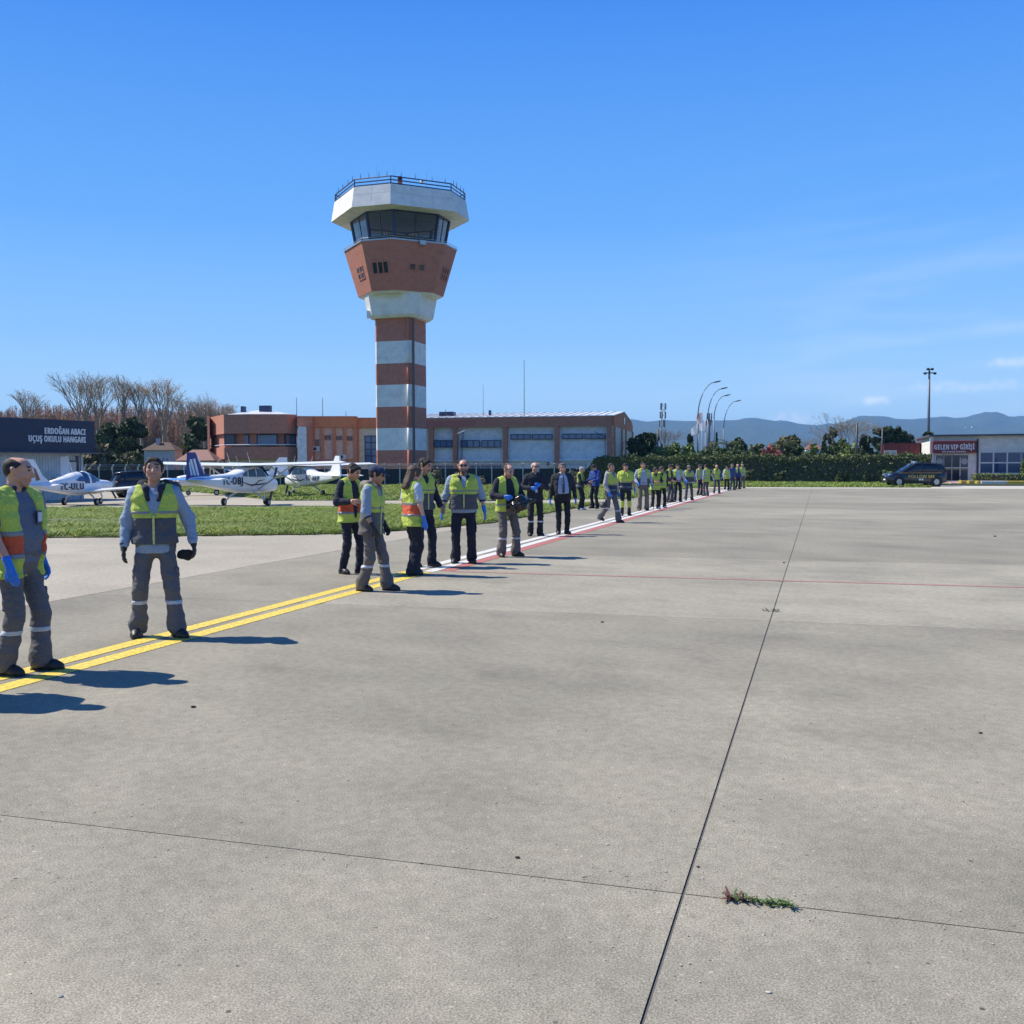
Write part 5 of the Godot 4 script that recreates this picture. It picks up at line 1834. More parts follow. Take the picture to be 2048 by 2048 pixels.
func high_wing(label: String, at: Vector3, turn: float, reg: String, tail_blue: bool) -> Node3D:
	var o := thing("high_wing_plane", label, "airplane", at, turn, "parked high-wing light aircraft")
	var white := mat("plane_white", Color(0.78, 0.79, 0.80), 0.3)
	white.clearcoat_enabled = true
	white.clearcoat = 0.5
	var navy := mat("plane_navy", Color(0.008, 0.02, 0.20), 0.35)
	var ink := mat("plane_ink", Color(0.015, 0.02, 0.05), 0.5)
	var glassm := mat("plane_glass", Color(0.015, 0.03, 0.06), 0.04)
	var tyre := mat("tyre", Color(0.012, 0.012, 0.013), 0.85)
	var rim := mat("plane_rim", Color(0.35, 0.35, 0.36), 0.4, 0.5)
	var metal := mat("plane_leg", Color(0.55, 0.56, 0.58), 0.35, 0.3)
	var rings := []
	for q in [[-5.55, 1.42, 0.05, 0.10], [-4.9, 1.38, 0.12, 0.19], [-4.0, 1.33, 0.22, 0.27], [-3.0, 1.28, 0.33, 0.36], [-2.0, 1.24, 0.43, 0.46], [-1.35, 1.27, 0.5, 0.57], [-0.9, 1.34, 0.535, 0.66], [-0.3, 1.37, 0.55, 0.70], [0.35, 1.35, 0.55, 0.68], [0.72, 1.23, 0.55, 0.57], [1.0, 1.11, 0.54, 0.44], [1.5, 1.08, 0.49, 0.40], [1.95, 1.06, 0.42, 0.35], [2.2, 1.06, 0.33, 0.28]]:
		rings.append(fuselage_ring(q[0], q[1], q[2], q[3], 3.4))
	var fm := MB.new(true)
	fm.loft(rings, true)
	put("fuselage", fm.done(), white, o)
	# windscreen as a band standing just proud of the cabin roof
	var ws := MB.new(true)
	ws.loft([PackedVector3Array([Vector3(1.02, 1.53, -0.50), Vector3(1.10, 1.58, 0.0), Vector3(1.02, 1.53, 0.50)]), PackedVector3Array([Vector3(0.47, 2.05, -0.47), Vector3(0.52, 2.10, 0.0), Vector3(0.47, 2.05, 0.47)])], false, false)
	put("windscreen", ws.done(), glassm, o)
	side_plate("window", o, [[0.62, 1.5], [0.32, 1.92], [-0.25, 1.94], [-0.28, 1.5]], 0.533, glassm, 0.19)
	side_plate("window", o, [[-0.38, 1.5], [-0.36, 1.93], [-0.98, 1.86], [-1.05, 1.52]], 0.527, glassm, 0.2)
	side_plate("rear_window", o, [[-1.15, 1.53], [-1.1, 1.83], [-1.45, 1.7], [-1.5, 1.55]], 0.50, glassm, 0.16)
	side_plate("stripe", o, [[0.9, 1.22], [0.2, 1.08], [-0.9, 1.05], [-1.9, 1.32], [-0.9, 1.12], [0.2, 1.16]], 0.555, ink, 0.0, 0.006)
	side_plate("stripe", o, [[0.6, 1.36], [-0.1, 1.26], [-0.9, 0.95], [-0.1, 1.32]], 0.555, ink, 0.0, 0.006)
	# wing
	for s in [-1.0, 1.0]:
		var st := [[Vector3(0.45, 2.08, 0.0), 1.63, 1.3], [Vector3(0.45, 2.13, 2.5 * s), 1.63, 1.3], [Vector3(0.36, 2.20, 5.2 * s), 1.15, 1.2], [Vector3(0.2, 2.21, 5.5 * s), 0.8, 0.5]]
		put("wing", surface(st), white, o)
		var sm := MB.new()
		sm.tube([Vector3(-0.05, 0.86, 0.5 * s), Vector3(-0.1, 2.12, 2.55 * s)], [0.045, 0.045], 6)
		put("strut", sm.done(), metal, o)
		# tailplane
		var tp := [[Vector3(-4.55, 1.42, 0.08 * s), 1.2, 0.8], [Vector3(-4.75, 1.42, 1.72 * s), 0.78, 0.8]]
		if tail_blue:
			put("tailplane", surface([tp[0], [Vector3(-4.69, 1.42, 1.25 * s), 0.9, 0.8]]), mat("tail_blue", Color(0.10, 0.26, 0.60), 0.35), o)
			put("tailplane_tip", surface([[Vector3(-4.69, 1.42, 1.252 * s), 0.9, 0.8], tp[1]]), white, o)
		else:
			put("tailplane", surface(tp), white, o)
		var gm := MB.new()
		gm.tube([Vector3(-0.45, 0.78, 0.35 * s), Vector3(-0.5, 0.55, 0.85 * s), Vector3(-0.5, 0.24, 1.22 * s)], [0.05, 0.04, 0.035], 6)
		put("gear_leg", gm.done(), metal, o)
		wheel(o, Vector3(-0.5, 0.2, 1.3 * s), 0.2, 0.15, tyre, rim)
		var t := words(reg, 0.36, 0.012)
		var b := t.get_aabb()
		put("registration", t, ink, o, Transform3D(Basis(Vector3.UP, 0.0 if s > 0 else PI).rotated(Vector3.UP, -0.115 * s), Vector3(-2.35 - b.get_center().x * s, 1.27 - b.get_center().y, 0.425 * s)))
	# fin
	var fin := MB.new()
	fin.plate(PackedVector2Array([Vector2(-3.35, 1.55), Vector2(-4.25, 1.75), Vector2(-4.95, 2.72), Vector2(-5.5, 2.72), Vector2(-5.62, 1.4), Vector2(-4.8, 1.45)]), -0.05, 0.05)
	var f := put("fin", fin.done(), navy if tail_blue else white, o)
	if tail_blue:
		for k in 3:
			for s in [-1.0, 1.0]:
				var bm := MB.new()
				var x := -4.68 - k * 0.27
				bm.plate(PackedVector2Array([Vector2(x, 1.62), Vector2(x - 0.17, 1.62), Vector2(x - 0.49, 2.42 - k * 0.03), Vector2(x - 0.32, 2.42 - k * 0.03)]) if k < 2 else PackedVector2Array([Vector2(x, 1.62), Vector2(x - 0.14, 1.62), Vector2(x - 0.29, 2.2), Vector2(x - 0.22, 2.3)]), -0.006, 0.006)
				put("fin_stripe", bm.done(), white, f, Transform3D(Basis(), Vector3(0, 0, 0.054 * s)))
		for s in [-1.0, 1.0]:
			var t := words("NORTHWING", 0.115, 0.01)
			var b := t.get_aabb()
			var bs := Basis(Vector3(0, 0, 1), -0.96 if s > 0 else 0.96)
			put("lettering", t, white, f, Transform3D((Basis(Vector3.UP, 0.0 if s > 0 else PI)) * Basis(Vector3(0, 0, 1), -0.965 if s > 0 else 0.965), Vector3(-4.53, 2.1, 0.056 * s)))
	# nose gear, propeller, aerials
	var ng := MB.new()
	ng.tube([Vector3(1.35, 0.75, 0), Vector3(1.45, 0.2, 0)], [0.05, 0.045], 6)
	put("gear_leg", ng.done(), metal, o)
	wheel(o, Vector3(1.45, 0.17, 0), 0.17, 0.13, tyre, rim)
	var sp := MB.new(true)
	sp.tube([Vector3(2.2, 1.06, 0), Vector3(2.38, 1.06, 0), Vector3(2.5, 1.06, 0)], [0.17, 0.12, 0.01], 12)
	put("spinner", sp.done(), white, o)
	for s in [-1.0, 1.0]:
		var pb := MB.new()
		pb.box(Vector3(2.28, 1.06 + 0.5 * s, 0.12 * s), Vector3(0.03, 0.9, 0.13), Basis(Vector3.RIGHT, 0.25))
		put("propeller_blade", pb.done(), ink, o)
	for q in [[-0.6, 2.22, 0.35], [-1.1, 2.05, 0.0], [-0.5, 2.22, -0.9]]:
		var am := MB.new()
		am.cyl(Vector3(q[0], q[1], q[2]), Vector3(q[0] - 0.28, q[1] + 0.55, q[2]), 0.014, 0.008, 4)
		put("aerial", am.done(), metal, o)
	return o

func low_wing(at: Vector3, turn: float) -> void:
	var o := thing("low_wing_plane", "white low-wing light aircraft with a bubble canopy standing before the hangar", "airplane", at, turn)
	var white := mat("plane_white", Color.WHITE)
	var ink := mat("plane_ink", Color.WHITE)
	var tyre := mat("tyre", Color.WHITE)
	var rim := mat("plane_rim", Color.WHITE)
	var metal := mat("plane_leg", Color.WHITE)
	var glassm := mat("canopy_glass", Color(0.03, 0.075, 0.17), 0.04)
	var rings := []
	for q in [[-4.2, 1.10, 0.05, 0.10], [-3.5, 1.08, 0.13, 0.18], [-2.4, 1.04, 0.26, 0.29], [-1.4, 1.0, 0.42, 0.40], [-0.5, 0.98, 0.53, 0.44], [0.5, 0.98, 0.55, 0.42], [1.2, 0.98, 0.5, 0.38], [1.8, 1.0, 0.42, 0.31], [2.1, 1.02, 0.3, 0.22]]:
		rings.append(fuselage_ring(q[0], q[1], q[2], q[3], 2.7))
	var fm := MB.new(true)
	fm.loft(rings, true)
	put("fuselage", fm.done(), white, o)
	# turtle deck and canopy
	var dk := []
	for q in [[-2.6, 1.22, 0.16, 0.12], [-1.7, 1.24, 0.34, 0.30], [-1.0, 1.22, 0.46, 0.52], [-0.55, 1.2, 0.5, 0.60]]:
		dk.append(fuselage_ring(q[0], q[1], q[2], q[3], 2.2))
	var dm := MB.new(true)
	dm.loft(dk, true)
	put("rear_deck", dm.done(), white, o)
	var cn := []
	for q in [[-0.53, 1.2, 0.505, 0.605], [-0.1, 1.2, 0.52, 0.62], [0.3, 1.18, 0.51, 0.56], [0.75, 1.14, 0.45, 0.40], [1.15, 1.12, 0.36, 0.24], [1.35, 1.12, 0.28, 0.15]]:
		cn.append(fuselage_ring(q[0], q[1], q[2], q[3], 2.1))
	var cm := MB.new(true)
	cm.loft(cn, true)
	put("canopy", cm.done(), glassm, o)
	var hp := MB.new(true)
	hp.loft([fuselage_ring(-0.14, 1.2, 0.528, 0.63, 2.1), fuselage_ring(0.0, 1.195, 0.527, 0.625, 2.1)], true)
	put("canopy_hoop", hp.done(), white, o)
	side_plate("window", o, [[-0.5, 1.28], [-0.55, 1.55], [-0.85, 1.55], [-1.2, 1.34], [-0.9, 1.28]], 0.475, glassm, 0.3)
	for s in [-1.0, 1.0]:
		put("wing", surface([[Vector3(0.75, 0.72, 0.3 * s), 1.45, 1.3], [Vector3(0.6, 0.86, 2.2 * s), 1.25, 1.2], [Vector3(0.45, 1.01, 4.1 * s), 0.95, 1.0], [Vector3(0.25, 1.03, 4.35 * s), 0.6, 0.5]]), white, o)
		var rp := MB.new()
		rp.box(Vector3(0.12, 1.005, 3.2 * s), Vector3(0.5, 0.02, 0.5), Basis(Vector3.RIGHT, -0.08 * s))
		put("wing_marking", rp.done(), mat("plane_red", Color(0.45, 0.08, 0.06), 0.4), o)
		put("tailplane", surface([[Vector3(-3.3, 1.12, 0.06 * s), 0.95, 0.8], [Vector3(-3.45, 1.12, 1.4 * s), 0.7, 0.8]]), white, o)
		var gm := MB.new()
		gm.tube([Vector3(-0.25, 0.66, 0.5 * s), Vector3(-0.3, 0.45, 0.8 * s), Vector3(-0.3, 0.2, 0.95 * s)], [0.045, 0.04, 0.035], 6)
		put("gear_leg", gm.done(), metal, o)
		wheel(o, Vector3(-0.3, 0.19, 1.0 * s), 0.19, 0.14, tyre, rim)
		var t := words("TC-ULU", 0.34, 0.012)
		var b := t.get_aabb()
		put("registration", t, ink, o, Transform3D(Basis(Vector3.UP, 0.0 if s > 0 else PI).rotated(Vector3.UP, -0.14 * s), Vector3(-1.5 - b.get_center().x * s, 1.03 - b.get_center().y, 0.437 * s)))
	var fin := MB.new()
	fin.plate(PackedVector2Array([Vector2(-2.6, 1.22), Vector2(-3.25, 1.6), Vector2(-3.85, 2.42), Vector2(-4.3, 2.45), Vector2(-4.28, 1.05), Vector2(-3.6, 1.1)]), -0.05, 0.05)
	var f := put("fin", fin.done(), white, o)
	for s in [-1.0, 1.0]:
		var em := MB.new()
		em.plate(PackedVector2Array([Vector2(-3.45, 1.4), Vector2(-3.75, 1.95), Vector2(-3.95, 2.05), Vector2(-3.75, 1.35)]), -0.005, 0.005)
		put("fin_emblem", em.done(), mat("plane_rust", Color(0.30, 0.11, 0.06), 0.4), f, Transform3D(Basis(), Vector3(0, 0, 0.053 * s)))
	var ng := MB.new()
	ng.tube([Vector3(1.35, 0.7, 0), Vector3(1.5, 0.45, 0.05), Vector3(1.42, 0.18, 0.05)], [0.045, 0.04, 0.035], 6)
	put("gear_leg", ng.done(), metal, o)
	wheel(o, Vector3(1.42, 0.17, 0), 0.17, 0.12, tyre, rim)
	var sp := MB.new(true)
	sp.tube([Vector3(2.1, 1.02, 0), Vector3(2.25, 1.02, 0), Vector3(2.36, 1.02, 0)], [0.15, 0.1, 0.01], 12)
	put("spinner", sp.done(), white, o)
	for k in 3:
		var pb := MB.new()
		var a := k * TAU / 3 + 0.5
		pb.box(Vector3(2.18, 1.02 + cos(a) * 0.45, sin(a) * 0.45), Vector3(0.03, 0.8, 0.1), Basis(Vector3.RIGHT, a))
		put("propeller_blade", pb.done(), ink, o)
	for q in [[-0.85, 1.85, -0.6, 0.75], [-1.6, 1.5, -0.1, 0.35]]:
		var am := MB.new()
		am.cyl(Vector3(q[0], q[1] - 0.15, 0), Vector3(q[0] + q[2] * 0.7, q[1] + q[3], 0), 0.018, 0.012, 5)
		put("aerial", am.done(), metal, o)

func build_aircraft() -> void:
	high_wing("white high-wing light aircraft with a striped dark blue fin", GD(502, 1011), deg_to_rad(73), "TC-OBJ", true)
	high_wing("white high-wing aircraft with a plain tail parked beyond the blue-finned one", GD(606, 992), deg_to_rad(127), "TC-AEP", false)
	high_wing("white high-wing aircraft nearly hidden behind the blue-finned one", low(AT(418, 74.0)), deg_to_rad(196), "TC-OBK", false)
	high_wing("white high-wing aircraft by the hangar behind the balding man's head", low(AT(-62, 62.0)), deg_to_rad(205), "TC-OBL", false)
	low_wing(GD(168, 1010), deg_to_rad(76))

# ---------- cars ----------
func car_body(o: Node3D, sections: Array, m: Material, called: String) -> void:
	# sections: [x, [[y, half width] from sill to roof]]
	var rings := []
	for s in sections:
		var ring := PackedVector3Array()
		for q in s[1]:
			ring.append(Vector3(s[0], q[0], -q[1]))
		for i in range(s[1].size() - 1, -1, -1):
			ring.append(Vector3(s[0], s[1][i][0], s[1][i][1]))
		rings.append(ring)
	var mb := MB.new(true)
	mb.loft(rings, true)
	put(called, mb.done(), m, o)

func suv(called: String, label: String, at: Vector3, turn: float, paint_c: Color, lettered: bool) -> void:
	var o := thing(called, label, "car", at, turn)
	var pm := mat("car_paint_" + called, paint_c, 0.28)
	pm.clearcoat_enabled = true
	pm.clearcoat = 0.6
	pm.clearcoat_roughness = 0.03
	var black := mat("car_trim", Color(0.012, 0.012, 0.014), 0.6)
	var gl := mat("car_glass", Color(0.012, 0.022, 0.04), 0.03)
	var tyre := mat("tyre", Color.WHITE)
	var rim := mat("car_rim", Color(0.4, 0.4, 0.42), 0.3, 0.7)
	# lower body, nose at +x
	var S := func(x: float, y0: float, y1: float, w0: float, w1: float) -> Array:
		return [x, [[y0, w0 * 0.93], [y0 + 0.12, w0], [(y0 + y1) * 0.52, w0 * 1.0], [y1 - 0.07, w1 * 0.985], [y1, w1 * 0.9]]]
	car_body(o, [S.call(-2.28, 0.55, 0.98, 0.72, 0.70), S.call(-2.18, 0.34, 1.06, 0.86, 0.84), S.call(-1.8, 0.25, 1.08, 0.93, 0.90), S.call(-0.6, 0.23, 1.06, 0.94, 0.92), S.call(0.6, 0.23, 1.03, 0.94, 0.92), S.call(1.1, 0.24, 1.01, 0.93, 0.90), S.call(1.75, 0.26, 1.0, 0.92, 0.86), S.call(2.1, 0.30, 0.96, 0.87, 0.78), S.call(2.25, 0.40, 0.86, 0.74, 0.66)], pm, "body")
	# greenhouse glass and roof
	var C := func(x: float, y1: float, w0: float, w1: float) -> Array:
		return [x, [[1.0, w0], [1.0 + (y1 - 1.0) * 0.5, lerpf(w0, w1, 0.5)], [y1, w1]]]
	car_body(o, [C.call(-2.2, 1.14, 0.80, 0.76), C.call(-1.95, 1.55, 0.82, 0.66), C.call(-1.2, 1.63, 0.83, 0.63), C.call(-0.2, 1.67, 0.84, 0.63), C.call(0.35, 1.58, 0.84, 0.63), C.call(0.85, 1.29, 0.83, 0.68), C.call(1.2, 1.04, 0.80, 0.76)], gl, "cabin_glass")
	car_body(o, [[-2.12, [[1.545, 0.60], [1.575, 0.56]]], [-1.8, [[1.585, 0.66], [1.645, 0.6]]], [-1.1, [[1.625, 0.665], [1.70, 0.58]]], [-0.2, [[1.66, 0.665], [1.73, 0.58]]], [0.32, [[1.575, 0.66], [1.63, 0.58]]]], pm, "roof")
	for s in [-1.0, 1.0]:
		for pts in [[Vector3(0.35, 1.545, 0.65), Vector3(1.22, 1.03, 0.83)], [Vector3(-0.38, 1.60, 0.655), Vector3(-0.42, 1.02, 0.86)], [Vector3(-1.95, 1.56, 0.645), Vector3(-2.18, 1.1, 0.80)], [Vector3(-1.5, 1.62, 0.65), Vector3(-1.72, 1.05, 0.85)]]:
			var pb := MB.new()
			pb.tube([pts[0] * Vector3(1, 1, s), pts[1] * Vector3(1, 1, s)], [0.045, 0.05], 5)
			put("pillar", pb.done(), pm, o)
		# wheel arches and wheels
		for x in [-1.42, 1.46]:
			var am := MB.new()
			am.cyl(Vector3(x, 0.36, 0.80 * s), Vector3(x, 0.36, 0.947 * s), 0.44, -1, 22)
			put("wheel_arch", am.done(), black, o)
			var wr := Node3D.new()
			wheel(o, Vector3(x, 0.35, 0.86 * s), 0.35, 0.22, tyre, rim)
			for k in 5:
				var a := k * TAU / 5
				bx("spoke", Vector3(x + cos(a) * 0.13, 0.35 + sin(a) * 0.13, 0.978 * s), Vector3(0.2, 0.045, 0.02), rim, o).rotation.z = a
			wr.free()
		bx("sill", Vector3(0, 0.29, 0.925 * s), Vector3(2.0, 0.14, 0.06), black, o)
		bx("mirror", Vector3(0.72, 1.10, 0.98 * s), Vector3(0.16, 0.14, 0.2), pm, o)
		bx("headlight", Vector3(2.12, 0.86, 0.66 * s), Vector3(0.22, 0.09, 0.26), mat("lamp_lens", Color(0.55, 0.58, 0.62), 0.1), o)
		bx("tail_light", Vector3(-2.2, 0.98, 0.68 * s), Vector3(0.12, 0.09, 0.3), mat("tail_lens", Color(0.25, 0.015, 0.012), 0.15), o)
		for x in [0.05, -0.95]:
			bx("door_handle", Vector3(x - 0.25, 0.93, 0.945 * s), Vector3(0.2, 0.03, 0.03), pm, o)
		if lettered:
			var t := words("FOLLOW ME", 0.22, 0.01)
			var b := t.get_aabb()
			var sc := 2.0 / b.size.x
			put("lettering", t, mat("follow_yellow", Color(0.62, 0.42, 0.07), 0.5), o, Transform3D(Basis(Vector3.UP, 0.0 if s > 0 else PI) * Basis.from_scale(Vector3(sc, 1, 1)), Vector3(-0.25 - b.get_center().x * sc * s, 0.74 - b.get_center().y, 0.968 * s)))
			for k in 2:
				var em := MB.new()
				em.cyl(Vector3(-0.33 + k * 0.2, 0.52, 0.945 * s), Vector3(-0.33 + k * 0.2, 0.52, 0.957 * s), 0.085, -1, 14)
				put("emblem", em.done(), mat("letter_white", Color.WHITE), o)
			bx("side_stripe", Vector3(-0.2, 0.985, 0.925 * s), Vector3(3.3, 0.025, 0.03), mat("follow_yellow", Color.WHITE), o)
	o.scale = Vector3(0.95, 1.05, 1.0)
	bx("bumper", Vector3(2.24, 0.42, 0), Vector3(0.14, 0.2, 1.4), black, o)
	bx("bumper", Vector3(-2.24, 0.46, 0), Vector3(0.12, 0.24, 1.5), black, o)
	bx("number_plate", Vector3(2.32, 0.52, 0), Vector3(0.02, 0.11, 0.5), mat("letter_white", Color.WHITE), o)
	if lettered:
		bx("beacon_bar", Vector3(0.0, 1.78, 0), Vector3(0.22, 0.1, 0.9), mat("beacon_blue", Color(0.25, 0.32, 0.42), 0.2), o)

func build_cars() -> void:
	suv("follow_me_car", "black follow-me car lettered in yellow parked before the arrivals building", G(1828, 973.0), deg_to_rad(180.0 - 4.0), Color(0.008, 0.011, 0.02), true)
	suv("parked_car", "black car half hidden behind the smiling man's head", low(AT(292, 70.0)), deg_to_rad(35.0), Color(0.015, 0.017, 0.02), false)
# ---------- people: smooth fields round tapered bones, meshed as surface nets ----------
func acc() -> Dictionary:
	return {"v": PackedVector3Array(), "n": PackedVector3Array(), "c": PackedColorArray(), "i": PackedInt32Array()}

# prims: [a, b, radius at a, radius at b]; cuts: ["plane", normal, offset] keeps n.p <= offset, ["hole", a, b, ra, rb] removes a tapered capsule
func net(A: Dictionary, prims: Array, cell: float, k: float, cuts := [], wr := 0.0, col := Color.WHITE) -> void:
	var n := prims.size()
	var pa := PackedVector3Array()
	var pd := PackedVector3Array()
	var il := PackedFloat32Array()
	var ra := PackedFloat32Array()
	var rd := PackedFloat32Array()
	var lo := Vector3(1e9, 1e9, 1e9)
	var hi := -lo
	for q in prims:
		var a: Vector3 = q[0]
		var b: Vector3 = q[1]
		pa.append(a)
		pd.append(b - a)
		il.append(1.0 / maxf((b - a).length_squared(), 1e-9))
		ra.append(q[2])
		rd.append(q[3] - q[2])
		var e := Vector3.ONE * (maxf(q[2], q[3]) + wr)
		lo = lo.min(a - e).min(b - e)
		hi = hi.max(a + e).max(b + e)
	for c in cuts:
		if c[0] == "plane":
			var m: Vector3 = c[1]
			for ax in 3:
				if m[ax] > 0.99:
					hi[ax] = minf(hi[ax], c[2])
				elif m[ax] < -0.99:
					lo[ax] = maxf(lo[ax], -c[2])
	lo -= Vector3.ONE * cell * 2.0
	hi += Vector3.ONE * cell * 2.0
	var bxn := int(ceil((hi.x - lo.x) / cell / 4.0))
	var byn := int(ceil((hi.y - lo.y) / cell / 4.0))
	var bzn := int(ceil((hi.z - lo.z) / cell / 4.0))
	if bxn < 1 or byn < 1 or bzn < 1:
		return
	var nx := bxn * 4
	var ny := byn * 4
	var nxy := nx * ny
	var vals := PackedFloat32Array()
	vals.resize(nxy * bzn * 4)
	vals.fill(9.0)
	var cn := PackedVector3Array()
	var co := PackedFloat32Array()
	var ha := PackedVector3Array()
	var hd := PackedVector3Array()
	var hl := PackedFloat32Array()
	var hr := PackedFloat32Array()
	var hx := PackedFloat32Array()
	for c in cuts:
		if c[0] == "plane":
			cn.append(c[1])
			co.append(c[2])
		else:
			ha.append(c[1])
			hd.append(c[2] - c[1])
			hl.append(1.0 / maxf((c[2] - c[1]).length_squared(), 1e-9))
			hr.append(c[3])
			hx.append(c[4] - c[3])
	var ncut := cn.size()
	var nhole := ha.size()
	var R := cell * 4.5 + wr + k * 0.1
	var band := wr * 1.5 + cell * 2.0
	var active := PackedInt32Array()
	var near := PackedInt32Array()
	var dists := PackedFloat32Array()
	dists.resize(n)
	var kk := 0.25 / maxf(k, 1e-6)
	for bz in bzn:
		for by in byn:
			for bxx in bxn:
				var c := lo + Vector3(bxx * 4 + 1.5, by * 4 + 1.5, bz * 4 + 1.5) * cell
				var dm := 1e9
				for i in n:
					var p := c - pa[i]
					var t := clampf(p.dot(pd[i]) * il[i], 0.0, 1.0)
					var d := (p - pd[i] * t).length() - ra[i] - rd[i] * t
					dists[i] = d
					if d < dm:
						dm = d
				if dm > R:
					continue
				var dc := dm
				for i in ncut:
					dc = maxf(dc, c.dot(cn[i]) - co[i])
				for i in nhole:
					var p := c - ha[i]
					var t := clampf(p.dot(hd[i]) * hl[i], 0.0, 1.0)
					dc = maxf(dc, hr[i] + hx[i] * t - (p - hd[i] * t).length())
				if dc > R:
					continue
				var base := bz * 4 * nxy + by * 4 * nx + bxx * 4
				if dc < -R - k:
					for z in 4:
						for y in 4:
							var o := base + z * nxy + y * nx
							vals[o] = -9.0
							vals[o + 1] = -9.0
							vals[o + 2] = -9.0
							vals[o + 3] = -9.0
					continue
				active.append(base)
				near.clear()
				for i in n:
					if dists[i] < dm + cell * 5.4 + k:
						near.append(i)
				for z in 4:
					for y in 4:
						for x in 4:
							var s := lo + Vector3(bxx * 4 + x, by * 4 + y, bz * 4 + z) * cell
							var d := 1e9
							for i in near:
								var p := s - pa[i]
								var t := clampf(p.dot(pd[i]) * il[i], 0.0, 1.0)
								var e := (p - pd[i] * t).length() - ra[i] - rd[i] * t
								var h := k - absf(d - e)
								d = minf(d, e)
								if h > 0.0:
									d -= h * h * kk
							if wr > 0.0 and absf(d) < band:
								d += fold.get_noise_3d(s.x * 5.0, s.y * 8.5, s.z * 5.0) * wr + fold.get_noise_3d(s.x * 13.0 + 7.0, s.y * 21.0 + s.x * 9.0, s.z * 13.0) * wr * 0.5
							for i in ncut:
								d = maxf(d, s.dot(cn[i]) - co[i])
							for i in nhole:
								var p := s - ha[i]
								var t := clampf(p.dot(hd[i]) * hl[i], 0.0, 1.0)
								d = maxf(d, hr[i] + hx[i] * t - (p - hd[i] * t).length())
							vals[base + z * nxy + y * nx + x] = d
	var vi := PackedInt32Array()
	vi.resize(vals.size())
	vi.fill(-1)
	var V: PackedVector3Array = A.v
	var N: PackedVector3Array = A.n
	var C: PackedColorArray = A.c
	var I: PackedInt32Array = A.i
	var total := vals.size()
	var off := PackedInt32Array([0, 1, nx, nx + 1, nxy, nxy + 1, nxy + nx, nxy + nx + 1])
	var ea := PackedInt32Array([0, 2, 4, 6, 0, 1, 4, 5, 0, 1, 2, 3])
	var eb := PackedInt32Array([1, 3, 5, 7, 2, 3, 6, 7, 4, 5, 6, 7])
	var cor := PackedVector3Array([Vector3(0, 0, 0), Vector3(1, 0, 0), Vector3(0, 1, 0), Vector3(1, 1, 0), Vector3(0, 0, 1), Vector3(1, 0, 1), Vector3(0, 1, 1), Vector3(1, 1, 1)])
	var f := PackedFloat32Array()
	f.resize(8)
	var st3 := PackedInt32Array([1, nx, nxy])
	for base in active:
		for z in 4:
			for y in 4:
				for x in 4:
					var o: int = base + z * nxy + y * nx + x
					if o + nxy + nx + 1 >= total:
						continue
					var neg := 0
					for j in 8:
						var w := vals[o + off[j]]
						f[j] = w
						if w < 0.0:
							neg += 1
					if neg == 0 or neg == 8:
						continue
					var s := Vector3.ZERO
					var m := 0
					for e in 12:
						var a := f[ea[e]]
						var b := f[eb[e]]
						if (a < 0.0) != (b < 0.0):
							s += cor[ea[e]].lerp(cor[eb[e]], a / (a - b))
							m += 1
					s /= m
					vi[o] = V.size()
					var iz := o / nxy
					var iy := (o - iz * nxy) / nx
					var ix := o - iz * nxy - iy * nx
					V.append(lo + (Vector3(ix, iy, iz) + s) * cell)
					N.append(Vector3(f[1] + f[3] + f[5] + f[7] - f[0] - f[2] - f[4] - f[6], f[2] + f[3] + f[6] + f[7] - f[0] - f[1] - f[4] - f[5], f[4] + f[5] + f[6] + f[7] - f[0] - f[1] - f[2] - f[3]).normalized())
					C.append(col)
	for base in active:
		for z in 4:
			for y in 4:
				for x in 4:
					var o: int = base + z * nxy + y * nx + x
					var a := vals[o]
					for ax in 3:
						var st := st3[ax]
						if o + st >= total:
							continue
						var b := vals[o + st]
						if (a < 0.0) == (b < 0.0):
							continue
						var u := st3[(ax + 1) % 3]
						var w := st3[(ax + 2) % 3]
						if o - u - w < 0:
							continue
						var q0 := vi[o - u - w]
						var q1 := vi[o - w]
						var q2 := vi[o]
						var q3 := vi[o - u]
						if q0 < 0 or q1 < 0 or q2 < 0 or q3 < 0:
							continue
						if a < 0.0:
							I.append_array(PackedInt32Array([q0, q2, q1, q0, q3, q2]))
						else:
							I.append_array(PackedInt32Array([q0, q1, q2, q0, q2, q3]))
	A.v = V
	A.n = N
	A.c = C
	A.i = I

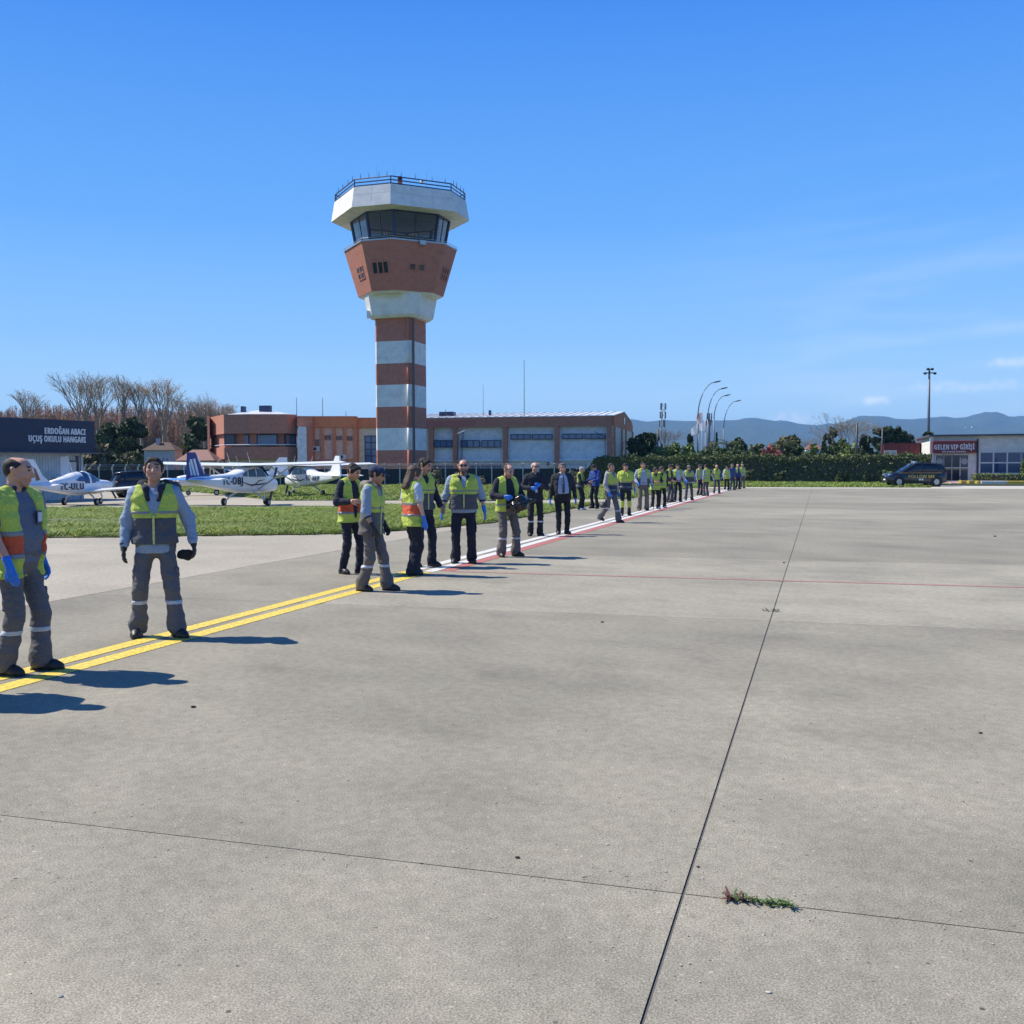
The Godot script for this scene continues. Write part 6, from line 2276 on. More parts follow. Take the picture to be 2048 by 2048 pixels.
# each mesh is worked out as a job of its own; the jobs run side by side once all people are laid out
var jobs: Array = []
var fold := FastNoiseLite.new()
func run_jobs() -> void:
	var id := WorkerThreadPool.add_group_task(run_job, jobs.size(), -1, true)
	WorkerThreadPool.wait_for_group_task_completion(id)
	for j in jobs:
		var A: Dictionary = j.A
		if A.i.size() < 3:
			j.node.queue_free()
			continue
		var arr := []
		arr.resize(Mesh.ARRAY_MAX)
		arr[Mesh.ARRAY_VERTEX] = A.v
		arr[Mesh.ARRAY_NORMAL] = A.n
		arr[Mesh.ARRAY_COLOR] = A.c
		arr[Mesh.ARRAY_INDEX] = A.i
		var m := ArrayMesh.new()
		m.add_surface_from_arrays(Mesh.PRIMITIVE_TRIANGLES, arr)
		j.node.mesh = m
	jobs.clear()
func run_job(i: int) -> void:
	var j: Dictionary = jobs[i]
	var A := acc()
	for q in j.nets:
		net(A, q[0], q[1], q[2], q[3], q[4], q[5])
		if j.has("face") and not j.has("painted"):
			j["painted"] = true
			paint_face(A, j.face)
	if j.bent and (j.lean != 0.0 or j.twist != 0.0):
		var V: PackedVector3Array = A.v
		var N: PackedVector3Array = A.n
		for k in V.size():
			var t := smoothstep(0.86, 1.08, V[k].y / j.s)
			N[k] = N[k].rotated(Vector3.UP, j.twist * t).rotated(Vector3.RIGHT, j.lean * t)
			V[k] = bend_by(V[k], j.s, j.lean, j.twist)
		A.v = V
		A.n = N
	j.A = A
func job(o: Node, called: String, nets: Array, m: Material, bent := true) -> Dictionary:
	var node := MeshInstance3D.new()
	node.material_override = m
	adopt(node, called, o)
	var j := {"node": node, "nets": nets, "bent": bent, "lean": bend_lean, "twist": bend_twist, "s": bend_s}
	jobs.append(j)
	return j
func paint_face(A: Dictionary, S: Dictionary) -> void:
	var inv: Transform3D = S.inv
	var skin: Color = S.skin
	var hairc: Color = S.hairc
	var C: PackedColorArray = A.c
	for i in A.v.size():
		var p: Vector3 = inv * A.v[i]
		var c := skin
		if p.z > 0.03:
			var ax := absf(p.x)
			if ax > 0.013 and ax < 0.052 and absf(p.y - 0.042 + ax * 0.08) < 0.008:
				c = skin.lerp(hairc, 0.85)
			elif Vector2((ax - 0.033) / 0.017, (p.y - 0.014) / 0.009).length() < 1.0:
				c = Color(0.03, 0.02, 0.015) if absf(ax - 0.032) < 0.010 else Color(0.24, 0.19, 0.16)
			elif ax < 0.026 and absf(p.y + 0.063) < 0.009:
				c = skin.lerp(Color(0.30, 0.09, 0.08), 0.55) if not S.smile or absf(p.y + 0.063) > 0.004 else Color(0.42, 0.36, 0.32)
			elif p.y < -0.03 and S.stub > 0.0:
				c = skin.lerp(hairc, S.stub * smoothstep(-0.03, -0.06, p.y) * 0.6)
			if S.moustache and ax < 0.034 and p.y < -0.038 and p.y > -0.055:
				c = hairc
			if S.beard != Color.BLACK and p.y < -0.045 and not (ax < 0.022 and absf(p.y + 0.063) < 0.008):
				c = S.beard
		C[i] = c
	A.c = C

var bend_lean := 0.0
var bend_twist := 0.0
var bend_s := 1.0
func bend_by(p: Vector3, s: float, lean: float, twist: float) -> Vector3:
	var y := p.y / s
	var q := p.rotated(Vector3.UP, twist * smoothstep(0.92, 1.3, y))
	var piv := Vector3(0, 0.95 * s, 0)
	return piv + (q - piv).rotated(Vector3.RIGHT, lean * smoothstep(0.86, 1.08, y))
func bend(p: Vector3) -> Vector3:
	var y := p.y / bend_s
	var t := smoothstep(0.86, 1.08, y)
	var q := p
	if bend_twist != 0.0:
		q = q.rotated(Vector3.UP, bend_twist * smoothstep(0.92, 1.3, y))
	if bend_lean != 0.0:
		var piv := Vector3(0, 0.95 * bend_s, 0)
		q = piv + (q - piv).rotated(Vector3.RIGHT, bend_lean * t)
	return q
func wear(o: Node3D, called: String, prims: Array, cell: float, k: float, cuts: Array, wr: float, m: Material, bent := true) -> void:
	job(o, called, [[prims, cell, k, cuts, wr, Color.WHITE]], m, bent)
func cloth(key: String, c: Color, rough := 0.9) -> StandardMaterial3D:
	var m := matn("cloth_" + key, c, rough, 3.0, "cloth")
	m.rim_enabled = true
	m.rim = 0.25
	return m
func ik(a: Vector3, b: Vector3, l1: float, l2: float, pole: Vector3) -> Vector3:
	var d := b - a
	var L := clampf(d.length(), 0.02, (l1 + l2) * 0.999)
	var u := d.normalized()
	var x := (L * L + l1 * l1 - l2 * l2) / (2 * L)
	var h := sqrt(maxf(0.0, l1 * l1 - x * x))
	var p := (pole - u * pole.dot(u)).normalized()
	return a + u * x + p * h
func inflate(prims: Array, r: float) -> Array:
	var o := []
	for q in prims:
		o.append([q[0], q[1], q[2] + r, q[3] + r])
	return o
func moved(prims: Array, t: Transform3D) -> Array:
	var o := []
	for q in prims:
		o.append([t * q[0], t * q[1], q[2], q[3]])
	return o
# hand from the wrist: d along the fingers, t towards the thumb, n out of the palm
func hand(w: Vector3, d: Vector3, t: Vector3, n: Vector3, s: float, curl: float) -> Array:
	var p := []
	var offs := [0.027, 0.009, -0.009, -0.026]
	var lens := [0.072, 0.082, 0.076, 0.060]
	p.append([w - d * 0.02 * s, w + d * 0.03 * s, 0.027 * s, 0.029 * s])
	for i in 4:
		var kn: Vector3 = w + d * (0.098 - absf(offs[i]) * 0.25) * s + t * offs[i] * s
		p.append([w + d * 0.025 * s + t * offs[i] * 0.7 * s, kn, 0.0155 * s, 0.0125 * s])
		var a := kn
		var ang := curl * 0.5
		for j in 3:
			var ax := d * cos(ang) + n * sin(ang)
			var b: Vector3 = a + ax * lens[i] * [0.45, 0.31, 0.24][j] * s
			p.append([a, b, [0.0105, 0.0095, 0.0085][j] * s, [0.0095, 0.0085, 0.0075][j] * s])
			a = b
			ang += curl
	var t0 := w + d * 0.03 * s + t * 0.022 * s
	var t1 := w + d * 0.072 * s + t * 0.052 * s + n * 0.012 * s
	var t2 := t1 + (d * 0.85 + t * 0.25 + n * 0.35 * curl).normalized() * 0.036 * s
	p.append([t0, t1, 0.015 * s, 0.0115 * s])
	p.append([t1, t2, 0.0108 * s, 0.0085 * s])
	return p

func person(S: Dictionary) -> Node3D:
	var o := thing("person", S.label, "person", S.at, deg_to_rad(S.get("yaw", 0.0)), S.get("group", "people lined up along the painted line"))
	var s: float = S.get("h", 1.74) / 1.75
	var w: float = S.get("w", 1.0)
	var cell: float = S.get("cell", 0.014)
	var fine := minf(cell, 0.012)
	var wr: float = S.get("wr", 0.0078)
	var belly: float = S.get("belly", 0.0)
	bend_s = s
	bend_lean = deg_to_rad(S.get("lean", 0.0))
	bend_twist = deg_to_rad(S.get("twist", 0.0))
	var P := func(x: float, y: float, z: float) -> Vector3: return Vector3(x * s * w, y * s, z * s)
	# legs
	var feet: Array = S.get("feet", [[0.12, 0.02, 12.0], [-0.12, -0.02, -12.0]])
	var drop := 0.0
	var legs := []
	var shins := []
	for i in 2:
		var sd := 1.0 if i == 0 else -1.0
		var f: Array = feet[i]
		var lift: float = f[3] if f.size() > 3 else 0.0
		var ank := Vector3(f[0] * s, (0.085 + lift) * s, f[1] * s)
		drop = maxf(drop, 0.0)
		var hip: Vector3 = P.call(0.092 * sd, 0.905, -0.005)
		var reach := hip.distance_to(ank)
		if reach > 0.838 * s:
			drop = maxf(drop, (reach - 0.838 * s) * 1.1)
	for i in 2:
		var sd := 1.0 if i == 0 else -1.0
		var f: Array = feet[i]
		var lift: float = f[3] if f.size() > 3 else 0.0
		var ank := Vector3(f[0] * s, (0.085 + lift) * s, f[1] * s)
		var hip: Vector3 = P.call(0.092 * sd, 0.905, -0.005) - Vector3(0, drop, 0)
		var yaw: float = deg_to_rad(f[2])
		var knee := ik(hip, ank, 0.425 * s, 0.415 * s, Vector3(sin(yaw) * 0.5, 0, 1))
		legs.append([hip, knee, ank, yaw, lift])
	o.position.y -= 0.0
	# torso bars
	var rw := 0.45 + 0.55 * w
	var bars := [[0.90, 0.072, 0.112, -0.01], [1.00, 0.078, 0.106, 0.0 + belly * 0.6], [1.12, 0.08, 0.106, 0.006 + belly], [1.25, 0.095, 0.11, 0.008 + belly * 0.3], [1.36, 0.112, 0.10, -0.002], [1.43, 0.132, 0.058, -0.014]]
	var torso := []
	for b in bars:
		torso.append([P.call(-b[1], b[0], b[3]) - Vector3(0, drop, 0), P.call(b[1], b[0], b[3]) - Vector3(0, drop, 0), b[2] * s * rw, b[2] * s * rw])
	torso.append([P.call(-0.06, 1.47, -0.014) - Vector3(0, drop, 0), P.call(0.06, 1.47, -0.014) - Vector3(0, drop, 0), 0.052 * s, 0.052 * s])
	# arms
	var arms := []
	for i in 2:
		var sd := 1.0 if i == 0 else -1.0
		var sh: Vector3 = P.call(0.188 * sd, 1.415, -0.012) - Vector3(0, drop, 0)
		var to: Vector3 = S.get("arm_l" if i == 0 else "arm_r", Vector3(0.055, -0.525, 0.05))
		if i == 1:
			to.x = -to.x
		var wrist := sh + to * s
		var pole: Vector3 = S.get("pole_l" if i == 0 else "pole_r", Vector3(0.5, 0.0, -1.0))
		if i == 1:
			pole.x = -pole.x
		var elbow := ik(sh, wrist, 0.285 * s, 0.25 * s, pole)
		wrist = elbow + (wrist - elbow).normalized() * 0.25 * s
		var d := (wrist - elbow).normalized()
		var hd: Vector3 = S.get("hand_l" if i == 0 else "hand_r", Vector3.ZERO)
		if hd != Vector3.ZERO:
			d = Vector3(hd.x * sd, hd.y, hd.z).normalized()
		var n: Vector3 = S.get("palm_l" if i == 0 else "palm_r", Vector3(-1, 0, -0.15))
		n = Vector3(n.x * sd, n.y, n.z)
		n = (n - d * n.dot(d)).normalized()
		var t := n.cross(d) * -sd
		t = t.normalized()
		arms.append([sh, elbow, wrist, d, t, n])
	# head
	var neck: Vector3 = P.call(0, 1.475, -0.01) - Vector3(0, drop, 0)
	var hb := Basis(Vector3.UP, deg_to_rad(S.get("head_yaw", 0.0))) * Basis(Vector3.RIGHT, deg_to_rad(S.get("head_pitch", 0.0)))
	hb = hb * Basis(Vector3(0, 0, 1), deg_to_rad(S.get("head_roll", 0.0)))
	var hs := s * S.get("head", 1.05) as float
	var HT := Transform3D(hb.scaled(Vector3.ONE * hs), neck + Vector3(0, 0.06 * s, 0) + hb * Vector3(0, 0.107, 0.022) * hs)
	var skin: Color = S.get("skin", Color(0.42, 0.235, 0.16)) * 1.28
	var far := cell > 0.017
	var hc := maxf(0.0052, cell * 0.5)
	var skull := [[Vector3(0, 0.028, -0.030), Vector3(0, 0.030, 0.018), 0.077, 0.074], [Vector3(0, -0.005, -0.02), Vector3(0, -0.02, 0.035), 0.066, 0.058]]
	var head := skull + [[Vector3(0, -0.055, 0.03), Vector3(0, -0.085, 0.058), 0.048, 0.03], [Vector3(-0.04, -0.05, 0.015), Vector3(-0.018, -0.09, 0.055), 0.03, 0.022], [Vector3(0.04, -0.05, 0.015), Vector3(0.018, -0.09, 0.055), 0.03, 0.022], [Vector3(0, 0.018, 0.088), Vector3(0, -0.030, 0.112), 0.011, 0.0155], [Vector3(-0.034, 0.031, 0.078), Vector3(0.034, 0.031, 0.078), 0.016, 0.016], [Vector3(-0.042, -0.022, 0.063), Vector3(-0.036, -0.03, 0.066), 0.022, 0.022], [Vector3(0.042, -0.022, 0.063), Vector3(0.036, -0.03, 0.066), 0.022, 0.022], [Vector3(-0.02, -0.062, 0.084), Vector3(0.02, -0.062, 0.084), 0.011, 0.011], [Vector3(-0.077, -0.02, -0.008), Vector3(-0.084, 0.018, -0.016), 0.011, 0.015], [Vector3(0.077, -0.02, -0.008), Vector3(0.084, 0.018, -0.016), 0.011, 0.015]]
	# skin: one mesh from head to hands
	var neck_p := [[neck - Vector3(0, 0.05 * s, 0), HT * Vector3(0, -0.055, -0.022), 0.060 * s, 0.053 * hs]]
	var nets := [[moved(head, HT).map(func(q): return [q[0], q[1], q[2] * hs, q[3] * hs]) + neck_p, hc, 0.022 * hs, [], 0.0, skin]]
	var hairc: Color = S.get("hair_color", Color(0.012, 0.010, 0.009))
	var arm_skin := []
	for i in 2:
		var a: Array = arms[i]
		arm_skin.append([a[0], a[1], 0.047 * s, 0.040 * s])
		arm_skin.append([a[1], a[2], 0.040 * s, 0.028 * s])
	var leg_skin := []
	for l in legs:
		leg_skin.append([l[0], l[1], 0.07 * s, 0.05 * s])
		leg_skin.append([l[1], l[2], 0.05 * s, 0.035 * s])
	nets.append([inflate(torso, -0.02 * s) + leg_skin, 0.03, 0.035, [], 0.0, skin])
	nets.append([arm_skin, maxf(cell, 0.012), 0.035, [], 0.0, skin])
	var gl: Array = S.get("gloves", ["", ""])
	for i in 2:
		if gl[i] == "":
			var a: Array = arms[i]
			nets.append([hand(a[2], a[3], a[4], a[5], s, S.get("curl", 0.35)), maxf(0.0048, cell * 0.45), 0.007, [], 0.0, skin])
	job(o, "body", nets, skin_mat())["face"] = {"inv": HT.affine_inverse(), "skin": skin, "hairc": hairc, "stub": S.get("stubble", 0.35), "smile": S.get("smile", false), "moustache": S.get("moustache", false), "beard": S.get("beard", Color.BLACK)}
	for i in 2:
		if gl[i] != "":
			var a: Array = arms[i]
			var gm: Material = mat("glove_blue", Color(0.012, 0.16, 0.62), 0.45) if gl[i] == "blue" else cloth("glove_dark", Color(0.02, 0.022, 0.026), 0.7)
			var gp := inflate(hand(a[2], a[3], a[4], a[5], s, S.get("curl", 0.35)), 0.0022)
			gp.append([a[2] - (a[2] - a[1]).normalized() * 0.055 * s, a[2] + a[3] * 0.01, 0.036 * s, 0.031 * s])
			wear(o, "glove", gp, maxf(0.0048, cell * 0.45), 0.008, [], 0.0, gm)
	# hair, cap, glasses
	var hm := mat("hair_%d_%d" % [int(hairc.r * 1000), int(hairc.g * 1000)], hairc, 0.75)
	var hp := moved(skull, HT).map(func(q): return [q[0], q[1], q[2] * hs, q[3] * hs])
	var pl := func(nv: Vector3, c: float) -> Array:
		var wn := (hb * nv).normalized()
		return ["plane", wn, wn.dot(HT * (nv.normalized() * c))]
	var hair: String = S.get("hair", "short")
	match hair:
		"short":
			wear(o, "hair", inflate(hp, 0.011 * hs) + moved([[Vector3(-0.03, 0.082, 0.05), Vector3(0.03, 0.082, 0.05), 0.022, 0.022]], HT), hc, 0.02, [pl.call(Vector3(0, -0.877, 0.482), 0.03), ["hole", HT * Vector3(0, -0.01, 0.105), HT * Vector3(0, -0.06, 0.12), 0.092 * hs, 0.09 * hs]], 0.008, hm)
		"balding":
			wear(o, "hair", inflate(hp, 0.008 * hs), hc, 0.02, [pl.call(Vector3(0, -0.744, 0.667), -0.012), ["hole", HT * Vector3(0, 0.085, 0.04), HT * Vector3(0, 0.115, -0.035), 0.075, 0.052]], 0.002, hm)
		"long":
			var lh := inflate(hp, 0.014 * hs)
			lh += moved([[Vector3(-0.05, 0.02, -0.05), Vector3(-0.07, -0.22, -0.085), 0.045, 0.05], [Vector3(0.05, 0.02, -0.05), Vector3(0.07, -0.22, -0.085), 0.045, 0.05], [Vector3(0, 0.02, -0.07), Vector3(0, -0.24, -0.115), 0.05, 0.045]], HT)
			wear(o, "hair", lh, hc, 0.03, [["hole", HT * Vector3(0, -0.015, 0.13), HT * Vector3(0, -0.09, 0.14), 0.088, 0.09]], 0.006, hm)
	if S.has("cap"):
		var cm := cloth("cap_" + S.cap[0], S.cap[1])
		var cap_p := inflate(hp, 0.016 * hs)
		var cn := [[cap_p, hc, 0.02, [pl.call(Vector3(0, -1, 0.12), -0.034)], 0.0, Color.WHITE]]
		if not S.get("beanie", false):
			var vis := moved([[Vector3(-0.055, 0.052, 0.075), Vector3(0.055, 0.052, 0.075), 0.009, 0.009], [Vector3(-0.05, 0.047, 0.105), Vector3(0.05, 0.047, 0.105), 0.008, 0.008], [Vector3(-0.038, 0.04, 0.135), Vector3(0.038, 0.04, 0.135), 0.007, 0.007], [Vector3(-0.025, 0.036, 0.155), Vector3(0.025, 0.036, 0.155), 0.006, 0.006]], HT)
			cn.append([vis, minf(hc, 0.007), 0.03, [], 0.0, Color.WHITE])
		job(o, "cap", cn, cm)
	if S.get("glasses", false):
		var gp := moved([[Vector3(-0.045, 0.014, 0.094), Vector3(-0.022, 0.012, 0.100), 0.0145, 0.0145], [Vector3(0.045, 0.014, 0.094), Vector3(0.022, 0.012, 0.100), 0.0145, 0.0145], [Vector3(-0.02, 0.02, 0.103), Vector3(0.02, 0.02, 0.103), 0.004, 0.004], [Vector3(-0.062, 0.02, 0.08), Vector3(-0.08, 0.018, -0.01), 0.004, 0.004], [Vector3(0.062, 0.02, 0.08), Vector3(0.08, 0.018, -0.01), 0.004, 0.004]], HT)
		wear(o, "sunglasses", gp, minf(hc, 0.005), 0.004, [], 0.0, mat("sunglass", Color(0.008, 0.008, 0.01), 0.12))
	# trousers
	var tr: Array = S.get("trousers", ["grey", Color(0.105, 0.10, 0.105)])
	var tm := cloth("trousers_" + tr[0], tr[1])
	var fit: float = S.get("fit", 1.0)
	var tp := []
	for b in [0, 1]:
		tp.append([torso[b][0], torso[b][1], torso[b][2] + 0.006, torso[b][3] + 0.006])
	var lp := [[], []]
	for i in 2:
		var l: Array = legs[i]
		var dn: Vector3 = (l[2] - l[1]).normalized()
		lp[i] = [[l[0] + Vector3(0, 0.01, 0), l[1], 0.094 * s * rw, 0.069 * s * (0.5 + 0.5 * fit)], [l[1], l[2] - Vector3(0, 0.015, 0), 0.070 * s * (0.5 + 0.5 * fit), 0.063 * s * fit]]
		if S.get("bunch", true):
			lp[i].append([l[2] - dn * 0.035 * s, l[2] - dn * 0.015 * s, 0.073 * s * fit, 0.075 * s * fit])
			lp[i].append([l[2] - dn * 0.10 * s, l[2] - dn * 0.085 * s, 0.071 * s * fit, 0.071 * s * fit])
	var shorts: bool = S.has("leggings")
	var floor_cut := ["plane", Vector3(0, -1, 0), -0.03 * s]
	if shorts:
		wear(o, "trousers", tp + lp[0].slice(0, 1) + lp[1].slice(0, 1), cell, 0.03, [floor_cut, ["plane", Vector3(0, -1, 0), -(legs[0][1].y + 0.0)]], wr, tm)
		var lm := cloth("hivis_yellow", Color(0.49, 0.60, 0.09), 0.8)
		var dm := cloth("sock_dark", Color(0.015, 0.018, 0.03))
		for i in 2:
			wear(o, "trouser_panel", lp[i].slice(1), cell, 0.03, [["plane", Vector3(0, 1, 0), legs[0][1].y + 0.03], ["plane", Vector3(0, -1, 0), -0.28 * s]], wr, lm)
			wear(o, "trouser_cuff", inflate(lp[i].slice(1), -0.012), cell, 0.03, [["plane", Vector3(0, 1, 0), 0.28 * s], floor_cut], wr, dm)
	else:
		wear(o, "trousers", tp + lp[0] + lp[1], cell, 0.028, [floor_cut, ["plane", Vector3(0, 1, 0), 1.04 * s]], wr * 1.3, tm)
	if S.has("leg_band"):
		for i in 2:
			if legs[i][4] > 0.1:
				continue
			var yb: float = legs[i][2].y + 0.24 * s
			wear(o, "reflective_band", inflate(lp[i], 0.005), minf(cell, 0.012), 0.028, [["plane", Vector3(0, 1, 0), yb + 0.045 * s], ["plane", Vector3(0, -1, 0), -yb]], wr * 1.3, mat("reflective_" + S.leg_band[0], S.leg_band[1], 0.45))
	if S.get("pockets", false):
		for i in 2:
			var l: Array = legs[i]
			var mid: Vector3 = l[0].lerp(l[1], 0.72) + Vector3((1.0 if i == 0 else -1.0) * 0.066 * s * rw, 0, 0)
			wear(o, "pocket", [[mid + Vector3(0, 0.06 * s, -0.03), mid + Vector3(0, 0.06 * s, 0.03), 0.022, 0.022], [mid + Vector3(0, 0, -0.03), mid + Vector3(0, 0, 0.03), 0.024, 0.024], [mid + Vector3(0, -0.06 * s, -0.03), mid + Vector3(0, -0.06 * s, 0.03), 0.022, 0.022]], minf(cell, 0.012), 0.05, [], 0.0, tm)
	# shoes
	var shm := mat("shoe_" + S.get("shoe", "black"), {"black": Color(0.016, 0.015, 0.015), "white": Color(0.6, 0.6, 0.6), "brown": Color(0.06, 0.03, 0.02)}[S.get("shoe", "black")], 0.5)
	for l in legs:
		var yaw: float = l[3]
		var tilt: float = l[4] * 3.2
		var bs := Basis(Vector3.UP, yaw) * Basis(Vector3.RIGHT, tilt)
		var c: Vector3 = l[2]
		var f := func(x: float, y: float, z: float) -> Vector3: return c + bs * (Vector3(x, y, z) * s)
		var sp := [[f.call(0, 0.015, -0.005), f.call(0, -0.03, -0.02), 0.046 * s, 0.044 * s], [f.call(0, -0.045, -0.035), f.call(0, -0.05, 0.11), 0.042 * s, 0.046 * s], [f.call(-0.008, -0.055, 0.11), f.call(0.0, -0.06, 0.155), 0.046 * s, 0.036 * s], [f.call(0, -0.01, 0.03), f.call(0, -0.04, 0.09), 0.036 * s, 0.036 * s]]
		var dnv := bs * Vector3(0, -1, 0)
		var nm := dnv.normalized()
		wear(o, "shoe", sp, minf(cell, 0.011), 0.03, [["plane", nm, nm.dot(f.call(0, -0.083, 0))]], 0.0, shm, false)
		var sole := [[f.call(0, -0.083, -0.04), f.call(0, -0.083, 0.11), 0.046 * s, 0.05 * s], [f.call(0, -0.083, 0.11), f.call(0, -0.083, 0.155), 0.05 * s, 0.04 * s]]
		if not far:
			wear(o, "sole", sole, 0.009, 0.02, [["plane", nm, nm.dot(f.call(0, -0.083, 0))], ["plane", -nm, -nm.dot(f.call(0, -0.066, 0))]], 0.0, mat("sole_dark", Color(0.02, 0.02, 0.02), 0.8), false)
	# upper clothes
	var top: Array = S.get("top", ["blue", Color(0.2, 0.27, 0.38), "long", 0.88])
	var topm := cloth("top_" + top[0], top[1])
	var slv := []
	for i in 2:
		var a: Array = arms[i]
		match top[2]:
			"long":
				slv += [[a[0], a[1], 0.069 * s * rw, 0.060 * s], [a[1], a[2] - (a[2] - a[1]) * 0.06, 0.060 * s, 0.048 * s]]
			"elbow":
				slv += [[a[0], a[1], 0.067 * s * rw, 0.058 * s], [a[1], a[1].lerp(a[2], 0.3), 0.058 * s, 0.054 * s]]
			"short":
				slv += [[a[0], a[0].lerp(a[1], 0.62), 0.068 * s * rw, 0.064 * s]]
	var hem: float = top[3]
	var topc := [["plane", Vector3(0, -1, 0), -hem * s + drop], ["hole", neck + Vector3(0, 0.03 * s, 0.01), neck + Vector3(0, 0.12 * s, 0.02), 0.058 * s, 0.07 * s]]
	var low := []
	if hem < 0.9:
		low = [[P.call(-0.075, hem, -0.008) - Vector3(0, drop, 0), P.call(0.075, hem, -0.008) - Vector3(0, drop, 0), 0.118 * s * rw, 0.118 * s * rw]]
	var jacket: bool = S.get("open_jacket", false)
	if jacket:
		# shirt and tie under an open jacket
		var sm := cloth("shirt_" + S.shirt[0], S.shirt[1])
		wear(o, "shirt", inflate(torso, 0.002), cell, 0.05, [["plane", Vector3(0, -1, 0), -0.98 * s + drop], topc[1]], wr * 0.5, sm)
		if S.get("tie", false):
			wear(o, "tie", [[P.call(0, 1.43, 0.10) - Vector3(0, drop, 0), P.call(0, 1.25, 0.135 + belly * 0.75) - Vector3(0, drop, 0), 0.018, 0.024], [P.call(0, 1.25, 0.135 + belly * 0.75) - Vector3(0, drop, 0), P.call(0, 1.05, 0.138 + belly) - Vector3(0, drop, 0), 0.024, 0.026]], 0.008, 0.02, [], 0.0, cloth("tie", Color(0.015, 0.02, 0.06), 0.6))
		topc.append(["hole", P.call(0, 1.44, 0.12) - Vector3(0, drop, 0), P.call(0, 0.75, 0.22 + belly) - Vector3(0, drop, 0), 0.105 * s, 0.19 * s])
	wear(o, S.get("top_name", "sweatshirt"), inflate(torso, 0.016 if jacket else 0.005) + slv + low, cell, 0.045, topc, wr, topm)
	if S.get("dark_cuffs", false):
		for i in 2:
			var a: Array = arms[i]
			var c0: Vector3 = a[2] - (a[2] - a[1]) * 0.12 if top[2] == "long" else a[1].lerp(a[2], 0.30)
			var c1: Vector3 = a[2] - (a[2] - a[1]) * 0.0 if top[2] == "long" else a[1].lerp(a[2], 0.42)
			wear(o, "cuff", [[c0, c1, 0.047 * s if top[2] == "long" else 0.057 * s, 0.044 * s if top[2] == "long" else 0.055 * s]], minf(cell, 0.01), 0.01, [["plane", (c1 - c0).normalized(), (c1 - c0).normalized().dot(c1)], ["plane", (c0 - c1).normalized(), (c0 - c1).normalized().dot(c0)]], 0.0, cloth("cuff_navy", Color(0.02, 0.025, 0.05)))
	if S.get("collar", "") != "":
		var cc := {"navy": Color(0.02, 0.026, 0.05), "white": Color(0.55, 0.58, 0.62), "grey": Color(0.2, 0.2, 0.2), "beige": Color(0.28, 0.25, 0.21)}[S.collar] as Color
		var nb := neck + Vector3(0, 0.0, 0)
		wear(o, "collar", [[nb + Vector3(-0.045, 0.035, 0.05) * s, nb + Vector3(-0.07, 0.04, -0.02) * s, 0.02, 0.024], [nb + Vector3(0.045, 0.035, 0.05) * s, nb + Vector3(0.07, 0.04, -0.02) * s, 0.02, 0.024], [nb + Vector3(-0.07, 0.04, -0.02) * s, nb + Vector3(0.0, 0.045, -0.065) * s, 0.024, 0.024], [nb + Vector3(0.07, 0.04, -0.02) * s, nb + Vector3(0.0, 0.045, -0.065) * s, 0.024, 0.024]], minf(cell, 0.01), 0.02, [], 0.0, cloth("collar_" + S.collar, cc))
	if S.get("hood", "") != "":
		var hcx := {"grey": Color(0.24, 0.24, 0.25), "beige": Color(0.23, 0.20, 0.18), "navy": Color(0.02, 0.024, 0.04)}[S.hood] as Color
		var nb := neck
		wear(o, "hood", [[nb + Vector3(-0.075, -0.01, 0.07) * s, nb + Vector3(-0.05, -0.12, 0.115) * s, 0.03, 0.02], [nb + Vector3(0.075, -0.01, 0.07) * s, nb + Vector3(0.05, -0.12, 0.115) * s, 0.03, 0.02], [nb + Vector3(-0.075, -0.01, 0.07) * s, nb + Vector3(-0.11, 0.03, -0.02) * s, 0.03, 0.045], [nb + Vector3(0.075, -0.01, 0.07) * s, nb + Vector3(0.11, 0.03, -0.02) * s, 0.03, 0.045], [nb + Vector3(-0.11, 0.03, -0.02) * s, nb + Vector3(0, 0.0, -0.12) * s, 0.045, 0.062], [nb + Vector3(0.11, 0.03, -0.02) * s, nb + Vector3(0, 0.0, -0.12) * s, 0.045, 0.062]], minf(cell, 0.012), 0.03, [["hole", nb + Vector3(0, 0.02, 0.01), nb + Vector3(0, 0.16, 0.02), 0.055 * s, 0.075 * s]], 0.004, cloth("hood_" + S.hood, hcx))
	# vest in its coloured pieces
	var vest: String = S.get("vest", "")
	if vest != "":
		var vh: float = S.get("vest_hem", 0.90)
		var ext := [[P.call(-0.08, vh, -0.006) - Vector3(0, drop, 0), P.call(0.08, vh, -0.006) - Vector3(0, drop, 0), (0.118 if vh > 0.85 else 0.132) * s * rw, (0.118 if vh > 0.85 else 0.132) * s * rw], [P.call(-0.08, 0.98, belly * 0.5) - Vector3(0, drop, 0), P.call(0.08, 0.98, belly * 0.5) - Vector3(0, drop, 0), 0.11 * s * rw, 0.11 * s * rw]]
		var vp := inflate(torso + ext, 0.021 if jacket else 0.019)
		if jacket:
			vp = inflate(vp, 0.012)
		var holes := [["hole", neck + Vector3(0, 0.0, 0.015), neck + Vector3(0, 0.14 * s, 0.03), 0.068 * s, 0.09 * s]]
		for a in arms:
			holes.append(["hole", a[0] + Vector3(signf(a[0].x) * 0.035 * s, 0.02, 0), a[0].lerp(a[1], 0.55) + Vector3(signf(a[0].x) * 0.05 * s, 0, 0), 0.068 * s * rw, 0.05 * s])
		var op: float = S.get("open", 0.0)
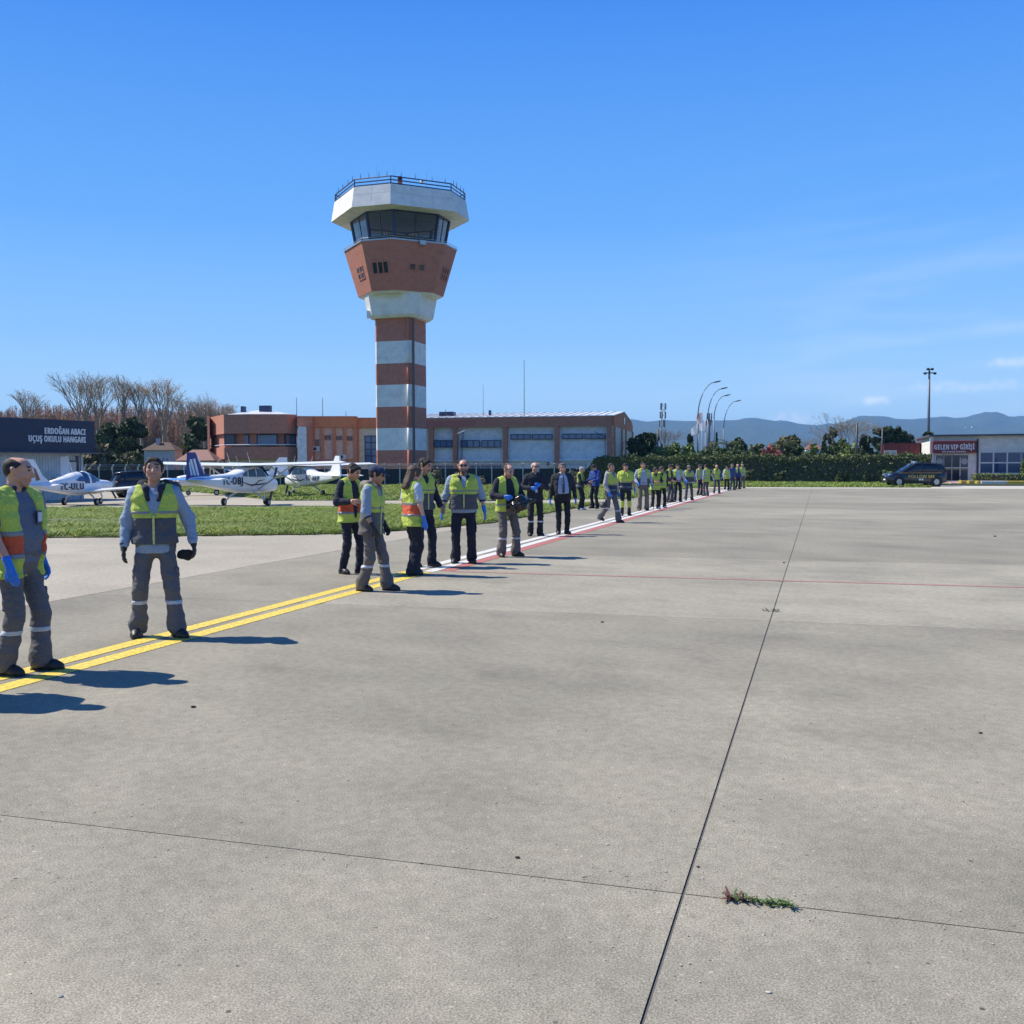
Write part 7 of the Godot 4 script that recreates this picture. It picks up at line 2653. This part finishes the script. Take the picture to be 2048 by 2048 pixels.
		if op > 0.0:
			holes.append(["hole", P.call(0, 1.46, 0.11) - Vector3(0, drop, 0), P.call(S.get("open_x", 0.0), vh - 0.05, 0.20 + belly) - Vector3(0, drop, 0), 0.075 * s, op * s])
		else:
			holes.append(["hole", P.call(0, 1.47, 0.12) - Vector3(0, drop, 0), P.call(0, S.get("v_to", 1.27), 0.17) - Vector3(0, drop, 0), S.get("v_w", 0.078) * s, 0.02 * s])
		var yel := cloth("hivis_yellow", Color(0.49, 0.60, 0.09), 0.8)
		var org := cloth("hivis_orange", Color(0.62, 0.10, 0.035), 0.8)
		var gry := cloth("vest_grey", Color(0.09, 0.095, 0.11))
		var dkg := cloth("vest_taupe", Color(0.125, 0.115, 0.11))
		var refl := mat("reflective_grey", Color(0.2, 0.215, 0.235), 0.4, 0.2)
		var pieces := []
		match vest:
			"yoke":
				pieces = [[1.175, 1.6, yel, "vest_yoke", 0.0], [vh, 1.175, gry, "vest_body", 0.0], [1.215, 1.25, refl, "reflective_band", 0.004]]
			"yoke_taupe":
				pieces = [[1.115, 1.6, yel, "vest_yoke", 0.0], [vh, 1.115, dkg, "vest_body", 0.0], [1.165, 1.20, refl, "reflective_band", 0.004]]
			"hivis":
				pieces = [[1.135, 1.6, yel, "vest_yoke", 0.0], [0.975, 1.135, org, "orange_band", 0.0], [vh, 0.975, yel, "vest_skirt", 0.0], [1.125, 1.175, refl, "reflective_band", 0.004], [0.945, 0.99, refl, "reflective_band", 0.004]]
			"plain":
				pieces = [[vh, 1.6, yel, "vest_body", 0.0], [1.12, 1.165, refl, "reflective_band", 0.004], [0.97, 1.01, refl, "reflective_band", 0.004]]
			"navy_low":
				pieces = [[1.12, 1.6, yel, "vest_yoke", 0.0], [vh, 1.12, cloth("vest_navy", Color(0.03, 0.04, 0.075)), "vest_body", 0.0], [0.955, 0.99, refl, "reflective_band", 0.004], [1.13, 1.16, refl, "reflective_band", 0.004]]
		for q in pieces:
			wear(o, q[3], inflate(vp, q[4]), minf(cell, 0.014), 0.045, holes + [["plane", Vector3(0, 1, 0), q[1] * s - drop], ["plane", Vector3(0, -1, 0), -q[0] * s + drop]], wr * 1.3, q[2])
		if vest.begins_with("yoke") and not far:
			var zx: float = S.get("open_x", 0.0)
			var zp := []
			for kx in 5:
				var y0 := lerpf(vh + 0.01, 1.2, kx / 5.0)
				var y1 := lerpf(vh + 0.01, 1.2, (kx + 1) / 5.0)
				var zz := func(y: float) -> float: return (0.106 * rw + 0.034 + belly * smoothstep(0.9, 1.1, y) * (1.0 - smoothstep(1.15, 1.3, y)))
				zp.append([P.call(zx * 0.3, y0, zz.call(y0)) - Vector3(0, drop, 0), P.call(zx * 0.3, y1, zz.call(y1)) - Vector3(0, drop, 0), 0.011, 0.011])
			wear(o, "zip", zp, 0.007, 0.01, [], 0.0, mat("zip_yellow", Color(0.55, 0.58, 0.2), 0.7))
	if S.get("badge", Vector3.ZERO) != Vector3.ZERO:
		var b: Vector3 = S.badge
		var bp := bend(P.call(b.x, b.y, b.z) - Vector3(0, drop, 0))
		var bd := bx("badge", bp, Vector3(0.07, 0.11, 0.008), mat("badge_navy", Color(0.02, 0.03, 0.07), 0.3), o, 0.0)
		bx("badge_card", Vector3(0, 0.005, 0.006), Vector3(0.05, 0.075, 0.006), mat("badge_card", Color(0.45, 0.52, 0.62), 0.4), bd)
	o.set_meta("hand_l", bend(arms[0][2] + arms[0][3] * 0.08))
	o.set_meta("hand_r", bend(arms[1][2] + arms[1][3] * 0.08))
	return o
func skin_mat() -> StandardMaterial3D:
	if not mats.has("skin"):
		var m := matv("skin", 0.5)
		m.subsurf_scatter_enabled = true
		m.subsurf_scatter_strength = 0.12
	return mats["skin"]

# a limp plastic bag or bundle: lumpy closed skin gathered at one end
func bundle(called: String, label: String, category: String, at: Vector3, size: Vector3, m: Material, sd: int, tail: Vector3) -> void:
	var r := RandomNumberGenerator.new()
	r.seed = sd
	var p := []
	for i in 7:
		var d := Vector3(r.randfn(), r.randfn(), r.randfn()).normalized() * size * 0.55
		p.append([d, d * 0.4, size.y * 0.45, size.y * 0.38])
	p.append([Vector3.ZERO, tail, size.y * 0.5, size.y * 0.14])
	var o: MeshInstance3D = job(self, called, [[p, 0.012, 0.05, [], 0.014, Color.WHITE]], m, false).node
	o.position = at
	tag(o, label, category)

func build_people() -> void:
	fold.seed = 2
	fold.noise_type = FastNoiseLite.TYPE_SIMPLEX_SMOOTH
	fold.frequency = 1.0
	fold.fractal_type = FastNoiseLite.FRACTAL_NONE
	var grey_t := ["grey", Color(0.128, 0.122, 0.128)]
	var taupe := ["taupe", Color(0.14, 0.122, 0.116)]
	var navy_t := ["navy", Color(0.012, 0.015, 0.03)]
	var black_t := ["black", Color(0.013, 0.014, 0.018)]
	var silver := ["silver", Color(0.42, 0.46, 0.52)]
	var redb := ["red", Color(0.35, 0.09, 0.09)]
	# the man outside the frame whose shadow falls in
	person({"label": "man in a closed yellow vest behind the balding man, shading the near apron", "at": Vector3(-4.32, 0, -7.45), "yaw": 80.0, "h": 1.74, "cell": 0.025, "trousers": grey_t, "vest": "plain"})
	# balding man in an open vest
	person({"label": "balding man in an open yellow and orange vest turning away over his grey polo shirt", "at": G(40, 1345), "yaw": 82.0, "h": 1.735, "w": 1.13, "belly": 0.045, "cell": 0.0125, "feet": [[0.13, 0.10, 14.0], [-0.12, -0.06, -6.0]], "head_yaw": 30.0, "head_pitch": 4.0, "hair": "balding", "hair_color": Color(0.02, 0.016, 0.013), "trousers": grey_t, "leg_band": silver, "pockets": true, "fit": 1.2, "top": ["polo_grey", Color(0.13, 0.155, 0.21), "short", 0.90], "top_name": "polo_shirt", "collar": "navy", "vest": "hivis", "vest_hem": 0.79, "open": 0.17, "gloves": ["blue", "blue"], "arm_r": Vector3(0.07, -0.51, 0.13), "arm_l": Vector3(0.06, -0.51, 0.06), "twist": -14.0, "badge": Vector3(0.07, 1.27, 0.165), "skin": Color(0.40, 0.215, 0.145)})
	# smiling man
	var p2 := person({"label": "smiling dark-haired man facing the camera in a grey and yellow vest", "at": G(314, 1272), "yaw": 14.0, "h": 1.735, "w": 0.99, "cell": 0.0125, "feet": [[0.20, 0.10, 34.0], [-0.18, -0.03, -4.0]], "head_yaw": 2.0, "head_pitch": -6.0, "smile": true, "hair": "short", "trousers": grey_t, "leg_band": silver, "pockets": true, "fit": 1.15, "top": ["sweat_blue", Color(0.27, 0.36, 0.48), "long", 0.83], "dark_cuffs": true, "hood": "navy", "vest": "yoke", "vest_hem": 0.92, "v_to": 1.15, "v_w": 0.105, "gloves": ["dark", "dark"], "arm_r": Vector3(0.10, -0.51, 0.05), "arm_l": Vector3(0.175, -0.48, 0.03), "hand_l": Vector3(0.12, -1.0, 0.1), "curl": 0.45, "skin": Color(0.38, 0.20, 0.13)})
	bundle("work_cap", "dark limp cap dangling from the smiling man's gloved hand", "cap", p2.transform * (p2.get_meta("hand_l") as Vector3) + Vector3(-0.09, -0.06, -0.03), Vector3(0.10, 0.05, 0.06), cloth("cap_bundle", Color(0.018, 0.018, 0.02)), 5, Vector3(0.09, 0.055, 0.03))
	# man in navy suit with vest, looking at a phone
	person({"label": "man in a dark suit and yellow vest looking down behind the man in the cap", "at": G(702, 1147), "yaw": 55.0, "h": 1.71, "cell": 0.0135, "feet": [[0.08, 0.10, 10.0], [-0.11, -0.08, -12.0]], "head_yaw": 12.0, "head_pitch": 30.0, "hair": "short", "trousers": navy_t, "fit": 0.95, "bunch": false, "top": ["suit_navy", Color(0.014, 0.018, 0.036), "long", 0.80], "top_name": "suit_jacket", "vest": "hivis", "vest_hem": 0.82, "open": 0.07, "arm_r": Vector3(0.04, -0.26, 0.24), "pole_r": Vector3(0.4, -0.8, -0.7), "arm_l": Vector3(0.02, -0.24, 0.25), "pole_l": Vector3(0.4, -0.8, -0.7), "gloves": ["", ""], "skin": Color(0.38, 0.20, 0.13)})
	# man in the cap walking
	person({"label": "man in a navy cap and taupe hooded vest walking across the yellow lines", "at": G(744, 1181), "yaw": 74.0, "h": 1.67, "cell": 0.0135, "feet": [[0.08, 0.20, 4.0], [-0.10, -0.12, -6.0]], "head_yaw": 12.0, "head_pitch": 14.0, "hair": "short", "cap": ["blue", Color(0.02, 0.032, 0.09)], "glasses": true, "trousers": taupe, "leg_band": silver, "fit": 1.18, "pockets": true, "top": ["sweat_pale", Color(0.28, 0.36, 0.46), "elbow", 0.86], "dark_cuffs": true, "hood": "beige", "vest": "yoke_taupe", "vest_hem": 0.80, "gloves": ["dark", "dark"], "arm_r": Vector3(0.05, -0.50, 0.14), "arm_l": Vector3(0.05, -0.5, 0.12), "curl": 0.6, "skin": Color(0.33, 0.17, 0.11), "lean": 4.0})
	# tall man with moustache behind the woman
	person({"label": "tall man with a moustache in a grey and yellow vest behind the long-haired woman", "at": G(846, 1133), "yaw": 48.0, "h": 1.80, "cell": 0.0135, "feet": [[0.10, 0.10, 10.0], [-0.12, -0.05, -14.0]], "head_yaw": 14.0, "head_pitch": 22.0, "hair": "short", "moustache": true, "trousers": navy_t, "top": ["coat_dark", Color(0.018, 0.022, 0.035), "long", 0.86], "top_name": "jacket", "collar": "white", "vest": "yoke", "vest_hem": 0.92, "gloves": ["", "dark"], "arm_r": Vector3(0.06, -0.50, 0.1), "arm_l": Vector3(0.05, -0.45, 0.2), "skin": Color(0.38, 0.20, 0.13)})
	# woman
	person({"label": "woman with long brown hair seen from behind in a yellow and orange vest", "at": G(826, 1150), "yaw": 128.0, "h": 1.66, "w": 0.9, "cell": 0.0125, "feet": [[0.10, 0.08, 8.0], [-0.10, -0.08, -8.0]], "head_yaw": -18.0, "head_pitch": 14.0, "hair": "long", "hair_color": Color(0.075, 0.05, 0.035), "stubble": 0.0, "trousers": navy_t, "fit": 1.6, "bunch": false, "top": ["tee_white", Color(0.5, 0.58, 0.68), "short", 0.90], "top_name": "t_shirt", "vest": "hivis", "vest_hem": 0.79, "open": 0.08, "gloves": ["blue", "blue"], "arm_r": Vector3(0.07, -0.52, 0.08), "arm_l": Vector3(0.06, -0.51, 0.08), "skin": Color(0.44, 0.26, 0.19)})
	# broad man in sunglasses
	person({"label": "broad man in sunglasses facing the camera with rolled pale sleeves and blue gloves", "at": G(928, 1126), "yaw": 4.0, "h": 1.76, "w": 1.16, "belly": 0.03, "cell": 0.0135, "feet": [[0.13, 0.02, 16.0], [-0.14, 0.0, -14.0]], "head_pitch": 0.0, "hair": "balding", "hair_color": Color(0.03, 0.022, 0.018), "glasses": true, "beard": Color(0.10, 0.06, 0.05), "trousers": navy_t, "fit": 1.15, "pockets": true, "top": ["sweat_pale", Color.WHITE, "elbow", 0.86], "dark_cuffs": true, "hood": "navy", "vest": "yoke", "vest_hem": 0.92, "gloves": ["blue", "blue"], "arm_r": Vector3(0.14, -0.51, 0.05), "arm_l": Vector3(0.13, -0.51, 0.05), "skin": Color(0.42, 0.22, 0.16)})
	# man with the bin bag
	var p8 := person({"label": "balding man in dark sleeves and yellow vest looking down at a full black bag", "at": G(1014, 1113), "yaw": 32.0, "h": 1.69, "w": 1.08, "belly": 0.02, "cell": 0.0135, "feet": [[0.16, 0.05, 30.0], [-0.13, 0.0, -20.0]], "head_yaw": 8.0, "head_pitch": 26.0, "hair": "balding", "hair_color": Color(0.05, 0.04, 0.035), "trousers": taupe, "leg_band": silver, "fit": 1.25, "top": ["sweat_navy", Color(0.016, 0.019, 0.034), "long", 0.90], "collar": "navy", "vest": "plain", "vest_hem": 0.86, "open": 0.13, "gloves": ["blue", "blue"], "arm_r": Vector3(0.0, -0.27, 0.25), "pole_r": Vector3(0.6, -0.6, -0.6), "arm_l": Vector3(0.02, -0.30, 0.28), "pole_l": Vector3(0.6, -0.6, -0.6), "skin": Color(0.42, 0.22, 0.16)})
	bundle("bin_bag", "shiny black bin bag held against the balding man's waist", "bag", p8.transform * Vector3(0.06, 0.98, 0.36), Vector3(0.20, 0.20, 0.17), mat("bag_black", Color(0.012, 0.013, 0.016), 0.22), 9, Vector3(0.26, 0.06, 0.03))
	# man in black with folded gloved hand
	person({"label": "grey-haired man all in black with sunglasses and a blue glove on his chest", "at": G(1070, 1071.5), "yaw": 10.0, "h": 1.73, "w": 1.05, "cell": 0.015, "feet": [[0.11, 0.02, 20.0], [-0.11, 0.0, -16.0]], "head_yaw": 16.0, "hair": "balding", "hair_color": Color(0.3, 0.29, 0.28), "beard": Color(0.25, 0.22, 0.2), "glasses": true, "trousers": black_t, "leg_band": silver, "fit": 1.05, "top": ["jacket_black", Color(0.016, 0.019, 0.03), "long", 0.86], "top_name": "jacket", "collar": "navy", "gloves": ["blue", "blue"], "arm_l": Vector3(-0.10, -0.20, 0.2), "pole_l": Vector3(0.8, -0.7, -0.4), "arm_r": Vector3(-0.06, -0.26, 0.22), "pole_r": Vector3(0.8, -0.7, -0.4), "skin": Color(0.42, 0.24, 0.18), "badge": Vector3(0.01, 1.08, 0.125)})
	# man in suit and tie
	person({"label": "man in a dark open suit with pale blue shirt, navy tie and blue gloves", "at": G(1125, 1068.5), "yaw": 6.0, "h": 1.71, "w": 1.1, "belly": 0.05, "cell": 0.015, "feet": [[0.10, 0.03, 24.0], [-0.10, 0.0, -8.0]], "head_pitch": 4.0, "hair": "short", "hair_color": Color(0.10, 0.095, 0.09), "trousers": black_t, "bunch": false, "top": ["suit_dark", Color(0.022, 0.024, 0.032), "long", 0.82], "top_name": "suit_jacket", "open_jacket": true, "shirt": ["blue", Color(0.35, 0.46, 0.62)], "tie": true, "collar": "white", "gloves": ["blue", "blue"], "arm_r": Vector3(0.10, -0.52, 0.05), "arm_l": Vector3(0.11, -0.51, 0.06), "skin": Color(0.42, 0.24, 0.17)})
	# pair behind at the grass edge
	person({"label": "grey-haired man in black with a striped vest handing something over at the grass edge", "at": G(1161, 1020), "yaw": 70.0, "h": 1.62, "w": 0.92, "cell": 0.018, "hair_color": Color(0.35, 0.34, 0.33), "head_pitch": 26.0, "trousers": black_t, "top": ["jacket_black", Color.BLACK, "long", 0.86], "top_name": "jacket", "vest": "navy_low", "vest_hem": 0.90, "open": 0.16, "arm_r": Vector3(0.0, -0.36, 0.3), "arm_l": Vector3(0.0, -0.36, 0.3), "shoe": "white"})
	person({"label": "man in a bright blue jacket facing the grey-haired man at the grass edge", "at": G(1190, 1017), "yaw": -52.0, "h": 1.72, "w": 1.1, "cell": 0.018, "head_pitch": 28.0, "cap": ["dark", Color(0.02, 0.02, 0.022)], "trousers": navy_t, "feet": [[0.15, 0.0, 14.0], [-0.15, -0.02, -14.0]], "top": ["jacket_blue", Color(0.012, 0.05, 0.26), "long", 0.88], "top_name": "jacket", "collar": "white", "arm_r": Vector3(-0.04, -0.33, 0.28), "arm_l": Vector3(-0.04, -0.33, 0.28), "gloves": ["", "dark"]})
	# walking man with bag
	var p13 := person({"label": "man striding along the white lines with a limp bag in his gloved hand", "at": G(1222, 1045), "yaw": 48.0, "h": 1.73, "cell": 0.0165, "feet": [[0.08, 0.22, 6.0], [-0.09, -0.34, -4.0, 0.08]], "head_yaw": -18.0, "hair": "short", "trousers": grey_t, "leg_band": silver, "fit": 1.15, "top": ["sweat_cream", Color(0.36, 0.36, 0.36), "long", 0.86], "hood": "grey", "vest": "navy_low", "vest_hem": 0.84, "gloves": ["blue", "blue"], "arm_r": Vector3(0.06, -0.49, 0.12), "arm_l": Vector3(0.09, -0.50, 0.06)})
	bundle("carrier_bag", "limp grey bag swinging beside the striding man", "bag", G(1222, 1045) + Vector3(-0.22, 0.52, 0.05), Vector3(0.11, 0.13, 0.07), mat("bag_grey", Color(0.045, 0.045, 0.05), 0.35), 12, Vector3(0.12, 0.26, 0.03))
	# man in hi-vis shirt and panelled trousers
	person({"label": "man in a cap with a yellow shirt and yellow panelled trousers", "at": G(1251, 1031.5), "yaw": 4.0, "h": 1.72, "w": 1.08, "cell": 0.0175, "cap": ["dark", Color.BLACK], "trousers": navy_t, "leggings": true, "feet": [[0.12, 0.0, 10.0], [-0.12, 0.0, -10.0]], "top": ["hivis_tee", Color(0.49, 0.60, 0.09), "short", 1.02], "top_name": "shirt", "vest": "navy_low", "vest_hem": 0.88, "gloves": ["blue", "blue"], "arm_r": Vector3(0.10, -0.52, 0.06), "arm_l": Vector3(0.10, -0.52, 0.06)})
	person({"label": "man in beige trousers with an open pale vest over a light blue shirt", "at": G(1286, 1021), "yaw": 8.0, "h": 1.78, "w": 1.08, "cell": 0.018, "trousers": ["stone", Color(0.16, 0.135, 0.12)], "fit": 1.2, "feet": [[0.12, 0.05, 10.0], [-0.14, 0.0, -10.0]], "top": ["shirt_sky", Color(0.34, 0.42, 0.54), "long", 0.92], "top_name": "shirt", "vest": "yoke", "vest_hem": 0.84, "open": 0.19, "gloves": ["blue", "blue"], "arm_r": Vector3(0.06, -0.40, 0.2), "arm_l": Vector3(0.12, -0.50, 0.04), "shoe": "brown"})
	person({"label": "short woman in a long yellow vest with folded dark sleeves", "at": G(1310, 1018), "yaw": 14.0, "h": 1.60, "w": 0.98, "cell": 0.018, "head_pitch": 22.0, "hair": "long", "hair_color": Color(0.02, 0.016, 0.013), "stubble": 0.0, "trousers": black_t, "top": ["sweat_black", Color(0.016, 0.017, 0.02), "long", 0.9], "vest": "plain", "vest_hem": 0.80, "arm_r": Vector3(-0.06, -0.27, 0.22), "arm_l": Vector3(-0.06, -0.27, 0.22), "pole_l": Vector3(0.7, -0.7, -0.4), "pole_r": Vector3(0.7, -0.7, -0.4), "gloves": ["", ""], "shoe": "white"})
	person({"label": "woman in sunglasses half hidden behind the one with folded sleeves", "at": G(1323, 1016), "yaw": 14.0, "h": 1.62, "w": 0.95, "cell": 0.022, "hair": "long", "hair_color": Color(0.05, 0.03, 0.02), "stubble": 0.0, "glasses": true, "trousers": black_t, "top": ["sweat_black", Color.BLACK, "long", 0.9], "vest": "plain", "vest_hem": 0.84, "shoe": "white"})
	person({"label": "man in a navy jacket and orange-banded vest with hands at his front", "at": G(1339, 1004.5), "yaw": 48.0, "h": 1.70, "w": 1.1, "cell": 0.022, "head_pitch": 18.0, "cap": ["dark", Color.BLACK], "trousers": ["slate", Color(0.07, 0.075, 0.09)], "top": ["suit_navy", Color.BLACK, "long", 0.86], "top_name": "jacket", "vest": "hivis", "vest_hem": 0.86, "open": 0.1, "arm_r": Vector3(0.0, -0.38, 0.24), "arm_l": Vector3(0.0, -0.38, 0.24)})
	person({"label": "man in a white shirt with an open orange-banded vest", "at": G(1355, 1003.5), "yaw": 10.0, "h": 1.72, "w": 1.02, "cell": 0.022, "cap": ["dark", Color.BLACK], "trousers": navy_t, "top": ["tee_white", Color.WHITE, "long", 0.92], "top_name": "shirt", "vest": "hivis", "vest_hem": 0.82, "open": 0.16, "gloves": ["blue", "blue"], "arm_r": Vector3(0.12, -0.48, 0.1), "arm_l": Vector3(0.14, -0.5, 0.05)})
	person({"label": "man in a grey woolly hat and yellow yoked vest with hands on a bag", "at": G(1377, 1000.5), "yaw": 12.0, "h": 1.66, "w": 1.05, "cell": 0.022, "head_pitch": 14.0, "cap": ["wool", Color(0.16, 0.16, 0.165)], "beanie": true, "trousers": ["slate", Color.BLACK], "feet": [[0.15, 0.05, 14.0], [-0.15, 0.0, -14.0]], "top": ["sweat_pale", Color.WHITE, "long", 0.86], "hood": "navy", "vest": "yoke", "vest_hem": 0.92, "gloves": ["blue", "blue"], "arm_r": Vector3(0.04, -0.40, 0.24), "arm_l": Vector3(0.12, -0.44, 0.14)})
	person({"label": "man in a cream top and yellow vest facing the one seen from behind", "at": G(1399, 990.5), "yaw": 40.0, "h": 1.70, "cell": 0.025, "trousers": navy_t, "leg_band": redb, "top": ["sweat_cream", Color.BLACK, "long", 0.9], "vest": "plain", "vest_hem": 0.88, "open": 0.14})
	person({"label": "man seen from behind in a bright yellow vest with grey back print", "at": G(1413, 992), "yaw": -140.0, "h": 1.70, "w": 1.08, "cell": 0.022, "head_pitch": 16.0, "trousers": ["slate", Color.BLACK], "leg_band": redb, "feet": [[0.17, 0.0, 10.0], [-0.17, 0.05, -10.0]], "top": ["sweat_pale", Color.WHITE, "long", 0.9], "vest": "plain", "vest_hem": 0.80, "arm_r": Vector3(0.04, -0.34, 0.3)})
	person({"label": "bald man in a yellow vest with red-banded trousers and blue gloves", "at": G(1433, 987), "yaw": 8.0, "h": 1.68, "cell": 0.025, "hair": "none", "trousers": ["slate", Color.BLACK], "leg_band": redb, "feet": [[0.16, 0.0, 10.0], [-0.16, 0.0, -10.0]], "top": ["sweat_grey", Color(0.13, 0.14, 0.16), "long", 0.9], "vest": "plain", "vest_hem": 0.86, "gloves": ["blue", "blue"], "arm_r": Vector3(0.06, -0.46, 0.16), "arm_l": Vector3(0.06, -0.42, 0.22)})
	person({"label": "dark-haired woman in a yellow vest and black trousers beside the man in blue", "at": G(1453, 981.5), "yaw": 10.0, "h": 1.62, "w": 0.92, "cell": 0.025, "hair": "long", "hair_color": Color(0.015, 0.012, 0.01), "stubble": 0.0, "trousers": black_t, "top": ["tee_white", Color.WHITE, "long", 0.9], "top_name": "blouse", "vest": "plain", "vest_hem": 0.84, "shoe": "white"})
	person({"label": "man in a blue jacket and white gloves between the far couples", "at": G(1464, 980), "yaw": 24.0, "h": 1.74, "cell": 0.025, "trousers": ["slate", Color.BLACK], "top": ["jacket_steel", Color(0.05, 0.09, 0.2), "long", 0.88], "top_name": "jacket", "hair_color": Color(0.12, 0.11, 0.1)})
	person({"label": "man in royal blue with a yellow vest near the line's far end", "at": G(1475, 978.5), "yaw": 30.0, "h": 1.72, "w": 1.05, "cell": 0.025, "trousers": navy_t, "top": ["jacket_blue", Color.BLACK, "long", 0.88], "top_name": "jacket", "vest": "yoke", "vest_hem": 1.05, "open": 0.1, "hair": "none"})
	person({"label": "last person of the line in a pale top and yellow vest", "at": G(1484, 976.5), "yaw": 20.0, "h": 1.74, "cell": 0.025, "trousers": ["stone", Color.BLACK], "top": ["sweat_cream", Color.BLACK, "long", 0.88], "vest": "plain", "vest_hem": 0.95, "cap": ["pale", Color(0.4, 0.38, 0.36)]})
	run_jobs()
# ---------- weeds and small litter on the concrete ----------
func weed(label: String, at: Vector3, size: float, n: int, red: float, sd: int, long := 1.0) -> void:
	var o := thing("weed", label, "weed", at)
	var r := RandomNumberGenerator.new()
	r.seed = sd
	for i in n:
		var mb := MB.new()
		var a := r.randf() * TAU
		var d := Vector3(cos(a), 0, sin(a))
		var off: Vector3 = BX * r.randf_range(-0.5, 0.5) * size * long + AX * r.randf_range(-0.12, 0.12) * size
		var L := size * r.randf_range(0.25, 0.5)
		var up := r.randf_range(0.25, 1.1)
		var reddish := r.randf() < red
		mb.col = (Color(0.14, 0.055, 0.05) if reddish else Color(0.085, 0.15, 0.035)) * r.randf_range(0.7, 1.35)
		var s := d.cross(Vector3.UP) * L * 0.10
		var p0 := off
		var p1 := off + d * L * 0.5 + Vector3(0, L * 0.42 * up, 0)
		var p2 := off + d * L + Vector3(0, L * (0.75 * up - 0.12), 0)
		mb.quad(p0 - s * 0.3, p0 + s * 0.3, p1 + s, p1 - s)
		mb.tri(p1 - s, p1 + s, p2)
		# toothed side lobes
		for k in 3:
			var q := p0.lerp(p1, 0.4 + k * 0.28) if k < 2 else p1.lerp(p2, 0.3)
			for e in [-1.0, 1.0]:
				mb.tri(q, q + d * L * 0.14, q + s * 2.4 * e + d * L * 0.05)
		put("leaf", mb.done(), leaf_mat(), o)

func build_litter() -> void:
	weed("reddish weed sprouting from the cross joint by the wide joint", AB(0.0, 0.21, 0.0), 0.11, 40, 0.45, 1, 0.8)
	weed("green creeping weed spreading along the cross joint", AB(-0.005, 0.33, 0.0), 0.095, 60, 0.04, 2, 1.5)
	weed("small weed in the wide joint at the second cross joint", G(1543, 1222), 0.18, 20, 0.2, 3)
	var stone := matn("pebble", Color(0.5, 0.48, 0.44), 0.9, 8.0)
	var dark := matn("dark_grit", Color(0.03, 0.028, 0.026), 0.9, 8.0)
	var q := [["dark chip of rubber beside the cross joint", 1035, 1716, 0.016, true], ["pale pebble lying alone on the near slab", 1537, 1986, 0.014, false], ["brown curled leaf on the slab before the smiling man's shadow", 386, 1415, 0.03, true], ["dark clod on the plain slab beyond the creeping weed", 1961, 1467, 0.022, true], ["pale chip of stone lying alone below the first cross joint", 122, 1994, 0.013, false], ["small dark lump near the red line's slab edge", 1205, 1245, 0.03, true], ["dark lump on the slab beyond the red line", 1568, 1126, 0.035, true], ["dark scrap on the slab before the follow-me car", 1990, 1073, 0.05, true], ["dark flake beside the reddish weed's joint", 1396, 1734, 0.01, true], ["pale chip lying close to the wide joint", 1215, 1690, 0.012, false]]
	for i in q.size():
		var r := RandomNumberGenerator.new()
		r.seed = 40 + i
		var mb := MB.new(true)
		var s: float = q[i][3] * 0.42
		var rings := []
		for k in 5:
			var a := -PI / 2 + PI * k / 4.0
			var ring := PackedVector3Array()
			for j in 7:
				var b := -TAU * j / 7
				var f := s * (1.0 + 0.3 * sin(j * 2.3 + i) + 0.12 * k)
				ring.append(Vector3(cos(b) * cos(a) * f * 1.3, sin(a) * f * 0.45 + s * 0.4, sin(b) * cos(a) * f))
			rings.append(ring)
		mb.loft(rings, false)
		var o := put("grit", mb.done(), dark if q[i][4] else stone)
		o.position = G(q[i][1], q[i][2])
		tag(o, q[i][0], "debris")
	# loose grains swept along the joints
	var mm := MultiMesh.new()
	mm.transform_format = MultiMesh.TRANSFORM_3D
	var gm := MB.new()
	gm.ball(Vector3.ZERO, Vector3(1, 0.6, 0.8), 5, 3)
	mm.mesh = gm.done()
	mm.instance_count = 700
	var r := RandomNumberGenerator.new()
	r.seed = 6
	for i in 700:
		var p := AB(r.randf_range(-3.0, 14.0), r.randf_range(-5.0, 5.0))
		if i % 3 == 0:
			p = AB(r.randfn() * 0.12, r.randf_range(-4.0, 3.0))
		elif i % 3 == 1:
			p = AB(r.randf_range(-3.0, 12.0), r.randfn() * 0.1)
		var s := r.randf_range(0.0015, 0.005)
		mm.set_instance_transform(i, Transform3D(Basis(Vector3.UP, r.randf() * TAU).scaled(Vector3.ONE * s), p + Vector3(0, s * 0.4, 0)))
	var o := MultiMeshInstance3D.new()
	o.multimesh = mm
	o.material_override = stone
	adopt(o, "loose_grit", self)
	tag(stuff(o), "loose pale grit scattered along the slab joints", "grit")
